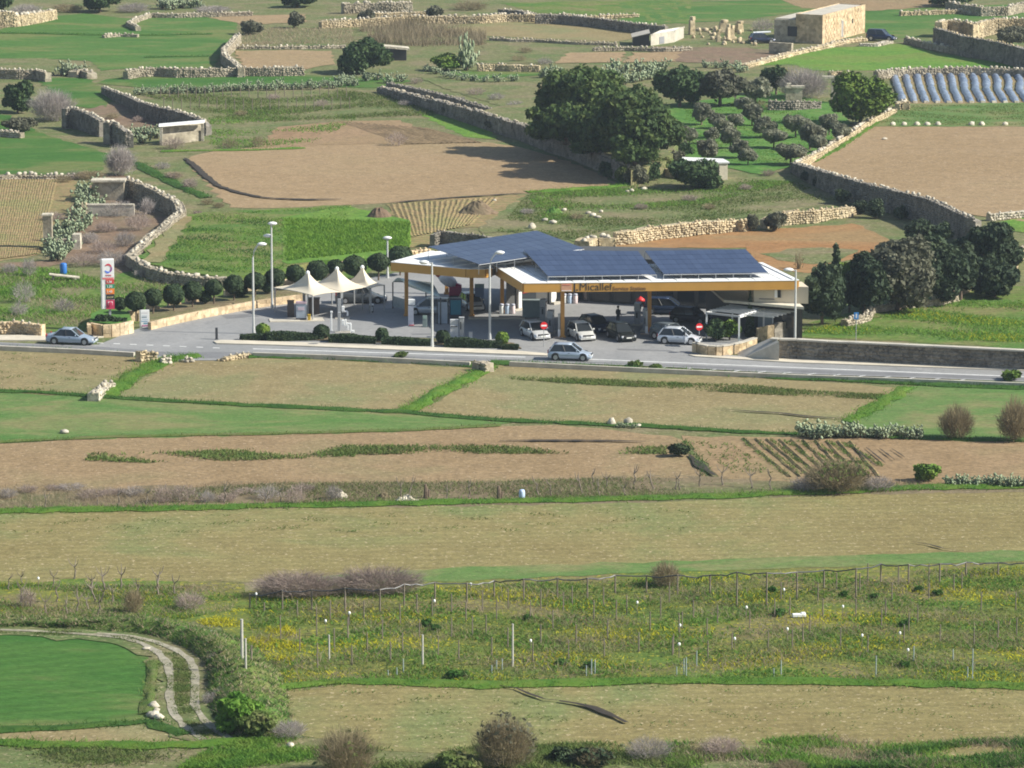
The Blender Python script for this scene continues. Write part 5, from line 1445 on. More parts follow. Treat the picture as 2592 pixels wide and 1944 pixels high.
verge('F', [(830, 1060), (900, 1060), (1100, 1010), (1300, 985), (1560, 920), (1800, 880), (2100, 840)], 1.6, .4, 16, 'weed', 'grassy edge under the conifers')

tufts('O', [(540, 1290), (1130, 1262), (1600, 1245), (2300, 1225), (2300, 1478), (1400, 1470), (900, 1472), (600, 1480), (540, 1420)], 42000, 'weed', 'dense weeds covering the vineyard ground', 'vineyard_weeds', .3, .14, -.3)
tufts('O', [(540, 1290), (1130, 1262), (1600, 1245), (2300, 1225), (2300, 1478), (1400, 1470), (900, 1472), (600, 1480), (540, 1420)], 44000, 'grass', 'patches of fresh green weeds in the vineyard', 'vineyard_weeds', .34, .2, .2, f=.6)
tufts('O', [(540, 1290), (1130, 1262), (1600, 1245), (2300, 1225), (2300, 1478), (1400, 1470), (900, 1472), (600, 1480), (540, 1420)], 30000, 'yellow', 'drifts of small yellow flowers in the vineyard', 'yellow_flowers', .32, .15, .75, f=.42)
tufts('O', [(540, 1290), (1130, 1262), (1600, 1245), (2300, 1225), (2300, 1478), (1400, 1470), (900, 1472), (600, 1480), (540, 1420)], 26000, 'dry', 'bare brown vine shoots and dry stalks in the vineyard', 'dry_stalks', .8, .06, .2, f=.5)
tufts('O', [(420, 1345), (540, 1310), (620, 1330), (660, 1400), (620, 1450), (560, 1430), (520, 1380)], 4500, 'yellow', 'bright yellow flowers at the left corner of the vineyard', 'yellow_flowers', .3, .15, .5, f=.8)
tufts('O', [(0, 1262), (540, 1268), (500, 1320), (400, 1338), (0, 1336)], 12000, 'grass', 'fresh weeds in the overgrown vine plot', 'vineyard_weeds', .3, .13, .0, f=.5)
tufts('O', [(0, 1262), (540, 1268), (500, 1320), (400, 1338), (0, 1336)], 6000, 'yellow', 'yellow flowers in the overgrown vine plot', 'yellow_flowers', .3, .09, .9, f=.5)
tufts('O', [(0, 1262), (540, 1268), (500, 1320), (400, 1338), (0, 1336)], 9000, 'dry', 'dry stalks in the overgrown vine plot', 'dry_stalks', .5, .05, -.2, f=.4)
tufts('O', [(-20, 1050), (600, 1042), (1000, 1040), (1400, 1030), (1560, 1032), (2240, 1052), (1800, 1066), (1400, 1080), (900, 1086), (-20, 1102)], 26000, 'dry', 'dry grass and bare shoots of the scrubby strip', 'dry_stalks', .55, .05, -.3, f=.3)
tufts('O', [(300, 1062), (600, 1046), (1000, 1042), (1400, 1034), (1700, 1050), (1400, 1080), (900, 1086), (400, 1096)], 16000, 'weed', 'green weeds of the scrubby strip', 'scrub_weeds', .35, .13, -.2, f=.3)
tufts('G', [(530, 780), (560, 735), (800, 735), (1200, 725), (1600, 705), (2212, 685), (2212, 755), (1500, 780), (900, 795)], 5000, 'weed', 'weeds in the strip along the brown field, left part', 'field_weeds', .4, .25, -.1, f=.55)
tufts('H', [(0, 690), (600, 685), (1000, 690), (1600, 715), (2060, 690), (2060, 740), (1300, 738), (600, 738), (0, 745)], 4500, 'weed', 'weeds in the strip along the brown field, right part', 'field_weeds', .4, .25, -.1, f=.55)
tufts('H', [(1040, 235), (1200, 228), (1500, 268), (2212, 300), (2212, 335), (1600, 310), (1100, 275)], 6000, 'weed', 'pale weeds in a strip across the wide tan field', 'field_weeds', .3, .18, -.1, f=.4)
tufts('I', [(0, 295), (500, 310), (800, 340), (1340, 370), (1300, 400), (800, 380), (0, 335)], 6000, 'weed', 'pale weeds in a strip across the wide tan field, right end', 'field_weeds', .3, .18, -.1, f=.4)
for (s_, a, b_, n_) in (('G', [(0, 110), (850, 140), (520, 360), (0, 330)], 0, 900), ('G', [(0, 1130), (2212, 1110), (2212, 1229), (0, 1229)], 0, 900), ('H', [(0, 1110), (2212, 1060), (2212, 1229), (0, 1229)], 0, 900), ('K', [(0, 960), (2212, 940), (2212, 1250), (0, 1300)], 0, 1000), ('L', [(0, 950), (2212, 970), (2212, 1280), (0, 1260)], 0, 1000)):
    tufts(s_, a, n_ * 3, 'weed', 'small weeds dotted over the tan field', 'field_weeds', .16, .2, 1.2, f=1.1)
tufts('L', [(0, 1310), (500, 1300), (900, 1270), (1280, 1265), (1450, 1320), (1900, 1290), (2240, 1275), (2240, 1470), (0, 1470)], 15000, 'grass', 'lush green growth along the bottom right edge', 'rough_grass', .5, .14, .15, f=.8)
tufts('L', [(0, 1310), (900, 1270), (1450, 1320), (2240, 1275), (2240, 1470), (0, 1470)], 9000, 'dry', 'dry stalks among the growth along the bottom right edge', 'dry_stalks', .6, .08, .2, f=.7)
tufts('L', [(800, 1420), (1400, 1370), (1900, 1300), (2240, 1280), (2240, 1470), (800, 1470)], 9000, 'dgrass', 'dark leafy growth along the bottom right edge', 'rough_grass', .55, .2, .3, f=.9)
tufts('K', [(0, 1330), (500, 1350), (1300, 1320), (2212, 1290), (2212, 1470), (0, 1470)], 20000, 'weed', 'rough weeds along the bottom edge', 'rough_grass', .45, .14, -.4, f=.5)
tufts('J', [(1480, 1290), (1900, 1270), (2212, 1300), (2212, 1470), (1100, 1470), (1300, 1350)], 14000, 'grass', 'green weeds at the bottom beside the track', 'rough_grass', .4, .15, -.2, f=.6)
tufts('J', [(-30, 1300), (500, 1320), (1100, 1310), (1500, 1340), (1400, 1470), (-30, 1470)], 8000, 'weed', 'sparse weeds on the bottom left plot', 'rough_grass', .3, .15, .5, f=.5)
tufts('J', [(-60, 600), (400, 612), (760, 640), (1000, 690), (1180, 800), (1240, 960), (1230, 1080), (1330, 1210), (1480, 1310), (1260, 1300), (1060, 1100), (1020, 880), (900, 710), (700, 655), (-60, 625)], 9000, 'weed', 'grass creeping over the farm track', 'track_grass', .22, .16, .3, f=1.2)
tufts('J', [(1070, 770), (1150, 790), (1180, 900), (1170, 1080), (1080, 1080), (1090, 900)], 2500, 'weed', 'grass between the two ruts of the track', 'rough_grass', .2, .12, None)
tufts('D', [(0, 690), (320, 690), (600, 740), (900, 740), (1400, 760), (1280, 850), (800, 860), (620, 940), (480, 1060), (0, 1010)], 16000, 'grass', 'rough grass of the slope left of the station', 'rough_grass', .5, .2, -.2, f=.35)
tufts('D', [(0, 690), (320, 690), (600, 740), (900, 740), (1400, 760), (1280, 850), (800, 860), (620, 940), (480, 1060), (0, 1010)], 12000, 'dry', 'dry stalks of the slope left of the station', 'dry_stalks', .6, .08, .3, f=.3)
tufts('D', [(1200, 360), (1640, 330), (2160, 300), (2160, 560), (1700, 700), (1400, 720), (1000, 660)], 16000, 'grass', 'weedy green growth above the curved wall', 'rough_grass', .4, .22, -.2, z=.9, f=.4)
tufts('D', [(1200, 360), (1640, 330), (1700, 450), (1700, 700), (1400, 720), (1000, 660)], 7000, 'dgrass', 'darker weeds above the curved wall', 'rough_grass', .5, .22, .5, z=.9, f=.5)
# bright crop rows: each row of plants a line of leafy clumps
A_, B_ = P('E', -300, 380, .93), P('E', -300, 640, .93)
C_, D_ = P('E', 440, 400, .93), P('E', 440, 560, .93)
XY = []
for i in range(34):
    f = i / 33
    a, b = A_.lerp(C_, f), B_.lerp(D_, f)
    for j in range(420):
        q = a.lerp(b, random.random())
        XY.append((q.x + random.gauss(0, .14), q.y))
V, F = blades(np.array(XY), .32, .16, .7, .93)
stuff('crop_rows', V, F, LEAF['crop'], 'rows of bright green crop plants behind the sails')
tufts('E', [(1190, 230), (1760, 185), (2240, 130), (2860, 150), (3150, 270), (2600, 350), (2330, 390), (1730, 440), (1500, 510), (1000, 460)], 24000, 'weed', 'rough grass of the slope behind the canopies', 'rough_grass', .35, .2, -.1, f=.3)
tufts('E', [(1190, 230), (1760, 185), (2240, 130), (2860, 150), (2300, 290), (1730, 330), (1300, 400)], 18000, 'grass', 'greener grass of the upper slope behind the canopies', 'rough_grass', .35, .2, .2, f=.3)
tufts('A', [(900, 600), (2212, 570), (2212, 740), (1700, 760), (1350, 740), (1100, 650)], 15000, 'weed', 'weeds of the far vine field', 'rough_grass', .5, .2, -.2, f=.3)
tufts('A', [(1300, 690), (2212, 690), (2212, 750), (1900, 920), (1300, 930)], 9000, 'grass', 'green weeds at the lower edge of the far vine field', 'rough_grass', .4, .22, .3, f=.3)
tufts('B', [(0, 560), (620, 640), (620, 720), (0, 740)], 6000, 'weed', 'weeds of the far vine field, right end', 'rough_grass', .5, .2, -.2, f=.3)
tufts('F', [(900, 1060), (1300, 990), (1800, 890), (2230, 850), (2230, 1150), (1500, 1130), (830, 1090)], 15000, 'grass', 'long grass behind the roadside wall', 'rough_grass', .35, .18, -.2, f=.35)
tufts('F', [(900, 1060), (1300, 990), (1800, 890), (2230, 850), (2230, 1150), (1500, 1130), (830, 1090)], 8000, 'yellow', 'yellow flowers in the grass behind the roadside wall', 'yellow_flowers', .35, .1, 1.0, f=.35)
tufts('C', [(100, 640), (640, 640), (1100, 800), (780, 1020), (100, 1000)], 9000, 'grass', 'grass under the olive trees', 'rough_grass', .3, .2, .0, f=.4)
tufts('A', [(1480, 170), (2200, 185), (2200, 275), (1500, 285)], 3500, 'dry', 'dry upright stalks on the far weed plot', 'dry_stalks', .8, .12, None)
tufts('C', [(1430, 660), (2300, 650), (2300, 780), (1280, 785)], 9000, 'weed', 'seedlings before the plastic row covers', 'seedlings', .25, .25, -.3, f=.5)

# ------------------------------------------------------------------ vineyard posts, wires, vines
POST = plain('weathered_wood', (.2, .165, .13), .9, var=.3, scale=5)
PPOST = plain('pale_post', (.46, .44, .4), .8, var=.15, scale=5)
def post_me(name, h, r, mat, n=6):
    mb = MB(); mb.tube([(0, 0, -.3), (0, 0, h)], [r, r * .9], n)
    return mb.mesh(name, mat)
PM = post_me('vine_post', 1.9, .045, POST)
GM = post_me('vine_post', 1.5, .04, plain('bluish_stake', (.32, .38, .37), .6))
# fence at the back
fence = thing('wire_fence', 'long vineyard fence of wooden posts with a dark top wire', 'fence', P('J', 1545, 500))
FP = [('J', 1555, 470, 375), ('J', 1757, 480, 350), ('J', 1940, 480, 345), ('J', 2147, 490, 335), ('K', 275, 495, 345), ('K', 425, 465, 310), ('K', 617, 440, 300), ('K', 815, 430, 305), ('K', 985, 395, 290), ('K', 1168, 420, 280), ('K', 1378, 410, 275), ('K', 1565, 415, 275), ('K', 1738, 375, 255), ('K', 1932, 370, 258), ('K', 2125, 385, 255), ('L', 258, 380, 255), ('L', 425, 450, 235), ('L', 610, 455, 240), ('L', 798, 415, 235), ('L', 967, 345, 225), ('L', 1165, 400, 215), ('L', 1320, 310, 185), ('L', 1492, 320, 190), ('L', 1687, 310, 185), ('L', 1850, 270, 175), ('L', 2050, 260, 178), ('L', 2240, 260, 176)]
tops = []
for s, u, vb, vt in FP:
    b = P(s, u, vb); h = (vb - vt) * K * mpp(b) / .985
    m = MB(); o = fence.location
    m.tube([(b.x - o.x, b.y - o.y, -.3), (b.x - o.x, b.y - o.y, h)], .055, 6)
    m.build('post', POST, fence)
    tops.append(Vector((b.x - o.x, b.y - o.y, h - .05)))
for i in range(len(tops) - 1):
    a, b = tops[i], tops[i + 1]
    m = MB()
    m.tube([a.lerp(b, f) + Vector((0, 0, -.5 * f * (1 - f) * random.uniform(.2, 1.6))) for f in (0, .2, .4, .6, .8, 1)], .045, 5)
    m.build('wire', DARK, fence)
# posts in rows
rows = [[(1645, 500, 430), (1850, 520, 415), (2055, 540, 415), (2170, 575, 495)], [(1745, 660, 510), (1865, 740, 590), (1970, 640, 460), (1975, 840, 680), (2080, 730, 590), (2165, 650, 520)]]
vp = []
for r_ in rows:
    for u, vb, vt in r_:
        vp.append(('J', u, vb, vt))
for i, (u, vb) in enumerate(((60, 480), (75, 660), (175, 540), (100, 820), (195, 740), (290, 660), (340, 800), (400, 565), (415, 740), (505, 500), (520, 660), (600, 520), (637, 760), (720, 650), (720, 500), (765, 790), (810, 550), (912, 480), (970, 770), (1000, 540), (1072, 470), (1210, 540), (1225, 800), (1275, 690), (1275, 470), (1350, 600), (1415, 490), (1447, 790), (1470, 450), (1495, 690), (1605, 540), (1665, 460), (1690, 660), (1745, 540), (1810, 510), (1885, 740), (1955, 610), (2020, 520), (2075, 430), (2100, 750), (2135, 620), (935, 630), (850, 640), (1070, 710), (1670, 780))):
    vp.append(('K', u, vb, vb - 125))
for i, (u, vb) in enumerate(((25, 760), (85, 600), (155, 530), (245, 780), (240, 640), (305, 560), (395, 730), (505, 590), (620, 720), (660, 520), (755, 510), (770, 710), (835, 680), (880, 620), (960, 520), (1045, 360), (1070, 700), (1165, 520), (1190, 360), (1240, 750), (1240, 300), (1325, 580), (1350, 520), (1430, 320), (1465, 680), (1495, 610), (1550, 560), (1620, 300), (1690, 680), (1775, 370), (1825, 350), (1900, 700), (1945, 480), (2050, 660), (2160, 480), (2165, 640), (1620, 420), (1390, 420), (930, 420), (700, 420))):
    vp.append(('L', u, vb, vb - 115))
for s, u, vb, vt in vp:
    b = P(s, u, vb)
    h = (vb - vt) * K * mpp(b) / .985
    tag(link('vine_post', PM, None, b, random.random(), (1, 1, h / 1.9)), 'thin brown wooden post standing among the vineyard weeds', 'post', 'vineyard posts')
for s, u, vb, vt in (('K', 325, 890, 850), ('K', 380, 890, 835), ('K', 420, 870, 780), ('K', 970, 870, 820), ('K', 1000, 850, 790), ('K', 1035, 850, 780), ('K', 1558, 890, 820), ('K', 1590, 890, 780), ('K', 1612, 880, 785), ('K', 2120, 880, 830), ('K', 2165, 880, 780), ('L', 110, 890, 770), ('L', 175, 830, 730), ('L', 655, 890, 840), ('L', 700, 890, 790), ('L', 1290, 900, 760), ('L', 1890, 920, 715), ('L', 1860, 910, 830), ('L', 1525, 800, 700), ('L', 1770, 790, 720)):
    b = P(s, u, vb); h = (vb - vt) * K * mpp(b) / .985
    tag(link('vine_stake', GM, None, b, 0, (1, 1, h / 1.5)), 'short bluish stake at the lower edge of the vineyard', 'stake', 'bluish stakes of the vineyard')
def pole(s, u, vb, vt, label, r=.06, mat=PPOST, name='pole', cat='pole'):
    b = P(s, u, vb); h = (vb - vt) * SHEETS[s][2] * mpp(b) / .985
    mb = MB(); mb.tube([(0, 0, -.3), (0, 0, h)], [r, r * .9], 8)
    o = mb.build(name, mat); o.location = b
    return tag(o, label, cat)
pole('J', 1507, 870, 530, 'tallest pale pole at the corner of the vineyard', .1)
pole('J', 1530, 930, 650, 'second pale pole at the corner of the vineyard, nearer the front field', .07)
pole('J', 1565, 840, 695, 'short dark pole behind the twin pale poles', .06, POST)
pole('J', 2048, 790, 630, 'white pole at the left part of the vineyard', .06)
pole('K', 540, 820, 628, 'white pole left of centre in the vineyard', .07)
pole('K', 1100, 830, 560, 'tallest white pole in the middle of the vineyard', .07)
TAG = plain('white_plastic', (.85, .85, .84), .5, var=.03)
for s, u, v in (('J', 1593, 378), ('J', 2172, 495), ('J', 2025, 545), ('K', 85, 495), ('K', 840, 317), ('K', 613, 420), ('K', 1212, 668), ('K', 1875, 430), ('K', 2137, 690), ('L', 65, 690), ('L', 72, 572), ('L', 412, 655), ('L', 485, 460), ('L', 718, 350), ('L', 740, 595), ('L', 1085, 455), ('L', 1205, 635), ('L', 1440, 620), ('L', 1490, 725), ('J', 238, 280)):
    z = .9
    b = P(s, u, v, z); mb = MB()
    mb.lathe([(.02, -.11), (.07, -.08), (.08, 0), (.07, .07), (.02, .11)], (0, 0, 0), 8)
    o = mb.build('bottle', TAG, None, True); o.location = b
    m2 = MB(); m2.tube([(0, 0, -.9), (0, 0, -.1)], .02, 5)
    m2.build('stick', POST, o)
    tag(o, 'white plastic bottle hung on a stick among the vines', 'bottle', 'white bottles in the vineyard')
mb = MB(); mb.box((0, 0, .28), (1.5, .5, .4), .1); mb.box((.45, .1, .5), (.5, .4, .2), .3)
o = mb.build('sack', TAG, None, False, .08); o.scale = (.6, .6, .6); o.location = P('L', 812, 525)
tag(o, 'large white sack lying in the vineyard on the right', 'sack')
# bare vines: crooked stumps
def vine_me():
    mb = MB()
    p = Vector((0, 0, -.1)); path = [p]
    for i in range(4):
        p = p + Vector((random.uniform(-.12, .12), random.uniform(-.1, .1), .22)); path.append(p)
    mb.tube(path, [.07, .06, .05, .05, .04], 5)
    for k in range(4):
        a = random.uniform(0, 6.3); q = path[-1]
        mb.tube([q, q + Vector((math.cos(a) * .3, math.sin(a) * .2, .25)), q + Vector((math.cos(a) * .45, math.sin(a) * .3, .6))], [.035, .025, .008], 4)
    return mb.mesh('vine_stump', POST)
VM = [vine_me() for _ in range(4)]
for s, u, v, lab, k in [('J', x, y, 0, 1.0) for x, y in ((60, 350), (140, 330), (330, 335), (360, 430), (460, 285), (570, 355), (640, 355), (760, 345), (990, 345), (1090, 385), (200, 460), (130, 440), (420, 500), (580, 430), (640, 430), (700, 440), (540, 480), (290, 500), (990, 390), (860, 420), (610, 520), (480, 490))] + \
        [('H', x, y, 1, 1.05) for x, y in ((690, 1020), (830, 1010), (1250, 1000), (1330, 1000), (1530, 990), (1640, 1000), (1680, 950), (1800, 1010), (1970, 960), (2120, 960), (460, 990), (400, 1010), (1600, 930), (1860, 930))] + \
        [('I', x, y, 1, 1.05) for x, y in ((60, 960), (510, 950), (630, 960), (200, 940), (340, 930))] + \
        [('G', x, y, 1, 1.0) for x, y in ((740, 1060), (1110, 1040), (1400, 1040), (1650, 1060), (1750, 1030), (1880, 1020), (280, 1070), (600, 1050), (920, 1050))]:
    tag(link('vine_stump', random.choice(VM), None, P(s, u, v), random.uniform(0, 6), k * random.uniform(.8, 1.2)),
        ('bare crooked vine in the overgrown plot at the left', 'bare pale vine in the scrubby strip across the middle')[lab], 'vine', ('bare vines of the overgrown plot', 'bare vines of the scrubby strip')[lab])
# far vine posts under the cactus hedge
for i in range(22):
    for j in range(2):
        b = P('A', 1000 + i * 55 + j * 20, 610 + j * 75 + random.uniform(-8, 8))
        tag(link('vine_post', PM, None, b, 0, (1.3, 1.3, .85)), 'thin post in the far vine field under the cactus hedge', 'post', 'posts of the far vine field')
# litter in the scrubby strip
mb = MB(); mb.lathe([(.3, 0), (.36, .5), (.36, 1.0), (.28, 1.25), (.15, 1.3)], (0, 0, 0), 12)
o = mb.build('drum', plain('pale_blue_plastic', (.45, .55, .75), .5), None, True); o.location = P('H', 1158, 1020); o.scale = (.62, .62, .6); tag(o, 'pale blue drum standing in the scrubby strip', 'drum')
for u, v, lab in ((560, 1010, 'dark stump in the scrubby strip, left of two'), (1015, 1020, 'dark stump in the scrubby strip, right of two')):
    mb = MB(); mb.tube([(0, 0, -.1), (.05, 0, .7), (-.05, .05, 1.5)], [.32, .28, .16], 7); mb.tube([(.3, 0, -.1), (.35, 0, .9)], [.2, .12], 6)
    o = mb.build('tree_stump', BARK); o.scale = (.65, .65, .7); o.location = P('H', u, v); tag(o, lab, 'stump')
for u, v, lab in ((440, 1035, 'white sheeted heap in the scrubby strip'), (300, 1015, 'brown heap of junk in the scrubby strip'), (30, 1010, 'pale stone heap at the left in the scrubby strip')):
    heap('H', u, v, 90 if u > 400 else 60, 36, PALEST if u != 300 else SOILS['scrub'], lab)
mb = MB(); mb.lathe([(.3, 0), (.34, .3), (.34, .9), (.3, .95), (.12, 1.0)], (0, 0, 0), 12)
o = mb.build('water_drum', plain('blue_plastic', (.03, .16, .5), .4), None, True); o.location = P('D', 395, 730); o.scale = (1.0, .95, 1.25); tag(o, 'blue drum on the slope left of the totem sign', 'drum')
mb = MB(); mb.box((0, 0, .5), (3.0, .8, .18), .1, .12); mb.box((-1.1, 0, .2), (.2, .6, .5)); mb.box((1.1, 0, .1), (.2, .6, .4))
o = mb.build('trough', PALEST, None, False, .05); o.location = P('D', 400, 765); tag(o, 'pale stone trough below the blue drum', 'trough')
# ------------------------------------------------------------------ service station
SOLAR = None
def solar_mat():
    m, nt, b = new_mat('solar_glass')
    oi = nt.nodes.new('ShaderNodeObjectInfo')
    r = ramp(nt, oi.outputs['Random'], [(0, (.028, .042, .095)), (1, (.04, .058, .12))])
    nt.links.new(r.outputs['Color'], b.inputs['Base Color'])
    b.inputs['Roughness'].default_value = .3
    b.inputs['Specular IOR Level'].default_value = .28
    return m
SOLAR = solar_mat()
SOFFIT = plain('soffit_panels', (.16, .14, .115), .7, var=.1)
GLASS = plain('dark_glass', (.02, .025, .03), .12, spec=.6, var=.0)
ZT, ZB = 5.3, 4.5

def canopy(label, poly, fascia_from, mats):
    """flat canopy: soffit, white roof sheets, fascia panels, columns added by the caller"""
    o0 = Vector((poly[0].x, poly[0].y, 0))
    t = thing('canopy', label, 'canopy', o0)
    L = [p - o0 for p in poly]
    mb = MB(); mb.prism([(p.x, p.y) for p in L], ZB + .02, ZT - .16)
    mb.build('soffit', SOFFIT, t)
    n = len(L)
    cen = sum(L, Vector()) / n
    for i in fascia_from:
        a, b = L[i], L[(i + 1) % n]
        d = b - a; d.z = 0
        nn = Vector((d.y, -d.x, 0)).normalized()
        if nn.dot((a + b) / 2 - cen) < 0: nn = -nn
        m = MB()
        m.prism([a + nn * .004, b + nn * .004, b + nn * .14, a + nn * .14], ZB, ZT)
        m.build('fascia', mats[i], t)
        m = MB()
        m.prism([a - nn * .25, b - nn * .25, b + nn * .17, a + nn * .17], ZT + .004, ZT + .05)
        m.build('fascia_cap', WHITE, t)
    return t, L

FL, FR, BR, BL = P('E', 1170, 780, ZT), P('F', 803, 762, ZT), P('F', 575, 652, ZT), P('E', 985, 665, ZT)
ca, La = canopy('large canopy with the orange fascia carrying the station name', [FL, FR, BR, BL], [0, 1, 3], {0: ORANGE, 1: ORANGE, 3: ORANGE})
ROOFW = plain('white_roof_sheet', (.8, .8, .79), .6, var=.08, scale=1.2)
for i in range(21):
    f0, f1 = i / 21 + .002, (i + 1) / 21 - .003
    a, b, c, d = La[0].lerp(La[1], f0), La[0].lerp(La[1], f1), La[3].lerp(La[2], f1), La[3].lerp(La[2], f0)
    m = MB(); m.prism([a.lerp(d, .004), b.lerp(c, .004), c, d], ZT - .15, ZT - .03 - .02 * (i % 2))
    m.build('roof_sheet', ROOFW, ca)
def column(s, u, v, parent, lab=None, w=.34, h=ZB, mat=ORANGE):
    b = P(s, u, v); o = parent.location
    m = MB(); m.box((b.x - o.x, b.y - o.y, h / 2), (w, w, h + .06), .1)
    m.box((b.x - o.x, b.y - o.y, .1), (w * 1.5, w * 1.5, .25), .1)
    return m.build('column', mat, parent)
ORANGE2 = plain('orange_column_paint', (.5, .24, .05), .5, var=.1)
for u, v in ((1410, 1120), (1950, 1085), (1225, 912), (1035, 965)):
    column('E', u, v, ca, mat=ORANGE2)

# lettering on the front fascia
def text(name, body, mat, size, loc, parent, xdir, spacing=1.0, bold=0.0, ext=.012):
    cu = bpy.data.curves.new(name, 'FONT')
    cu.body = body
    cu.size = size
    cu.extrude = ext
    cu.offset = bold
    cu.space_character = spacing
    cu.resolution_u = 3
    cu.materials.append(mat)
    o = bpy.data.objects.new(name, cu)
    COL.objects.link(o)
    x = Vector(xdir).normalized(); z = Vector((0, 0, 1)); y = x.cross(z)
    M = Matrix((x, z, -y)).transposed().to_4x4()
    # local X along the face, local Y up, local Z out of the face
    M = Matrix(((x.x, 0, -y.x * -1, 0), (x.y, 0, -y.y * -1, 0), (0, 1, 0, 0), (0, 0, 0, 1)))
    mw = Matrix.Translation(Vector(loc)) @ M
    bpy.context.view_layer.update()
    me = bpy.data.meshes.new_from_object(o.evaluated_get(bpy.context.evaluated_depsgraph_get()))
    bpy.data.objects.remove(o)
    o = link(name, me, parent)
    o.matrix_local = mw
    return o
fx = (La[1] - La[0]).normalized()
fn = Vector((fx.y, -fx.x, 0)); fn = fn if fn.y < 0 else -fn
def on_fascia(u, z):
    """point on the front fascia below sheet-E column u"""
    f = (u - 1170) / (F_END - 1170)
    p = La[0].lerp(La[1], f); return Vector((p.x, p.y, z)) + fn * .15
F_END = 1170 + (FR.x - FL.x) / (mpp(FL) * K)
LET = plain('dark_lettering', (.035, .025, .02), .6)
text('lettering', 'J.', LET, 1.0, on_fascia(1476, ZB + .12), ca, fx, 1.0, .02)
text('lettering', 'Micallef', LET, .98, on_fascia(1512, ZB + .12), ca, fx, 1.0, .0)
text('lettering', 'Service Station', plain('brown_lettering', (.16, .075, .03), .6), .5, on_fascia(1722, ZB + .1), ca, fx, 1.0, .006)
m = MB(); p = on_fascia(1435, ZB + .42); m.box(p, (.95, .03, .66), math.atan2(fx.y, fx.x)); m.build('logo_panel', plain('pale_pink_panel', (.6, .32, .2), .5), ca)
m = MB(); p = on_fascia(1435, ZB + .12) + fn * .03; m.box(p, (.9, .02, .06), math.atan2(fx.y, fx.x)); m.build('logo_line', WHITE, ca)
m = MB(); p = on_fascia(1435, ZB + .66) + fn * .03; m.box(p, (.7, .02, .07), math.atan2(fx.y, fx.x)); m.build('logo_line', plain('soft_red', (.6, .15, .1), .5), ca)

polyB = [P('E', 350, 648, ZT), P('E', 812, 690, ZT), P('E', 930, 692, ZT), P('E', 966, 684, ZT), P('E', 1060, 655, ZT), P('E', 1560, 578, ZT), P('E', 1250, 500, ZT), P('E', 600, 580, ZT)]
cb, Lb = canopy('smaller angled canopy with the plain orange fascia, left of the named one', polyB, [0, 1, 2, 7], {0: ORANGE, 1: ORANGE, 2: ORANGE, 7: ORANGE})
m = MB(); m.prism([(p.x, p.y) for p in Lb], ZT - .15, ZT - .05); m.build('roof_sheet', ROOFW, cb)
for u, v in ((845, 990), (440, 985), (1300, 870), (690, 850)):
    column('E', u, v, cb, mat=ORANGE2)

# solar arrays: every module its own part
def solar(label, c, nx, ny, zlow):
    """c: corners low-left, low-right, high-right, high-left"""
    o0 = Vector((c[0].x, c[0].y, 0))
    t = thing('solar_array', label, 'solar panels', o0, 0, 'solar arrays on the canopies')
    ll, lr, hr, hl = [p - o0 for p in c]
    n = (lr - ll).cross(hl - ll).normalized()
    def at(i, j):
        return (ll.lerp(lr, i)).lerp(hl.lerp(hr, i), j)
    for i in range(nx):
        for j in range(ny):
            e = .012
            q = [at((i + e) / nx, (j + e * 1.5) / ny), at((i + 1 - e) / nx, (j + e * 1.5) / ny), at((i + 1 - e) / nx, (j + 1 - e * 1.5) / ny), at((i + e) / nx, (j + 1 - e * 1.5) / ny)]
            m = MB(); m.add([p - n * .04 for p in q] + q, [(3, 2, 1, 0), (4, 5, 6, 7), (0, 1, 5, 4), (1, 2, 6, 5), (2, 3, 7, 6), (3, 0, 4, 7)])
            m.build('solar_module', SOLAR, t)
    m = MB()
    for j in range(ny + 1):
        a, b = at(0, j / ny) - n * .09, at(1, j / ny) - n * .09
        m.tube([a, b], .035, 4)
    for i in range(7):
        for j in (0, .5, 1):
            a = at(i / 6, j) - n * .1
            m.tube([(a.x, a.y, ZT - .06), a], .035, 4)
    m.build('rack', GREY, t)
    return t
solar('left tilted solar array on the smaller canopy', [P('E', 890, 660, 6.2), P('E', 1545, 562, 6.2), P('E', 1250, 450, 6.6), P('E', 575, 550, 6.4)], 12, 5, 0)
solar('middle solar array on the large canopy, left of the dark gap', [P('E', 1320, 733, 5.75), P('E', 1995, 722, 5.75), P('E', 1880, 577, 6.5), P('E', 1170, 572, 6.5)], 15, 5, 0)
solar('right solar array on the large canopy, right of the dark gap', [P('E', 2040, 720, 5.75), P('F', 620, 712, 5.75), P('F', 480, 566, 6.5), P('E', 1922, 576, 6.5)], 14, 5, 0)

# shop and annex
SHOPW = plain('cream_render', (.6, .52, .4), .85, var=.08, scale=.6)
DARKW = plain('dark_grey_cladding', (.07, .07, .068), .7, var=.1)
sh = [P('E', 1060, 955), P('E', 1450, 890), P('E', 2380, 945), P('E', 2420, 850), P('E', 1150, 820)]
o0 = sh[0].copy()
shop = thing('shop', 'shop building under the canopies with dark walls and pale pillars', 'building', o0)
L = [p - o0 for p in sh]
m = MB(); m.prism([(p.x, p.y) for p in L], -.1, 4.42); m.build('wall', DARKW, shop)
def facade(a, b, f0, f1, z0, z1, name, mat, parent, out=.05, th=.06):
    d = (b - a).normalized(); n = Vector((d.y, -d.x, 0)); n = n if n.y < 0 else -n
    p, q = a.lerp(b, f0) + n * out, a.lerp(b, f1) + n * out
    m = MB(); m.prism([p, q, q + n * th, p + n * th], z0, z1); return m.build(name, mat, parent)
facade(L[0], L[1], .16, .21, .0, 3.2, 'pillar', WHITE, shop, .02, .3)
facade(L[0], L[1], .68, .76, .0, 3.2, 'pillar', WHITE, shop, .02, .3)
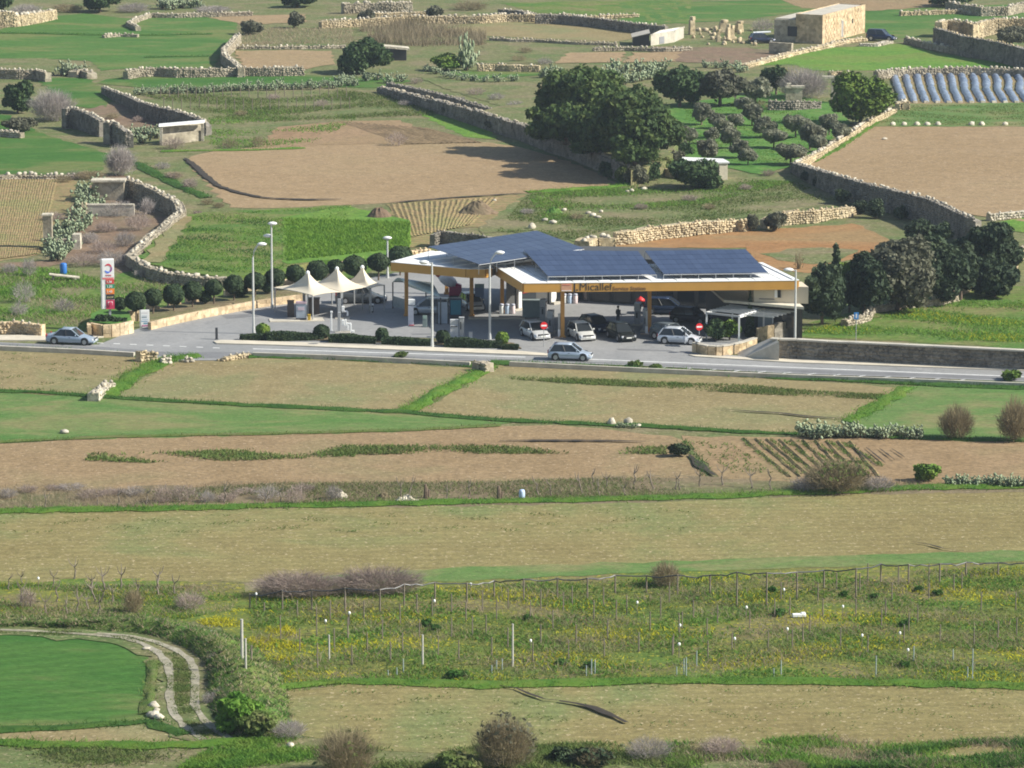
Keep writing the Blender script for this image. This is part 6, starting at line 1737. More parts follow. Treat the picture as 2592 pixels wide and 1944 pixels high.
facade(L[0], L[1], .66, .98, .0, .28, 'step', CONC, shop, .35, .5)
facade(L[0], L[1], .05, .28, .0, .2, 'step', CONC, shop, .35, .5)
facade(L[0], L[1], .24, .46, .3, 2.6, 'window', GLASS, shop)
facade(L[0], L[1], .80, .98, .3, 2.6, 'window', GLASS, shop)
facade(L[0], L[1], .24, .46, 1.5, 1.72, 'stripe', plain('dark_red', (.35, .02, .03), .5), shop, .12)
for i in range(7):
    facade(L[1], L[2], .03 + i * .14, .14 + i * .14, .25, 2.9, 'window', GLASS, shop)
an = [P('F', 345, 885, 3.2), P('F', 842, 928, 3.2)]
dx = Vector((-1.2, 9.0, 0))
o0 = Vector((an[0].x, an[0].y, 0))
annex = thing('annex', 'low cream annex with a flat roof slab behind the white pergola', 'building', o0)
A0, A1 = an[0] - o0, an[1] - o0
A0.z = A1.z = 0
inn = Vector((0, 1.6, 0))
m = MB(); m.prism([A0 + inn + Vector((1.5, 0, 0)), A1 + inn, A1 + dx, A0 + dx], -.1, 2.98); m.build('wall', DARKW, annex)
m = MB(); m.prism([A0, A1, A1 + dx, A0 + dx], 3.0, 3.22); m.build('roof_slab', plain('cream_slab', (.66, .6, .48), .85, var=.1), annex)
u0, u1 = P('F', 530, 893, 3.25) - o0, P('F', 870, 905, 3.25) - o0
m = MB(); m.prism([u0, u1, u1 + Vector((-.4, 3, 0)), u0 + Vector((-.4, 3, 0))], 3.23, 4.75); m.build('upper_wall', SHOPW, annex)
facade(u0, u1, .44, .50, 3.7, 4.4, 'window', GLASS, annex, .01)
facade(u0, u1, .385, .435, 3.7, 4.4, 'shutter', WHITE, annex, .01, .12)
facade(u0, u1, .50, .515, 3.65, 4.45, 'window_frame', CONC, annex, .01, .1)
facade(u0, u1, .1, .38, 3.5, 3.56, 'cable', DARK, annex, .01, .03)
facade(A0 + inn, A1 + inn, .45, .62, .0, 2.3, 'door', plain('grey_blue_door', (.2, .24, .28), .4), annex)
facade(A0 + inn, A1 + inn, .75, .9, .9, 2.2, 'window', GLASS, annex)

# pergola
pg = [P('6', 270, 825, 2.55), P('6', 725, 875, 2.55), P('6', 1070, 775, 2.55), P('6', 632, 722, 2.55)]
o0 = Vector((pg[0].x, pg[0].y, 0))
perg = thing('pergola', 'white slatted pergola beside the dark planted bed', 'pergola', o0)
Lp = [p - o0 for p in pg]
def beam(a, b, w, name, parent, mat=WHITE, up=0.0):
    d = b - a; n = Vector((-d.y, d.x, 0)).normalized() * w / 2
    m = MB(); m.prism([a - n, b - n, b + n, a + n], a.z - w + up, a.z + up); return m.build(name, mat, parent)
beam(Lp[0], Lp[3], .22, 'beam', perg); beam(Lp[1], Lp[2], .22, 'beam', perg); beam(Lp[0], Lp[1], .16, 'beam', perg, GREY, -.025); beam(Lp[3], Lp[2], .16, 'beam', perg, GREY, -.025)
for i in range(1, 8):
    beam(Lp[0].lerp(Lp[3], i / 8), Lp[1].lerp(Lp[2], i / 8), .1, 'slat', perg, GREY, .11)
for q in Lp:
    m = MB(); m.box((q.x, q.y, 1.2), (.16, .16, 2.4)); m.build('post', WHITE, perg)
Q0, Q1 = P('6', 1075, 780, 2.5) - o0, P('6', 1500, 815, 2.5) - o0
for i in range(6):
    beam(Q0.lerp(Lp[1], i / 6), Q1.lerp(Q1 + Lp[1] - Q0, i / 6), .1, 'slat', perg, GREY)
m = MB(); q = P('6', 1195, 905, 1.75) - o0; m.box((q.x, q.y, .9), (.12, .12, 1.8)); m.box((q.x, q.y, 1.85), (.2, .2, .2)); m.build('lamp_post', WHITE, perg)
# curved planter, low walls and ramp
def curb(label, s, top, h, t, mat, cap=True, name='planter_wall', cat='wall', blk=1.0):
    hs = h if hasattr(h, '__len__') else [h] * len(top)
    L = [P(s, u, v, z) for (u, v), z in zip(top, hs)]
    o0 = Vector((L[0].x, L[0].y, 0))
    root = thing(name, label, cat, o0)
    zs = dict()
    R_ = []
    for i in range(len(L) - 1):
        k = max(1, round((L[i + 1] - L[i]).length / blk))
        for j in range(k):
            R_.append((L[i].lerp(L[i + 1], j / k), L[i].lerp(L[i + 1], (j + .985) / k)))
    for i, (a, b) in enumerate(R_):
        za, zb = a.z, b.z
        a, b = a - o0, b - o0
        a.z = b.z = 0
        n = Vector((-(b - a).y, (b - a).x, 0)).normalized() * t / 2
        rows = max(1, round(za / .42))
        for r in range(rows):
            off = random.uniform(-.025, .025)
            o_ = n.normalized() * off
            mm = MB(); mm.prism([a - n + o_, b - n + o_, b + n + o_, a + n + o_], [za * r / rows + (.006 if r else -.1)] * 2 + [za * r / rows + (.006 if r else -.1)] * 2, [za * (r + 1) / rows, zb * (r + 1) / rows, zb * (r + 1) / rows, za * (r + 1) / rows])
            mm.build('stone', mat, root)
        if cap:
            n2 = n * 1.18
            mm = MB(); mm.prism([a - n2, b - n2, b + n2, a + n2], [za + .005, zb + .005, zb + .005, za + .005], [za + .09, zb + .09, zb + .09, za + .09])
            mm.build('coping', CONC, root)
    return root
curb('curved stone planter wall round the dark bed by the pergola', '6', [(95, 1275), (130, 1262), (200, 1290), (300, 1308), (400, 1313), (480, 1310), (600, 1290), (700, 1272), (800, 1245), (900, 1212), (950, 1195)], .85, .4, LIMEWALL)
curb('tall stone gate pier with a short wall right of the pergola', '6', [(985, 1060), (1050, 1040), (1160, 1015), (1170, 1020)], [1.1, 1.2, 1.6, 1.6], .6, LIMEWALL, False)
curb('stone wall behind the gate pier running to the conifers', '6', [(1190, 1000), (1300, 970), (1420, 945), (1540, 915)], 1.5, .5, DARKST, False)
mb = MB()
a, b, c = P('6', 760, 1475), P('6', 1285, 1475), P('6', 1285, 1225, 1.9)
w_ = Vector((-.4, 2.6, 0))
w2 = Vector((c.x, c.y, 0))
mb.add([a, w2, Vector((c.x, c.y, 1.75)), a + w_, w2 + w_, Vector((c.x, c.y, 1.75)) + w_], [(0, 1, 2), (5, 4, 3), (0, 2, 5, 3), (1, 4, 5, 2), (0, 3, 4, 1)])
tag(mb.build('ramp', CONC), 'sloping concrete ramp rising from the pavement to the right', None, None, 'structure')
tree('bush', 'dark leafy bush filling the bed in front of the pergola', 'bush', '6', 400, 1060, 150, 150, 1235, 'carob', 2600, .2, 9)
tree('bush', 'second leafy bush in the bed beside the pergola post', 'bush', '6', 590, 1060, 120, 130, 1230, 'lime', 1500, .18, 8)
b = P('6', 875, 1180)
t = thing('cypress_tree', 'slim dark cypress at the corner of the pergola bed', 'tree', b)
C, N = crown_pts([(0, 0, .3 + i * .45, .42 * (1 - i / 9.5), .42 * (1 - i / 9.5), .4) for i in range(9)], 1500)
V, F = leaf_quads(C, N, .16); link('crown', np_mesh('crown', V, F, LEAF['cypress']), t)
m = MB(); m.tube([(0, 0, -.1), (0, 0, 2.5)], .06, 6); m.build('trunk', BARK, t)

# long entrance wall of pale blocks, round planter of the totem
curb('long low pale block wall along the left side of the forecourt', 'D', [(930, 1022), (1060, 990), (1260, 948), (1440, 915), (1600, 885), (1750, 865), (1880, 848)], .75, .35, LIMEWALL, False, blk=.9)
curb('rounded stone planter wall carrying the totem sign', 'D', [(556, 1040), (552, 1022), (590, 1030), (640, 1038), (690, 1036), (740, 1030), (790, 1020), (822, 1012)], 1.15, .35, LIMEWALL, False, blk=.6)
curb('back part of the totem planter with a pale step', 'D', [(695, 952), (760, 958), (800, 968)], .9, .35, LIMEWALL, False)
m = MB(); m.prism(pts('D', [(560, 1080), (690, 1095), (820, 1065), (800, 1020), (640, 1000), (570, 1030)]), -.1, .95); tag(m.build('planting_soil', SOILS['darkgrass']), 'planted soil inside the totem planter', None, None, 'structure')
tree('bush', 'dark low shrubs round the foot of the totem sign', 'bush', 'D', 645, 1008, 62, 34, 1075, 'clip', 1400, .18, 7)
tree('bush', 'low shrubs right of the totem foot', 'bush', 'D', 735, 1010, 48, 20, 1075, 'clip', 700, .18, 6)
for i, (u, v) in enumerate(((830, 975), (942, 935), (1075, 900), (1185, 885), (1425, 845), (1552, 815), (1795, 778), (2040, 735))):
    b = P('D', u, v + 40); mb = MB(); mb.box((0, 0, .45), (1.0, .5, 1.1), .5)
    mb.box((.5, .15, .35), (.35, .6, .9), .5)
    o = mb.build('planter_block', LIMEWALL, None, False, .03); o.location = b
    tag(o, 'pale stone block between the clipped trees', 'stone block', 'stone blocks between the clipped trees')
# raised bed behind the wall
m = MB(); m.prism(pts('D', [(930, 1045), (1260, 970), (1600, 905), (1880, 868), (2000, 800), (1700, 830), (1300, 900), (880, 985)]), -.1, .5); tag(m.build('planting_soil', SOILS['scrub']), 'raised bed behind the long block wall', None, None, 'structure')
def ball_tree(s, u, v, r, label, group, leaf='clip', up=1.55, dz=0.0, n=2300):
    zc = up + dz
    b = P(s, u, v, zc); q = SHEETS[s][2] * mpp(b); rr = r * q
    rr *= random.uniform(.92, 1.12)
    t = thing('clipped_tree', label, 'tree', Vector((b.x, b.y, dz)), random.random(), group)
    d = rng.normal(0, 1, (n, 3)); d /= np.linalg.norm(d, axis=1)[:, None]
    C = d * rr * (0.9 + .12 * rng.random((n, 1))) * np.array([1, 1, random.uniform(.82, .96)]) * (1 + .09 * np.sin(d[:, :1] * 6 + u) * np.cos(d[:, 1:2] * 5)) + np.array([0, 0, up])
    V, F = leaf_quads(C, d, .17, .35); link('crown', np_mesh('crown', V, F, LEAF[leaf]), t)
    m = MB(); m.tube([(0, 0, -.3), (.02, 0, up)], [.09, .07], 6); m.build('trunk', BARK, t)
    return t
names = ['first', 'second', 'third', 'fourth', 'fifth', 'sixth', 'seventh', 'eighth', 'ninth', 'tenth', 'eleventh', 'twelfth', 'thirteenth', 'fourteenth', 'fifteenth']
for i, (u, v, r_) in enumerate(((845, 890, 62), (952, 865, 58), (1080, 848, 63), (1197, 825, 57), (1330, 805, 58), (1455, 785, 66), (1585, 765, 62), (1712, 742, 64), (1835, 718, 60), (1972, 698, 70), (2085, 678, 56))):
    ball_tree('D', u, v, r_, names[i] + ' clipped round tree from the left along the block wall', 'clipped round trees', dz=.5, n=2600)
for i, (u, v, r_) in enumerate(((115, 668, 72), (265, 648, 60), (400, 618, 78))):
    ball_tree('E', u, v, r_, ('clipped tree right behind the third sail', 'wide clipped tree left of the smaller canopy', 'clipped tree at the back corner of the smaller canopy')[i], 'clipped round trees', dz=.3)
for u, v, r_ in ((745, 905, 40), (1275, 862, 40), (1490, 818, 46), (1662, 800, 34)):
    ball_tree('D', u, v, r_, 'low clipped bush between the round trees', 'low clipped bushes', up=.7, dz=.5, n=1300)
# planted island along the road: box hedges and balls
def hedge(s, u0, v0, u1, v1, h, w, label, leaf='clip', n=5200):
    a, b = P(s, u0, v0), P(s, u1, v1)
    d = b - a; L = d.length; yaw = math.atan2(d.y, d.x)
    t = thing('hedge', label, 'hedge', a, yaw)
    k = rng.random((n, 3)); face = rng.integers(0, 4, n)
    C = np.stack([k[:, 0] * L, (k[:, 1] - .5) * w, k[:, 2] * h], 1); N = np.tile((0, 0, 1.0), (n, 1))
    s1 = face < 2; C[s1, 2] = h * (.92 + .16 * rng.random(s1.sum()))
    s2 = face == 2; C[s2, 1] = -w / 2 * (.9 + .2 * rng.random(s2.sum())); N[s2] = (0, -1, 0)
    s3 = face == 3; C[s3, 1] = w / 2 * (.9 + .2 * rng.random(s3.sum())); N[s3] = (0, 1, 0)
    C[:, 2] *= 1 + .25 * np.sin(C[:, 0] * .9 + 1) * np.sin(C[:, 0] * .37)
    V, F = leaf_quads(C, N, .16, .5); link('foliage', np_mesh('foliage', V, F, LEAF[leaf]), t)
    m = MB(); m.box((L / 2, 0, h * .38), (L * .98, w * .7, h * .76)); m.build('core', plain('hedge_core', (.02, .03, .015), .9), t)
    return t
hedge('D', 1500, 1138, 1700, 1132, .45, .9, 'low dark planting at the left tip of the island')
hedge('D', 1660, 1140, 2010, 1132, .7, 1.0, 'left box hedge of the planted island')
hedge('D', 2050, 1148, 2212, 1148, .6, 1.0, 'short box hedge left of the island middle')
hedge('E', 30, 1150, 250, 1155, .55, 1.0, 'box hedge of the island right of the vacuum post')
hedge('E', 290, 1165, 600, 1168, .6, 1.0, 'box hedge of the island before the white machine')
hedge('E', 680, 1178, 1030, 1182, .7, 1.0, 'right box hedge of the planted island')
hedge('E', 1040, 1192, 1130, 1194, .35, .7, 'low planting at the right tip of the island')
for s, u, v, r_, lab in (('D', 1635, 1068, 38, 'yellowish clipped ball at the left end of the island'), ('D', 2000, 1080, 46, 'dark clipped ball in the middle left of the island'), ('E', 287, 1095, 42, 'dark clipped ball before the shaded lane'), ('E', 665, 1110, 44, 'dark clipped ball left of the white machine'), ('E', 1035, 1120, 40, 'ragged yellowish bush at the right end of the island')):
    ball_tree(s, u, v, r_, lab, 'clipped balls of the island', 'lime' if 'yellow' in lab else 'clip', .75, n=1300)
m = MB(); m.prism(pts('X', [(615, 858), (980, 870), (1320, 885), (1300, 872), (1250, 866), (980, 856), (700, 848), (640, 850)]), -.05, .16); tag(m.build('planting_soil', SOILS['scrub']), 'soil of the planted island', None, None, 'structure')

# lamp posts
LAMPM = plain('galvanised_pole', (.55, .56, .55), .5, .2, var=.08)
LHEAD = plain('lamp_housing', (.8, .8, .78), .35, var=.03)
def lamp(label, s, u, vb, ut, vt, kind, heads=1):
    b = P(s, u, vb)
    q = SHEETS[s][2] * mpp(b)
    h = (vb - vt) * q / .985
    dx = (ut - u) * q
    t = thing('street_lamp', label, 'street lamp', b)
    m = MB()
    if kind == 'curve':
        m.tube([(0, 0, -.2), (0, 0, h * .5), (0, 0, h - 1.3), (dx * .15, 0, h - .6), (dx * .5, 0, h - .12), (dx * .85, 0, h)], [.11, .1, .085, .075, .07, .06], 8)
    else:
        m.tube([(0, 0, -.2), (0, 0, h * .5), (0, 0, h)], [.11, .1, .08], 8)
        if dx: m.tube([(0, 0, h - .05), (dx, 0, h + .05)], .05, 6)
    m.build('pole', LAMPM, t)
    m = MB(); m.lathe([(.16, -.2), (.14, .5), (.09, .9)], (0, 0, 0), 8); m.build('base_cover', LAMPM, t)
    for k in range(heads):
        m = MB(); m.lathe([(.03, -.16), (.24, -.14), (.36, -.02), (.33, .1), (.18, .2), (.04, .23)], (0, 0, 0), 12)
        hd = m.build('lamp_head', LHEAD, t, True)
        hd.location = (dx + k * -.45, .25 * k, h + .02 - k * 1.2)
        hd.scale = (1.25, .8, .8)
        m = MB(); m.lathe([(.2, -.02), (.26, .02)], (0, 0, -.17), 10); m.build('lens', plain('lamp_glass', (.5, .52, .5), .2), hd)
    return t
lamp('curved grey street lamp at the left tip of the island', 'D', 1578, 1098, 1635, 540, 'curve')
lamp('double headed street lamp behind the block wall', 'D', 1693, 940, 1700, 412, 'straight', 2)
lamp('street lamp on the pavement in front of the smaller canopy', 'E', 600, 1185, 550, 652, 'arm')
lamp('curved street lamp in front of the gap between the canopies', 'E', 958, 1132, 1020, 592, 'curve')
lamp('street lamp before the right end of the large canopy', '6', 1503, 1445, 1400, 245, 'arm')
lamp('dark headed lamp post behind the third sail', 'E', 322, 750, 322, 500, 'straight')

# totem sign with prices
def totem():
    b = P('D', 682, 1005, .95)
    q = K * mpp(b)
    z0 = .95 + (1005 - 937) * q / .985
    W = 82 * q; H = (937 - 628) * q / .985
    t = thing('totem_sign', 'tall white fuel totem sign with coloured price panels in a planter', 'sign', Vector((b.x, b.y, 0)), math.radians(10))
    m = MB(); m.box((.05, .05, (z0 + .3) / 2 + .4), (.2, .2, z0 + .1 - .5)); m.build('post', GREY, t)
    x0 = -W * .62
    m = MB(); m.box((x0 + W / 2, 0, z0 + H / 2), (W, .42, H)); m.build('cabinet', WHITE, t, False, .04)
    m = MB(); m.box((x0 + .06, -.02, z0 + H / 2), (.1, .46, H)); m.build('side_trim', GREY, t)
    def panel(f0, f1, z_0, z_1, mat, name='price_panel', out=.03):
        m = MB(); m.box((x0 + W * (f0 + f1) / 2, -.21 - out / 2, z0 + H * (z_0 + z_1) / 2), (W * (f1 - f0), out, H * (z_1 - z_0)))
        return m.build(name, mat, t)
    panel(.12, .98, .635, .985, WHITE, 'logo_panel')
    panel(.12, .98, .60, .63, plain('pink_red', (.75, .2, .2), .5), 'trim')
    cols = [('red_panel', (.55, .07, .06), .50, .595), ('green_panel', (.02, .28, .16), .415, .497), ('orange_panel', (.8, .22, .03), .30, .412), ('black_panel', (.02, .022, .03), .19, .297), ('crimson_panel', (.5, .03, .09), .0, .18)]
    for nme, c, a, bb in cols:
        panel(.36, 1.0, a, bb, plain(nme, c, .5, var=.05), 'price_panel')
    x = Vector((1, 0, 0))
    def pt(f, z, out=.05): return (x0 + W * f, -.21 - out, z0 + H * z)
    for body, z, c, sz in (('1.36', .528, WHITE, .28), ('1.30', .432, WHITE, .3), ('1.43', .33, WHITE, .3), ('SHOP', .22, plain('olive_lettering', (.4, .38, .22), .5), .24)):
        text('lettering', body, c, sz, pt(.42, z), t, x, 1.0, .006)
    m = MB(); m.box(pt(.68, .115), (W * .36, .02, H * .07)); m.build('emblem', WHITE, t)
    m = MB(); m.lathe([(.02, 0), (.2, .02), (.2, .04), (.02, .06)], (0, 0, 0), 10); e = m.build('emblem', plain('crimson_panel', (.5, .03, .09)), t); e.location = pt(.68, .105, .08); e.rotation_euler = (math.pi / 2, 0, 0)
    # swirl: red upper arc, orange right, blue lower arc
    def arc(a0, a1, r, w, mat):
        m = MB(); n = 12; vs = []; fs = []
        for i in range(n + 1):
            a = math.radians(a0 + (a1 - a0) * i / n); ww = w * (.45 + .55 * math.sin(math.pi * (i + .5) / (n + 1)))
            for rr in (r - ww, r + ww):
                vs.append((math.cos(a) * rr * .85, 0, math.sin(a) * rr))
            if i: fs.append((2 * i - 2, 2 * i - 1, 2 * i + 1, 2 * i))
        m.add(vs, fs); o = m.build('logo', mat, t); o.location = pt(.55, .815, .055)
    arc(20, 140, .36, .085, plain('logo_red', (.6, .05, .08), .5)); arc(-60, 25, .36, .09, plain('logo_purple', (.25, .07, .3), .5)); arc(-150, -55, .36, .085, plain('logo_blue', (.1, .2, .75), .5))
    text('lettering', 'TOTAL', plain('logo_red', (.6, .05, .08)), .17, pt(.36, .665), t, x, 1.0, .003)
totem()
# price list sign at the wall
b = P('D', 903, 1055); q = K * mpp(b)
t = thing('price_sign', 'white standing notice board with small lines of print at the block wall', 'sign', b, math.radians(8))
W, H = 54 * q, 108 * q
m = MB(); m.box((0, 0, H / 2 + .06), (W, .16, H)); m.build('board', WHITE, t, False, .02)
m = MB(); m.box((-W / 2 - .05, .02, H / 2), (.1, .2, H + .1)); m.build('side_post', GREY, t)
for i, (z, w_, hh, c) in enumerate(((.86, .7, .03, (.5, .45, .5)), (.72, .6, .04, (.55, .6, .65)), (.62, .6, .05, (.12, .2, .25)), (.5, .66, .04, (.4, .5, .65)), (.38, .7, .05, (.2, .35, .5)), (.26, .5, .07, (.15, .35, .5)), (.12, .74, .07, (.5, .12, .3)))):
    m = MB(); m.box((random.uniform(-.06, .06), -.085, H * z), (W * w_, .012, H * hh)); m.build('print_line', plain('print_%d' % i, c, .6), t)

# no entry signs
RED = plain('sign_red', (.7, .02, .025), .4, var=.03)
def no_entry(label, s, u, v, base, r_):
    b = P(s, u, base); q = SHEETS[s][2] * mpp(b)
    h, R = (base - v) * q / .985, r_ * q
    t = thing('no_entry_sign', label, 'road sign', b, math.radians(12))
    m = MB(); m.tube([(0, .04, -.1), (0, .04, h)], .035, 6); m.build('post', GREY, t)
    m = MB(); m.lathe([(.01, -.012), (R, -.012), (R, .012), (.01, .012)], (0, 0, 0), 24); d = m.build('disc', RED, t); d.location = (0, 0, h); d.rotation_euler = (math.pi / 2, 0, 0)
    m = MB(); m.box((0, -.022, h), (R * 1.5, .012, R * .42)); m.build('bar', TAG, t)
no_entry('red no entry sign in front of the white hatchback', '4', 500, 808, 1165, 60)
no_entry('red no entry sign beside the curved planter', '5', 1365, 828, 1085, 60)
b = P('I', 1165, 132); t = thing('road_sign', 'small blue road sign on a thin post before the roadside wall', 'road sign', b)
h = (P('I', 1165, 132) - b).length + (132 - (-145)) * K * mpp(b) / .985
m = MB(); m.tube([(0, .03, -.1), (0, .03, h)], .035, 6); m.build('post', GREY, t)
m = MB(); m.box((0, 0, h - .3), (.42, .03, .62)); m.build('plate', plain('sign_blue', (.05, .25, .6), .4), t)
m = MB(); m.box((0, -.02, h - .3), (.12, .012, .36)); m.build('symbol', TAG, t)

# shade sails
SAIL = plain('cream_membrane', (.66, .58, .45), .75, var=.04, scale=1)
def sail(label, L, F, R, peak, zc=2.4):
    c = [P('2', *L, zc), P('2', *F, zc), P('2', *R, zc)]
    c.append(c[0] + c[2] - c[1])
    cen = sum(c, Vector()) / 4
    o0 = Vector((cen.x, cen.y, 0))
    pk = P('2', peak[0], peak[1], 3.9)
    zp = zc + 1.6
    t = thing('shade_sail', label, 'shade canopy', o0, 0, 'three shade sails')
    n = 8; vs = []; fs = []; M_ = 14
    ring = []
    for i in range(4):
        a, b = c[i] - o0, c[(i + 1) % 4] - o0
        for j in range(n):
            p = a.lerp(b, j / n); s_ = 4 * (j / n) * (1 - j / n)
            p = p * (1 - .045 * s_); p.z = zc - .0 * s_ + .06 * s_
            ring.append(p)
    m_ = len(ring)
    for k in range(M_):
        f = k / (M_ - 1)
        for p in ring:
            r = 1 - f * .965
            z = p.z + (zp - p.z) * (.30 * f + .70 * f ** 3.2)
            vs.append((p.x * r, p.y * r, z))
    for k in range(M_ - 1):
        for i in range(m_):
            i2 = (i + 1) % m_
            fs.append((k * m_ + i, k * m_ + i2, (k + 1) * m_ + i2, (k + 1) * m_ + i))
    m = MB(); m.add(vs, fs); m.build('membrane', SAIL, t, True)
    m = MB()
    for i in range(m_):
        pass
    m.tube(ring + [ring[0]], .04, 5, False); m.build('edge_cable', SAIL, t)
    m = MB(); m.lathe([(.16, -.12), (.2, 0), (.15, .14), (.04, .22)], (0, 0, zp), 10); m.build('peak_cap', TAG, t, True)
    for q in c:
        q = q - o0
        m = MB(); m.tube([(q.x * .97, q.y * .97, -.05), (q.x * .97, q.y * .97, zc + .05)], .07, 7); m.build('post', GREY, t)
    m = MB(); m.tube([(0, 0, 0), (0, 0, zp)], .06, 6); m.build('mast', GREY, t)
sail('first cream shade sail from the left', (515, 490), (1060, 598), (1470, 548), (985, 280))
sail('middle cream shade sail of three', (930, 440), (1475, 548), (1870, 482), (1395, 230))
sail('third cream shade sail, nearest the canopies', (1440, 425), (1875, 492), (2070, 455), (1810, 185))
# machines under and before the sails
def machine(name, label, cat, s, u, v, parts, rz=0.0, group=None):
    """parts: (part name, centre, size, material[, bevel])"""
    t = thing(name, label, cat, P(s, u, v), rz, group)
    for p in parts:
        m = MB(); m.box(p[1], p[2]); m.build(p[0], p[3], t, False, .02 if min(p[2]) > .1 else 0)
    return t
BROWN = plain('brown_cabinet', (.12, .085, .065), .6)
GB = plain('grey_blue_panel', (.36, .41, .47), .5)
LG = plain('light_grey_case', (.5, .51, .52), .5)
YEL = plain('yellow_paint', (.55, .36, .03), .5)
machine('wash_island', 'raised pale kerb island under the first sail', 'kerb island', '2', 830, 950, [('slab', (0, 0, .06), (5.0, 1.6, .14), CONC), ('kerb', (0, -.85, .05), (5.0, .12, .2), PAVE)], .12)
machine('cabinet', 'dark brown cabinet left of the grey notice machine', 'cabinet', '2', 752, 898, [('body', (0, 0, .75), (.6, .5, 1.5), BROWN), ('door', (0, -.26, .75), (.48, .03, 1.3), plain('brown_door', (.09, .07, .055), .6)), ('top', (0, 0, 1.53), (.66, .56, .07), BROWN)])
machine('vacuum_machine', 'grey blue standing machine with a pinkish header under the first sail', 'machine', '2', 900, 948, [('body', (0, 0, .85), (.92, .45, 1.6), GB), ('header', (0, -.02, 1.7), (.96, .5, .2), plain('pinkish_header', (.5, .36, .4), .5)), ('screen', (0, -.24, 1.15), (.6, .03, .3), plain('pale_print', (.55, .45, .5), .5)), ('foot', (0, -.05, .14), (1.0, .55, .28), DARK)])
machine('cabinet', 'dark brown cabinet right of the grey notice machine', 'cabinet', '2', 1080, 862, [('body', (0, 0, .75), (1.0, .6, 1.5), BROWN), ('door', (-.2, -.31, .75), (.5, .03, 1.3), plain('brown_door', (.09, .07, .055), .6)), ('roof', (0, 0, 1.54), (1.1, .7, .08), DARK)])
machine('bollard', 'short yellow bollard at the foot of the sail post', 'bollard', '2', 1010, 962, [('post', (0, 0, .32), (.26, .26, .62), YEL), ('cap', (0, 0, .65), (.3, .3, .05), YEL)])
machine('bollard', 'thin white post left of the grey vacuum post', 'bollard', '2', 1320, 1100, [('post', (0, 0, .9), (.14, .14, 1.8), TAG), ('head', (.02, 0, 1.8), (.2, .2, .16), TAG), ('base', (0, 0, .05), (.3, .3, .1), GREY)])
def vac(label, u, v):
    t = machine('vacuum_unit', label, 'machine', '2', u, v, [('post', (0, 0, .95), (.26, .3, 1.9), GREY), ('case', (.36, 0, .95), (.24, .3, .5), TAG), ('shelf', (.55, 0, .72), (.45, .3, .1), TAG), ('tray', (.78, 0, .5), (.16, .3, .4), TAG), ('base', (.3, 0, .06), (1.4, .8, .14), CONC)])
    return t
vac('grey vacuum post with white stepped arm, farther of two', 1430, 925)
vac('grey vacuum post with white stepped arm, nearer the island', 1430, 1120)
machine('stepped_unit', 'white stepped hose unit beside the nearer vacuum post', 'machine', '2', 1560, 1120, [('arm', (0, 0, .85), (.5, .2, .12), TAG), ('leg', (.2, 0, .42), (.16, .22, .8), TAG), ('foot', (.42, 0, .12), (.2, .25, .25), TAG), ('upright', (-.25, 0, 1.05), (.14, .2, .4), TAG)])
machine('litter_bin', 'small dark bin with a pale lid in the shade behind the sails', 'bin', '2', 1885, 840, [('body', (0, 0, .38), (.34, .34, .75), DARK), ('lid', (0, 0, .8), (.4, .4, .1), TAG), ('door', (0, -.18, .4), (.24, .02, .4), GREY)])
b = P('D', 1348, 1132); mb = MB(); mb.box((0, 0, .55), (.22, .22, 1.15)); mb.box((0, 0, .05), (.34, .34, .1))
o = mb.build('bollard', DARK, None, False, .02); o.location = b; tag(o, 'lone dark bollard on the asphalt at the island tip', 'bollard')

# washing bay shelter and machines under the smaller canopy
b = P('3', 310, 985)
t = thing('shelter', 'wash bay shelter with a curved translucent roof under the smaller canopy', 'shelter', b)
q = SHEETS['3'][2] * mpp(b)
def off(u, v): 
    p = P('3', u, v); return p - b
fr = [off(95, 925), off(310, 985), off(880, 1190), off(640, 940)]
for p in fr:
    m = MB(); m.box((p.x, p.y, 1.25), (.12, .12, 2.6)); m.build('post', DARK, t)
m = MB(); vs = []; fs = []
for i in range(9):
    f = i / 8
    for p0, p1 in ((fr[0], fr[1]), (fr[3], fr[2])):
        p = p0.lerp(p1, f); vs.append((p.x, p.y, 2.55 + .55 * math.sin(math.pi * f)))
    if i: fs.append((2 * i - 2, 2 * i - 1, 2 * i + 1, 2 * i))
m.add(vs, fs); ro = m.build('roof', plain('translucent_sheet', (.42, .52, .52), .25), t, True)
md = ro.modifiers.new('thick', 'SOLIDIFY'); md.thickness = .04
m = MB(); a, c2 = fr[0], fr[1]; d = (c2 - a).normalized(); n = Vector((-d.y, d.x, 0)) * .03
m.prism([a - n, c2 - n, c2 + n, a + n], .25, 1.25); m.build('side_panel', plain('pale_glass_panel', (.34, .4, .42), .2), t)
m = MB(); a, c2 = fr[1], fr[2]
machine('vacuum_machine', 'white totem vacuum with a round head and red foot in the wash lane', 'machine', '3', 392, 1205, [('body', (0, 0, .95), (.5, .4, 1.9), plain('lilac_white', (.62, .62, .68), .5)), ('head', (.08, -.02, 2.25), (.62, .45, .5), TAG), ('foot', (.05, -.1, .08), (.45, .35, .16), plain('dark_red', (.35, .02, .03)))])
machine('vending_machine', 'machine with a blue green lit front under the smaller canopy', 'machine', '3', 1130, 1100, [('case', (0, .3, 1.0), (1.15, .6, 2.0), plain('dark_blue_case', (.03, .04, .08), .4)), ('front', (0, -.02, 1.15), (.95, .06, 1.35), plain('blue_green_front', (.04, .22, .3), .3)), ('base', (0, -.02, .2), (.9, .06, .3), DARK)])
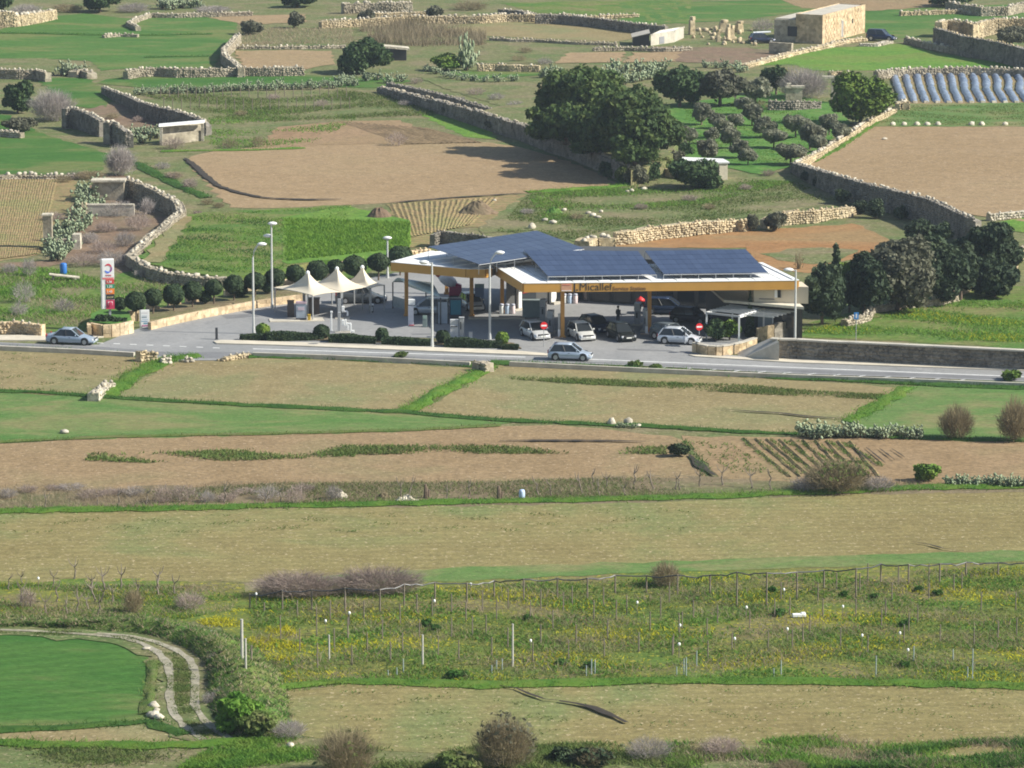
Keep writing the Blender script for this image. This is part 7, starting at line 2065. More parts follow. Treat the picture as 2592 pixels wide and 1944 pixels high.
machine('wash_machine', 'white wash machine with a sloping top behind the right hedge', 'machine', '3', 1105, 1410, [('body', (0, .2, .6), (.75, .6, 1.2), LG), ('upper', (0, .25, 1.45), (.75, .5, .5), LG), ('slot', (0, -.12, 1.12), (.6, .05, .08), DARK)])
machine('post', 'grey square post beside the white wash machine', 'post', '3', 1228, 1410, [('shaft', (0, 0, .95), (.42, .3, 1.9), GREY), ('recess', (-.08, -.16, 1.2), (.1, .03, .7), DARK), ('cap', (0, 0, 1.93), (.48, .36, .06), LG)])
machine('wash_machine', 'slim grey post with a dial between the vacuum and the silver car', 'machine', '3', 620, 1230, [('body', (0, 0, .55), (.42, .35, 1.1), plain('green_grey', (.2, .25, .24), .5)), ('dial', (0, -.19, 1.0), (.3, .04, .3), plain('pale_green', (.3, .42, .36), .4)), ('foot', (0, 0, .04), (.6, .5, .08), DARK)])
machine('litter_bin', 'small grey box behind the hedge at the island end', 'bin', '3', 1375, 1420, [('body', (0, 0, .3), (.32, .3, .6), LG), ('lid', (0, 0, .63), (.36, .34, .06), GREY)])
machine('wash_wall', 'grey screen panels behind the lit machine', 'screen', '3', 950, 1190, [('panel', (-.2, .3, 1.1), (.85, .08, 2.0), GB), ('frame', (.3, .3, 1.1), (.1, .12, 2.3), DARK), ('frame', (-.7, .3, 1.1), (.1, .12, 2.3), DARK)])
machine('screen', 'blue screen panel between the orange columns', 'screen', '3', 1520, 940, [('panel', (0, 0, 1.2), (.85, .08, 2.0), plain('blue_panel', (.07, .13, .26), .4)), ('header', (0, -.02, 2.3), (.9, .1, .35), plain('teal_panel', (.14, .24, .28), .4)), ('leg', (0, .05, .1), (.8, .1, .2), DARK)])
# tilted drum
b = P('3', 1120, 790)
t = thing('mixer', 'white tilted drum with dark red ends standing in the wash yard', 'mixer', b + Vector((0, 1.5, 0)))
m = MB(); m.lathe([(.25, -1.0), (.5, -.6), (.58, 0), (.5, .5), (.3, .9)], (0, 0, 0), 14); o = m.build('drum', plain('drum_white', (.62, .62, .63), .5, var=.15), t, True); o.location = (-.75, 0, 1.75); o.rotation_euler = (0, math.radians(-58), 0)
m = MB(); m.box((0, 0, .75), (1.2, .8, .9)); m.box((.2, 0, 1.3), (.8, .6, .3), 0, .4); m.build('base', plain('crimson_paint', (.36, .015, .07), .4), t, False, .06)
m = MB(); m.lathe([(.34, -.15), (.3, .2), (.18, .32)], (0, 0, 0), 12); o = m.build('cap', plain('dark_red', (.35, .02, .03)), t); o.location = (-1.55, 0, 2.3); o.rotation_euler = (0, math.radians(-58), 0)
m = MB(); m.box((0, 0, .15), (1.3, .9, .3)); m.build('skid', DARK, t)
# bins, planter pots by the shop
def jar_bins(s, u, v, label):
    t = thing('recycling_bins', label, 'bin', P(s, u, v))
    for i, c in enumerate(((.75, .75, .72), (.5, .62, .78), (.72, .6, .6))):
        m = MB(); m.lathe([(.2, 0), (.24, .15), (.24, .75), (.2, .85)], (i * .52 - .52, 0, 0), 10); m.build('bin', plain('bin_%d' % i, c, .4), t, True)
        m = MB(); m.lathe([(.25, .84), (.2, .98), (.04, 1.02)], (i * .52 - .52, 0, 0), 10); m.build('lid', plain('lid_%d' % i, (.4, .42, .5), .4), t, True)
jar_bins('E', 1066, 972, 'three standing bins in a row by the rear orange column')
jar_bins('E', 1455, 908, 'three standing bins in a row at the shop step')
# fuel pumps
PUMPB = plain('pump_grey', (.3, .31, .34), .4)
def pump(s, u, v, label, rz=1.4):
    t = machine('fuel_pump', label, 'fuel pump', s, u, v, [('plinth', (0, 0, .08), (1.3, .9, .16), CONC), ('body', (0, 0, .75), (.9, .5, 1.2), PUMPB), ('head', (0, 0, 1.75), (.95, .55, .7), plain('pump_head', (.42, .43, .46), .4)), ('screen', (0, -.28, 1.75), (.6, .03, .4), GLASS), ('screen', (0, .28, 1.75), (.6, .03, .4), GLASS), ('nozzle', (.48, -.1, 1.0), (.08, .14, .5), DARK), ('nozzle', (.48, .12, 1.0), (.08, .14, .5), DARK), ('nozzle', (-.48, 0, 1.0), (.08, .14, .5), DARK)], rz, 'fuel pumps')
    return t
pump('4', 610, 930, 'fuel pump behind the white hatchback with the no entry sign')
pump('4', 490, 740, 'fuel pump next to the large grey box at the back left')
pump('5', 350, 800, 'fuel pump beside the dark hatchback')
pump('5', 490, 900, 'fuel pump at the second front column')
machine('storage_box', 'large grey green box on the pump lane left of the columns', 'box', '4', 300, 690, [('body', (0, .4, .85), (1.75, .9, 1.5), plain('grey_green_box', (.2, .25, .26), .5)), ('lid', (0, .4, 1.64), (1.85, 1.0, .09), plain('grey_green_lid', (.25, .3, .3), .5)), ('wheel', (-.6, .3, .06), (.2, .5, .16), DARK), ('wheel', (.6, .3, .06), (.2, .5, .16), DARK)])
for i, (s, u, v, lab) in enumerate((('4', 750, 1010, 'white footed grey bollard beside the first front column'), ('5', 497, 955, 'white footed bollard beside the second front column'))):
    machine('bollard', lab, 'bollard', s, u, v, [('foot', (0, 0, .38), (.24, .24, .78), TAG), ('shaft', (0, 0, 1.5), (.2, .2, 1.45), GREY), ('base', (-.1, -.1, .06), (.9, .6, .12), plain('pinkish_kerb', (.5, .38, .3), .7))])
t = thing('parasol', 'small red folded parasol beside the pumps', 'parasol', P('4', 2090, 640))
m = MB(); m.lathe([(.42, -.14), (.36, .05), (.12, .22), (.03, .3)], (0, 0, 1.5), 10); m.build('cover', plain('bright_red', (.75, .03, .03), .5), t, True)
m = MB(); m.tube([(0, 0, 0), (0, 0, 1.5)], .04, 6); m.build('pole', GREY, t)
machine('kerb_island', 'long pale kerb island under the canopy before the shop', 'kerb island', 'E', 1000, 1000, [('slab', (0, 0, .06), (5.2, 1.0, .14), CONC), ('kerb', (0, -.55, .05), (5.2, .1, .18), PAVE)], .0)
# ------------------------------------------------------------------ vehicles
TYRE = plain('tyre', (.02, .02, .02), .8)
RIM = plain('alloy', (.5, .5, .52), .3, .6)
CARGLASS = plain('car_glass', (.025, .03, .035), .08, spec=.7, var=0)
LIGHTM = plain('headlight_glass', (.75, .76, .78), .15)
TAILM = plain('tail_light', (.4, .015, .015), .2)
PLATEM = plain('number_plate', (.75, .75, .7), .4)
CABIN = plain('car_trim', (.03, .03, .033), .6)

def car(label, s, u, v, yaw, colour, kind='hatch', cat='car', front=False, L=None, group=None, side=0.85, name='parked_car', rough=.28, metal=.35):
    """u, v: foot of the near side (or of the nose when front) on sheet s; yaw in degrees, 0 = nose to the right"""
    spec = {'hatch': (3.85, 1.68, 1.47), 'sedan': (4.5, 1.76, 1.42), 'mpv': (4.1, 1.72, 1.56), 'suv': (4.5, 1.82, 1.72), 'pickup': (4.9, 1.8, 1.75)}[kind]
    Lc, W, H = spec
    if L: Lc = L
    y = math.radians(yaw)
    fwd = Vector((math.cos(y), math.sin(y), 0)); lat = Vector((-fwd.y, fwd.x, 0))
    p = P(s, u, v)
    if front: c = p - fwd * Lc / 2
    else: c = p + (lat if lat.y > 0 else -lat) * W / 2
    c.z = .062
    t = thing(name, label, cat, c, y, group)
    paint = plain('paint_%.2f_%.2f_%.2f' % colour, colour, rough, metal, var=.02)
    h2 = W / 2
    belt = .58 * H if kind != 'suv' else .56 * H
    hood = {'hatch': .70, 'sedan': .66, 'mpv': .72, 'suv': .68, 'pickup': .68}[kind] * .9
    # stations: x, z_top, half width factor, z_bottom
    X = {'hatch': [(-.5, .62, .80, .3), (-.485, .80, .9, .22), (-.42, belt, .97, .19), (-.2, belt, 1, .19), (.1, belt * .985, 1, .19), (.22, belt * .97, 1, .19), (.34, hood * .98 + .05, .98, .19), (.44, hood * .9, .92, .2), (.49, hood * .7, .82, .24), (.5, .5, .74, .28)],
         'sedan': [(-.5, .6, .78, .3), (-.485, .82, .88, .22), (-.4, belt * 1.02, .95, .19), (-.3, belt * 1.04, .98, .19), (-.1, belt, 1, .19), (.12, belt * .98, 1, .19), (.22, belt * .95, 1, .19), (.36, hood * .98 + .02, .97, .19), (.45, hood * .88, .9, .2), (.49, hood * .68, .8, .24), (.5, .48, .72, .28)]}
    st = X['sedan' if kind in ('sedan', 'pickup') else 'hatch']
    rings = []
    for x, zt, wf, zb in st:
        w = h2 * wf
        rings.append([(x * Lc, -w * .9, zb), (x * Lc, -w, zb + .12), (x * Lc, -w * 1.0, (zb + zt) * .55), (x * Lc, -w * .96, zt - .08), (x * Lc, -w * .84, zt), (x * Lc, -w * .4, zt + .025), (x * Lc, w * .4, zt + .025), (x * Lc, w * .84, zt), (x * Lc, w * .96, zt - .08), (x * Lc, w, (zb + zt) * .55), (x * Lc, w, zb + .12), (x * Lc, w * .9, zb)])
    m = MB(); n = 12; vs = [q for r in rings for q in r]; fs = []
    for i in range(len(rings) - 1):
        for k in range(n):
            k2 = (k + 1) % n
            fs.append((i * n + k, (i + 1) * n + k, (i + 1) * n + k2, i * n + k2))
    fs += [tuple(range(n)), tuple(range((len(rings) - 1) * n, len(rings) * n))[::-1]]
    m.add(vs, fs); m.build('body', paint, t, True)
    # cabin
    xb0, xb1, xr0, xr1 = {'hatch': (-.47, .25, -.36, .04), 'sedan': (-.36, .2, -.2, .03), 'mpv': (-.48, .3, -.4, .08), 'suv': (-.48, .2, -.43, .04), 'pickup': (-.1, .2, -.06, .06)}[kind]
    zb, zr = belt - .03, H - .05
    wb, wr = h2 * .93, h2 * .74
    B = [Vector((xb0 * Lc, -wb, zb)), Vector((xb1 * Lc, -wb * .96, zb)), Vector((xb1 * Lc, wb * .96, zb)), Vector((xb0 * Lc, wb, zb))]
    R = [Vector((xr0 * Lc, -wr, zr)), Vector((xr1 * Lc, -wr, zr)), Vector((xr1 * Lc, wr, zr)), Vector((xr0 * Lc, wr, zr))]
    for nm, i, j in (('side_window', 0, 1), ('windscreen', 1, 2), ('side_window', 2, 3), ('rear_window', 3, 0)):
        q = [B[i], B[j], R[j], R[i]]
        cn = (q[1] - q[0]).cross(q[3] - q[0]).normalized() * .03
        m = MB(); m.add([x - cn for x in q] + q, [(3, 2, 1, 0), (4, 5, 6, 7), (0, 1, 5, 4), (1, 2, 6, 5), (2, 3, 7, 6), (3, 0, 4, 7)])
        m.build(nm, CARGLASS, t)
    m = MB()
    rc = [(r.x, r.y) for r in R]
    k = 5; vs, fs = [], []
    for a in range(k):
        for b_ in range(k):
            p_ = R[0].lerp(R[1], a / (k - 1)).lerp(R[3].lerp(R[2], a / (k - 1)), b_ / (k - 1))
            e = math.sin(math.pi * a / (k - 1)) * math.sin(math.pi * b_ / (k - 1))
            vs.append((p_.x * 1.01, p_.y * 1.02, p_.z + .012 + .05 * e ** .5))
    for a in range(k - 1):
        for b_ in range(k - 1):
            fs.append((a * k + b_, (a + 1) * k + b_, (a + 1) * k + b_ + 1, a * k + b_ + 1))
    m.add(vs, fs)
    rf = m.build('roof', paint, t, True); sd = rf.modifiers.new('thick', 'SOLIDIFY'); sd.thickness = .05
    for i in range(4):
        m = MB(); m.tube([B[i] * 1.0 + Vector((0, 0, -.02)), R[i] + Vector((0, 0, .01))], .055, 5); m.build('pillar', paint, t)
    for sgn in (0, 3):
        o_ = 1 if sgn == 0 else 2
        a, b_ = B[sgn].lerp(B[o_], .52), R[sgn].lerp(R[o_], .5)
        m = MB(); m.tube([a, b_], .045, 5); m.build('pillar', paint if kind == 'suv' else CABIN, t)
    if kind == 'pickup':
        m = MB(); m.box((-.3 * Lc, 0, belt + .03), (Lc * .36, W * .8, .08)); m.build('load_bed', CABIN, t)
    # wheels
    wr_ = .31 if kind != 'suv' else .36
    for xx in (-.31, .315):
        for sg in (-1, 1):
            m = MB(); m.lathe([(wr_ * 1.22, -.03), (wr_ * 1.22, .03)], (0, 0, 0), 16); o = m.build('wheel_arch', CABIN, t); o.location = (xx * Lc, sg * (h2 - .035), wr_ + .03); o.rotation_euler = (math.pi / 2, 0, 0)
            m = MB(); m.lathe([(wr_ * .6, -.1), (wr_ * .97, -.1), (wr_, -.05), (wr_, .05), (wr_ * .97, .1), (wr_ * .6, .1)], (0, 0, 0), 16); o = m.build('wheel', TYRE, t); o.location = (xx * Lc, sg * (h2 - .06), wr_); o.rotation_euler = (math.pi / 2, 0, 0)
            m = MB(); m.lathe([(.05, -.112), (wr_ * .64, -.106), (wr_ * .64, .106), (.05, .112)], (0, 0, 0), 10); m.build('rim', RIM, o)
    for sg in (-1, 1):
        m = MB(); m.box((.462 * Lc, sg * h2 * .62, hood * .80), (.2, .34, .17), sg * -.35); m.build('headlight', LIGHTM, t, False, .03)
        m = MB(); m.box((-.485 * Lc, sg * h2 * .76, belt * .92), (.1, .2, .3)); m.build('tail_light', TAILM, t, False, .02)
        m = MB(); m.box((xb1 * Lc - .28, sg * (h2 + .08), belt + .08), (.1, .18, .13)); m.build('mirror', paint, t, False, .03)
        m = MB(); m.box((.05 * Lc - .2, sg * (h2 + .005), belt - .16), (.18, .02, .035)); m.build('door_handle', CABIN, t)
    m = MB(); m.box((.502 * Lc, 0, .42), (.03, .5, .11)); m.build('number_plate', PLATEM, t)
    m = MB(); m.box((.497 * Lc, 0, .56), (.04, 1.0, .13)); m.build('grille', CABIN, t)
    m = MB(); m.box((-.503 * Lc, 0, .6), (.03, .5, .11)); m.build('number_plate', PLATEM, t)
    m = MB(); m.box((.47 * Lc, 0, .27), (.22, W * .84, .12)); m.build('bumper', CABIN if kind in ('suv', 'pickup') else paint, t, False, .03)
    return t

SILVER = (.42, .47, .54)
car('silver blue saloon driving right on the road at the left', 'D', 430, 1168, -12, (.36, .43, .52), 'sedan', name='passing_car')
car('silver hatchback driving right on the road below the canopies', '4', 912, 1405, -9, (.43, .5, .6), 'hatch', name='passing_car')
car('white hatchback behind the left no entry sign', '4', 490, 1072, -68, (.72, .72, .72), 'hatch', front=True)
car('white hatchback with a rounded nose, alone between the front columns', '4', 1232, 1088, -72, (.8, .79, .75), 'hatch', front=True)
car('black car with shining headlights facing out beside the second column', '4', 1905, 1098, -70, (.022, .026, .026), 'hatch', front=True)
car('dark blue car behind the black one at the pumps', '4', 1520, 965, -62, (.02, .035, .09), 'hatch', front=True)
c7 = car('white hatchback with its front door open beside the curved planter', '5', 1010, 1135, -14, (.66, .69, .74), 'hatch')
car('grey hatchback half hidden behind the white one with the open door', '5', 800, 1065, -40, (.15, .17, .18), 'hatch')
car('dark blue estate in the shade under the canopy at the back', '5', 800, 645, -8, (.03, .05, .10), 'mpv')
car('very dark car in the deepest shade beside the pergola', '5', 1180, 790, -25, (.05, .045, .06), 'hatch')
car('silver estate parked in the wash bay shelter', '3', 690, 1045, 174, (.5, .53, .58), 'mpv')
car('small white car peeping out behind the orange column', '3', 1480, 985, -75, (.75, .75, .73), 'hatch', front=True)
car('small blue white car with a yellow plate at the shop front', '4', 375, 490, -78, (.55, .62, .75), 'hatch', front=True)
car('dark grey pickup in the shade behind the shade sails', '2', 1740, 725, 4, (.1, .11, .12), 'pickup', name='pickup_truck', cat='pickup')
car('dark blue pickup parked beside the far stone house', 'C', 1315, 258, -22, (.03, .045, .1), 'suv', name='pickup_truck', cat='pickup', side=.9)
car('car with a white sheet over it beside the rubble yard', 'C', 590, 272, 12, (.03, .04, .08), 'hatch')
m = MB(); m.box((-.2, 0, 1.5), (2.6, 1.5, .1), 0, -.06); m.box((-1.3, 0, 1.35), (.6, 1.5, .12), 0, -.5)
o = m.build('sheet_cover', TAG); o.location = P('C', 590, 262); tag(o, 'white sheet lying on the car beside the rubble yard', 'sheet')
# open door of the white car
m = MB(); m.box((.25, 0, .0), (.9, .06, .62), 0); d = m.build('open_door', plain('paint_0.66_0.69_0.74', (.66, .69, .74)), c7)
d.location = (.62, -1.12, .62); d.rotation_euler = (0, 0, math.radians(-68))
m = MB(); m.box((.2, 0, .0), (.8, .03, .34)); w = m.build('door_window', CARGLASS, d); w.location = (0, 0, .5)

# a customer standing beside the pumps
def person(label, b, yaw, top, legs, hair, h=1.74):
    t = thing('person', label, 'person', b, yaw)
    k = h / 1.74
    skin = plain('skin', (.45, .28, .2), .6)
    sk = bpy.data.meshes.new('body')
    V = [(0, 0, .98), (0, 0, 1.18), (.0, 0, 1.40), (0, 0, 1.50), (.03, 0, 1.66), (.10, .02, .9), (.12, .03, .5), (.12, 0, .07), (.12, .0, .02), (-.10, 0, .9), (-.12, .06, .5), (-.13, -.02, .07), (.19, 0, 1.41), (.25, .02, 1.14), (.23, -.12, .92), (-.19, 0, 1.41), (-.26, .02, 1.14), (-.22, -.14, .95), (.12, -.16, .03), (-.13, -.18, .03)]
    E = [(0, 1), (1, 2), (2, 3), (3, 4), (0, 5), (5, 6), (6, 7), (0, 9), (9, 10), (10, 11), (2, 12), (12, 13), (13, 14), (2, 15), (15, 16), (16, 17), (7, 18), (11, 19)]
    V[8] = None
    idx = {i: j for j, i in enumerate([i for i in range(len(V)) if V[i] is not None])}
    sk.from_pydata([tuple(c * k for c in V[i]) for i in idx], [], [])
    sk.edges.add(len(E)); sk.edges.foreach_set('vertices', [idx[a] for e in E for a in e]); sk.update()
    o = link('body', sk, t)
    rad = {0: .155, 1: .14, 2: .17, 3: .06, 4: .1, 5: .1, 6: .07, 7: .05, 9: .1, 10: .07, 11: .05, 12: .075, 13: .055, 14: .045, 15: .075, 16: .055, 17: .045, 18: .04, 19: .04}
    md = o.modifiers.new('skin', 'SKIN')
    for i, j in idx.items():
        r = rad[i] * k
        sk.skin_vertices[0].data[j].radius = (r, r * .85)
    sk.skin_vertices[0].data[0].use_root = True
    sb = o.modifiers.new('smooth', 'SUBSURF'); sb.levels = sb.render_levels = 2
    m_, nt, bs = new_mat('clothed_' + label[:12])
    tc = nt.nodes.new('ShaderNodeTexCoord'); sp = nt.nodes.new('ShaderNodeSeparateXYZ'); nt.links.new(tc.outputs['Object'], sp.inputs[0])
    mr = nt.nodes.new('ShaderNodeMapRange'); mr.inputs['From Max'].default_value = 1.8; nt.links.new(sp.outputs['Z'], mr.inputs['Value'])
    r = ramp(nt, mr.outputs[0], [(0, (.03, .03, .03)), (.06, legs), (.54, top), (.835, skin_c)])
    r.color_ramp.interpolation = 'CONSTANT'
    nt.links.new(r.outputs['Color'], bs.inputs['Base Color']); bs.inputs['Roughness'].default_value = .8
    sk.materials.append(m_)
    m = MB(); m.lathe([(.02, .13), (.09, .1), (.115, .03), (.11, -.03), (.09, -.07)][::-1], (.0, .02, 1.70 * k), 10); m.build('hair', hair, t, True)
    for sx in (-.035, .035):
        m = MB(); m.box((.03 + sx, -.095, 1.67 * k), (.02, .012, .012)); m.build('eye', CABIN, t)
    m = MB(); m.box((.03, -.108, 1.64 * k), (.02, .03, .04), 0, 0, .6); m.build('nose', skin, t)
    for sx, sy in ((.23, -.14), (-.22, -.16)):
        m = MB()
        for f in range(4):
            m.tube([(sx - .025 + f * .018, sy, .92 * k), (sx - .03 + f * .02, sy - .015, .87 * k), (sx - .028 + f * .018, sy - .005, (.83 + .01 * (f % 2)) * k)], [.009, .009, .007], 5)
        m.tube([(sx - .03, sy, .91 * k), (sx - .05, sy - .03, .88 * k)], [.01, .008], 5)
        m.box((sx, sy, .915 * k), (.07, .03, .07)); m.build('hand', skin, t)
    return t
skin_c = (.45, .28, .2)
person('person in dark clothes standing behind the dark blue car at the pumps', P('4', 1722, 800), 2.4, (.03, .03, .035), (.035, .035, .05), plain('dark_hair', (.02, .015, .012), .8))

# ------------------------------------------------------------------ small houses
STONEH = None
def block_house(name, label, cat, corner, right, left, hgt, mat, roofmat, parapet_=.25):
    """corner: the near corner; right and left: vectors of the two visible walls"""
    t = thing(name, label, cat, corner)
    a, b, c, d = Vector((0, 0, 0)), right.copy(), right + left, left.copy()
    m = MB(); m.prism([a, b, c, d], -.2, hgt - .16); m.build('wall', mat, t)
    m = MB(); m.prism([a.lerp(c, .03), b.lerp(d, .03), c.lerp(a, .03), d.lerp(b, .03)], hgt - .155, hgt - .08); m.build('roof', roofmat, t)
    for p, q in ((a, b), (b, c), (c, d), (d, a)):
        e = (q - p).normalized(); n = Vector((-e.y, e.x, 0)) * .17
        cen = (a + c) / 2
        if n.dot((p + q) / 2 - cen) > 0: n = -n
        m = MB(); m.prism([p + e * .002, q - e * .172, q - e * .172 + n, p + e * .002 + n] if True else [], hgt - .158, hgt); m.build('parapet', mat, t)
    return t
def onwall(p, q, f, z, wd, ht, name, mat, parent, out=.01, th=.05):
    e = (q - p).normalized(); n = Vector((e.y, -e.x, 0)); n = n if n.y < 0 else -n
    c = p.lerp(q, f) + n * (out + th / 2)
    m = MB(); m.box((c.x, c.y, z + ht / 2), (wd, th, ht), math.atan2(e.y, e.x)); return m.build(name, mat, parent)
cn = P('7', 480, 378)
rt = P('7', 845, 280) - cn; lf = P('7', 250, 365) - cn
hh = height('7', 480, 378, 133)
house = block_house('stone_house', 'flat roofed limestone farm house at the top right, one wall sunlit', 'house', cn, rt, lf, hh, LIMEWALL, CONC)
onwall(Vector(), rt, .45, .3, .75, hh * .6, 'door_frame', PALEST, house, .0, .06)
onwall(Vector(), rt, .46, .3, .5, hh * .56, 'door', plain('grey_door', (.25, .25, .27), .6), house, .03)
onwall(Vector(), rt, .70, hh * .45, .45, .7, 'window', GLASS, house, .0)
# courses of squared stone on the lit wall
e = rt.normalized(); nn = Vector((e.y, -e.x, 0)); nn = nn if nn.y < 0 else -nn
rows_n = int(hh / .5)
for r_ in range(rows_n):
    k = int(rt.length / 1.1)
    for j in range(k):
        f = (j + .5 + (.25 if r_ % 2 else -.1)) / k
        if f < .05 or f > .95 or abs(f - .455) < .06 or abs(f - .70) < .05: continue
        c = rt * f + nn * .02
        m = MB(); m.box((c.x, c.y, .28 + r_ * .5), (1.1 * .94, .05 + random.uniform(0, .05), .46), math.atan2(e.y, e.x)); m.build('stone_block', LIMEWALL, house)
lf2 = P('7', 65, 358) - cn
a, b = lf, lf2
sd = thing('outbuilding', 'lower grey outbuilding joined to the far limestone house', 'building', cn + lf)
m = MB(); q = lf2 - lf; m.prism([Vector(), q, q + rt * .6, rt * .6], -.2, hh * .78); m.build('wall', RUBBLE, sd)
m = MB(); m.prism([q * .1 + rt * .02, q * .98 + rt * .02, q * .98 + rt * .58, q * .1 + rt * .58], hh * .78 + .004, hh * .78 + .15); m.build('roof', CONC, sd)
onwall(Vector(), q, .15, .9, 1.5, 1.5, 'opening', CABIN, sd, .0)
yd = curb('grey yard wall with a pale end before the far outbuilding', '7', [(30, 360), (120, 366), (225, 372)], 1.7, .6, RUBBLE, False, blk=1.2)
cn = P('C', 2105 - 2069, 280); 
cn = P('B', 2108, 262); rt = P('B', 2165, 235) - cn; lf = P('B', 1960, 285) - cn
hs_ = height('B', 2108, 262, 192)
s2 = block_house('shed', 'small grey concrete shed left of the rubble yard', 'shed', cn, rt, lf, hs_, CONC, WHITE)
onwall(Vector(), lf, .55, .1, 1.3, hs_ * .6, 'door', plain('grey_door', (.25, .25, .27), .6), s2, .0)
lt = thing('lean_to', 'dark lean-to with a sloping brown roof beside the grey shed', 'lean-to', P('B', 1950, 288))
q = P('B', 1850, 285) - P('B', 1950, 288)
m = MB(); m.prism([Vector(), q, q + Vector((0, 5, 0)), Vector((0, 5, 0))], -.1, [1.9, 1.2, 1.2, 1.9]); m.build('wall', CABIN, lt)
m = MB(); m.prism([Vector((.1, -.3, 0)), q + Vector((-.2, -.3, 0)), q + Vector((-.2, 5.2, 0)), Vector((.1, 5.2, 0))], [1.92, 1.22, 1.22, 1.92], [2.02, 1.32, 1.32, 2.02]); m.build('roof', CONC, lt)
# hut with a long white beam over its opening, left
cn = P('A', 1000, 905); w_ = P('A', 1260, 880) - cn; hb = height('A', 1000, 905, 775)
hut = thing('hut', 'low stone hut with a long white roof beam on two posts at the left', 'hut', cn)
m = MB(); m.prism([Vector((.1, 1.4, 0)), w_ + Vector((-.1, 1.4, 0)), w_ + Vector((0, 2.4, 0)), Vector((0, 2.4, 0))], -.1, hb * .8); m.build('wall', RUBBLE, hut)
m = MB(); m.prism([Vector((-.2, -.1, 0)), w_ + Vector((.25, -.1, 0)), w_ + Vector((.25, .8, 0)), Vector((-.2, .8, 0))], hb - .3, hb); m.build('roof_beam', WHITE, hut)
for p in (Vector((.05, .1, 0)), w_ + Vector((0, .1, 0))):
    m = MB(); m.box((p.x, p.y, hb / 2 - .25), (.35, .35, hb - .4)); m.build('post', PALEST, hut)
m = MB(); m.prism([Vector((.1, .3, 0)), w_ + Vector((-.1, .3, 0)), w_ + Vector((-.1, .75, 0)), Vector((.1, .75, 0))], -.1, hb * .5); m.build('front_wall', RUBBLE, hut)
# hut among the olives hidden by its bush
cn = P('C', 250, 1125); w_ = P('C', 368, 1122) - cn
h3 = height('C', 368, 1122, 1008)
hut2 = thing('hut', 'small cream hut peeping out behind the dense dark bush', 'hut', cn)
l_ = P('C', 90, 1110) - cn
m = MB(); m.prism([l_, w_ * .0, w_, w_ + Vector((-.4, 2.6, 0)), l_ + Vector((0, 2.4, 0))], -.1, h3 - .15); m.build('wall', plain('cream_hut_wall', (.62, .55, .42), .85, var=.12), hut2)
m = MB(); m.prism([l_ + Vector((-.1, -.1, 0)), Vector((0, -.1, 0)), w_ + Vector((.2, -.1, 0)), w_ + Vector((-.4, 2.7, 0)), l_ + Vector((0, 2.6, 0))], h3 - .145, h3 + .02); m.build('roof', plain('white_hut_roof', (.72, .72, .72), .8), hut2)
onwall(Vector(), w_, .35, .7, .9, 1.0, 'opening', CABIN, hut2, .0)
# ruin behind the lime green tree
t = thing('ruin', 'grey hut wall with white lintel stones by the bare bush', 'ruin', P('C', 780, 640))
m = MB(); m.box((0, 0, 1.0), (2.2, 1.0, 2.0)); m.build('wall', RUBBLE, t)
m = MB(); m.box((.1, -.1, 2.15), (2.6, 1.1, .28)); m.box((-.7, -.1, 2.45), (.6, .7, .35)); m.build('lintel', PALEST, t)
t = thing('ruin', 'pale post and lintel ruin left of the lime green tree', 'ruin', P('C', 1025, 640))
hq = height('C', 1025, 640, 490)
m = MB(); m.box((0, 0, hq / 2), (.6, .6, hq)); m.build('post', PALEST, t)
m = MB(); m.box((.8, 0, hq + .17), (4.6, .9, .32)); m.build('lintel', PALEST, t)
# stone post hut in the hollow
t = thing('ruin', 'brown stone hut stub with a pale roof slab in the cactus bank', 'ruin', P('D', 675, 265))
m = MB(); m.box((0, .8, 1.0), (3.4, 1.6, 2.1)); m.build('wall', RUBBLE, t)
m = MB(); m.box((0, .7, 2.2), (3.8, 2.0, .22)); m.build('roof_slab', PALEST, t)
t = thing('block_wall', 'low grey block with a pale end lying in the hollow', 'wall', P('D', 670, 360))
m = MB(); m.box((.3, 0, .6), (5.2, .8, 1.2)); m.build('wall', CONC, t)
m = MB(); m.box((-2.5, -.05, .75), (.5, .95, 1.4)); m.build('end_stone', CREAM, t)
m = MB(); m.box((.2, 0, 1.24), (5.3, .9, .1)); m.build('coping', PALEST, t)
t = thing('block_wall', 'tall thin pale wall corner at the lower end of the cactus bank', 'wall', P('D', 300, 560))
m = MB(); m.box((0, 0, 1.7), (.9, 1.0, 3.4)); m.build('wall', RUBBLE, t)
m = MB(); m.box((0, 0, 3.48), (1.1, 1.2, .18)); m.build('coping', PALEST, t)
t = thing('block_wall', 'short pale wall at the right foot of the cactus bank', 'wall', P('D', 480, 565))
m = MB(); m.box((0, 0, .75), (.8, 1.4, 1.6)); m.build('wall', PALEST, t)
m = MB(); m.box((-1.4, .2, .5), (2.2, .6, 1.0)); m.build('side_wall', RUBBLE, t)
# slab roof stubs seen far off
t = thing('shed', 'slab roofed stone stub beside the dense green tree', 'shed', P('B', 370, 375))
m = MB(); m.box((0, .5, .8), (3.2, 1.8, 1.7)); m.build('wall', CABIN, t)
m = MB(); m.box((0, .4, 1.85), (3.9, 2.4, .3), .1, .1); m.build('roof_slab', PALEST, t)
for u in (430, 470):
    pass

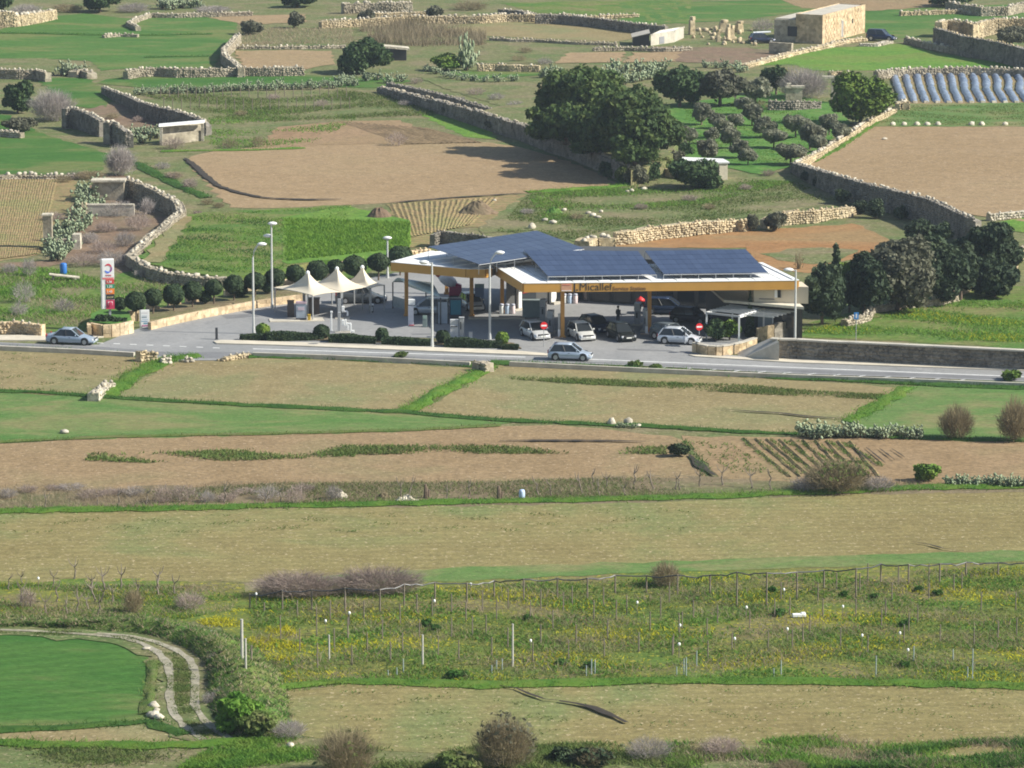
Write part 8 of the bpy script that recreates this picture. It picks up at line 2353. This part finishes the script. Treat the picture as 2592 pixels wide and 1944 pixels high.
# plastic row covers
FILM = None
def film():
    m, nt, b = new_mat('plastic_film')
    geo = nt.nodes.new('ShaderNodeNewGeometry')
    n = noise(nt, 1.4, 4.0, .7, geo.outputs['Position'], 1.0)
    c = ramp(nt, n.outputs['Fac'], [(.35, (.05, .08, .15)), (.48, (.16, .21, .3)), (.65, (.36, .4, .46))]).outputs['Color']
    nt.links.new(c, b.inputs['Base Color'])
    b.inputs['Roughness'].default_value = .32
    bump(nt, b, n.outputs['Fac'], .8, .15)
    return m
FILM = film()
for i in range(15):
    ut, ub = 1098 + i * 95.5, 1270 + i * 97 - (95 if i == 0 else 95)
    A = [(ut, 640), (ut + 12 + i * 2, 700), (ut + 40 - i * 1.5, 775), (ut + 62, 830), (ub, 885)]
    L = resample(pts('7', A), 1.0, False)
    m = MB(); vs = []; fs = []; n = 7
    o0 = L[0].copy()
    for j, p in enumerate(L):
        tt = L[min(j + 1, len(L) - 1)] - L[max(j - 1, 0)]; tt.z = 0; tt.normalize()
        nn = Vector((-tt.y, tt.x, 0))
        e = min(1, .35 + j / 2, .35 + (len(L) - 1 - j) / 2)
        w = .52 * random.uniform(.8, 1.15) * e ** .4; h = .5 * random.uniform(.85, 1.08) * e
        for k in range(n):
            a = math.pi * k / (n - 1)
            q = p - o0 + nn * math.cos(a) * w
            vs.append((q.x, q.y, h * math.sin(a) - .02))
        if j:
            for k in range(n - 1):
                fs.append(((j - 1) * n + k, j * n + k, j * n + k + 1, (j - 1) * n + k + 1))
    fs += [tuple(range(n)), tuple(range((len(L) - 1) * n, len(L) * n))[::-1]]
    m.add(vs, fs)
    t = thing('row_cover', (names + ['last'])[i] + ' blue grey plastic row cover from the left in the far right plot', 'row cover', o0, 0, 'plastic row covers')
    m.build('film', FILM, t, True)
    m = MB(); e = L[-1] - o0; m.box((e.x, e.y - .3, .15), (.6, .35, .36), .3); m.build('end_stone', PALEST, t)
for u in (1085, 1180, 1290, 1380, 1470, 1760, 1850, 2050):
    b = P('7', u, 1080); o = link('boulder', random.choice(stones_of(PALEST)), None, b + Vector((0, 0, .2)), random.random(), (.9, .7, .7)); tag(o, 'white stone or bag at the lower edge of the seedling plot', 'stone', 'white stones edging the seedling plot')
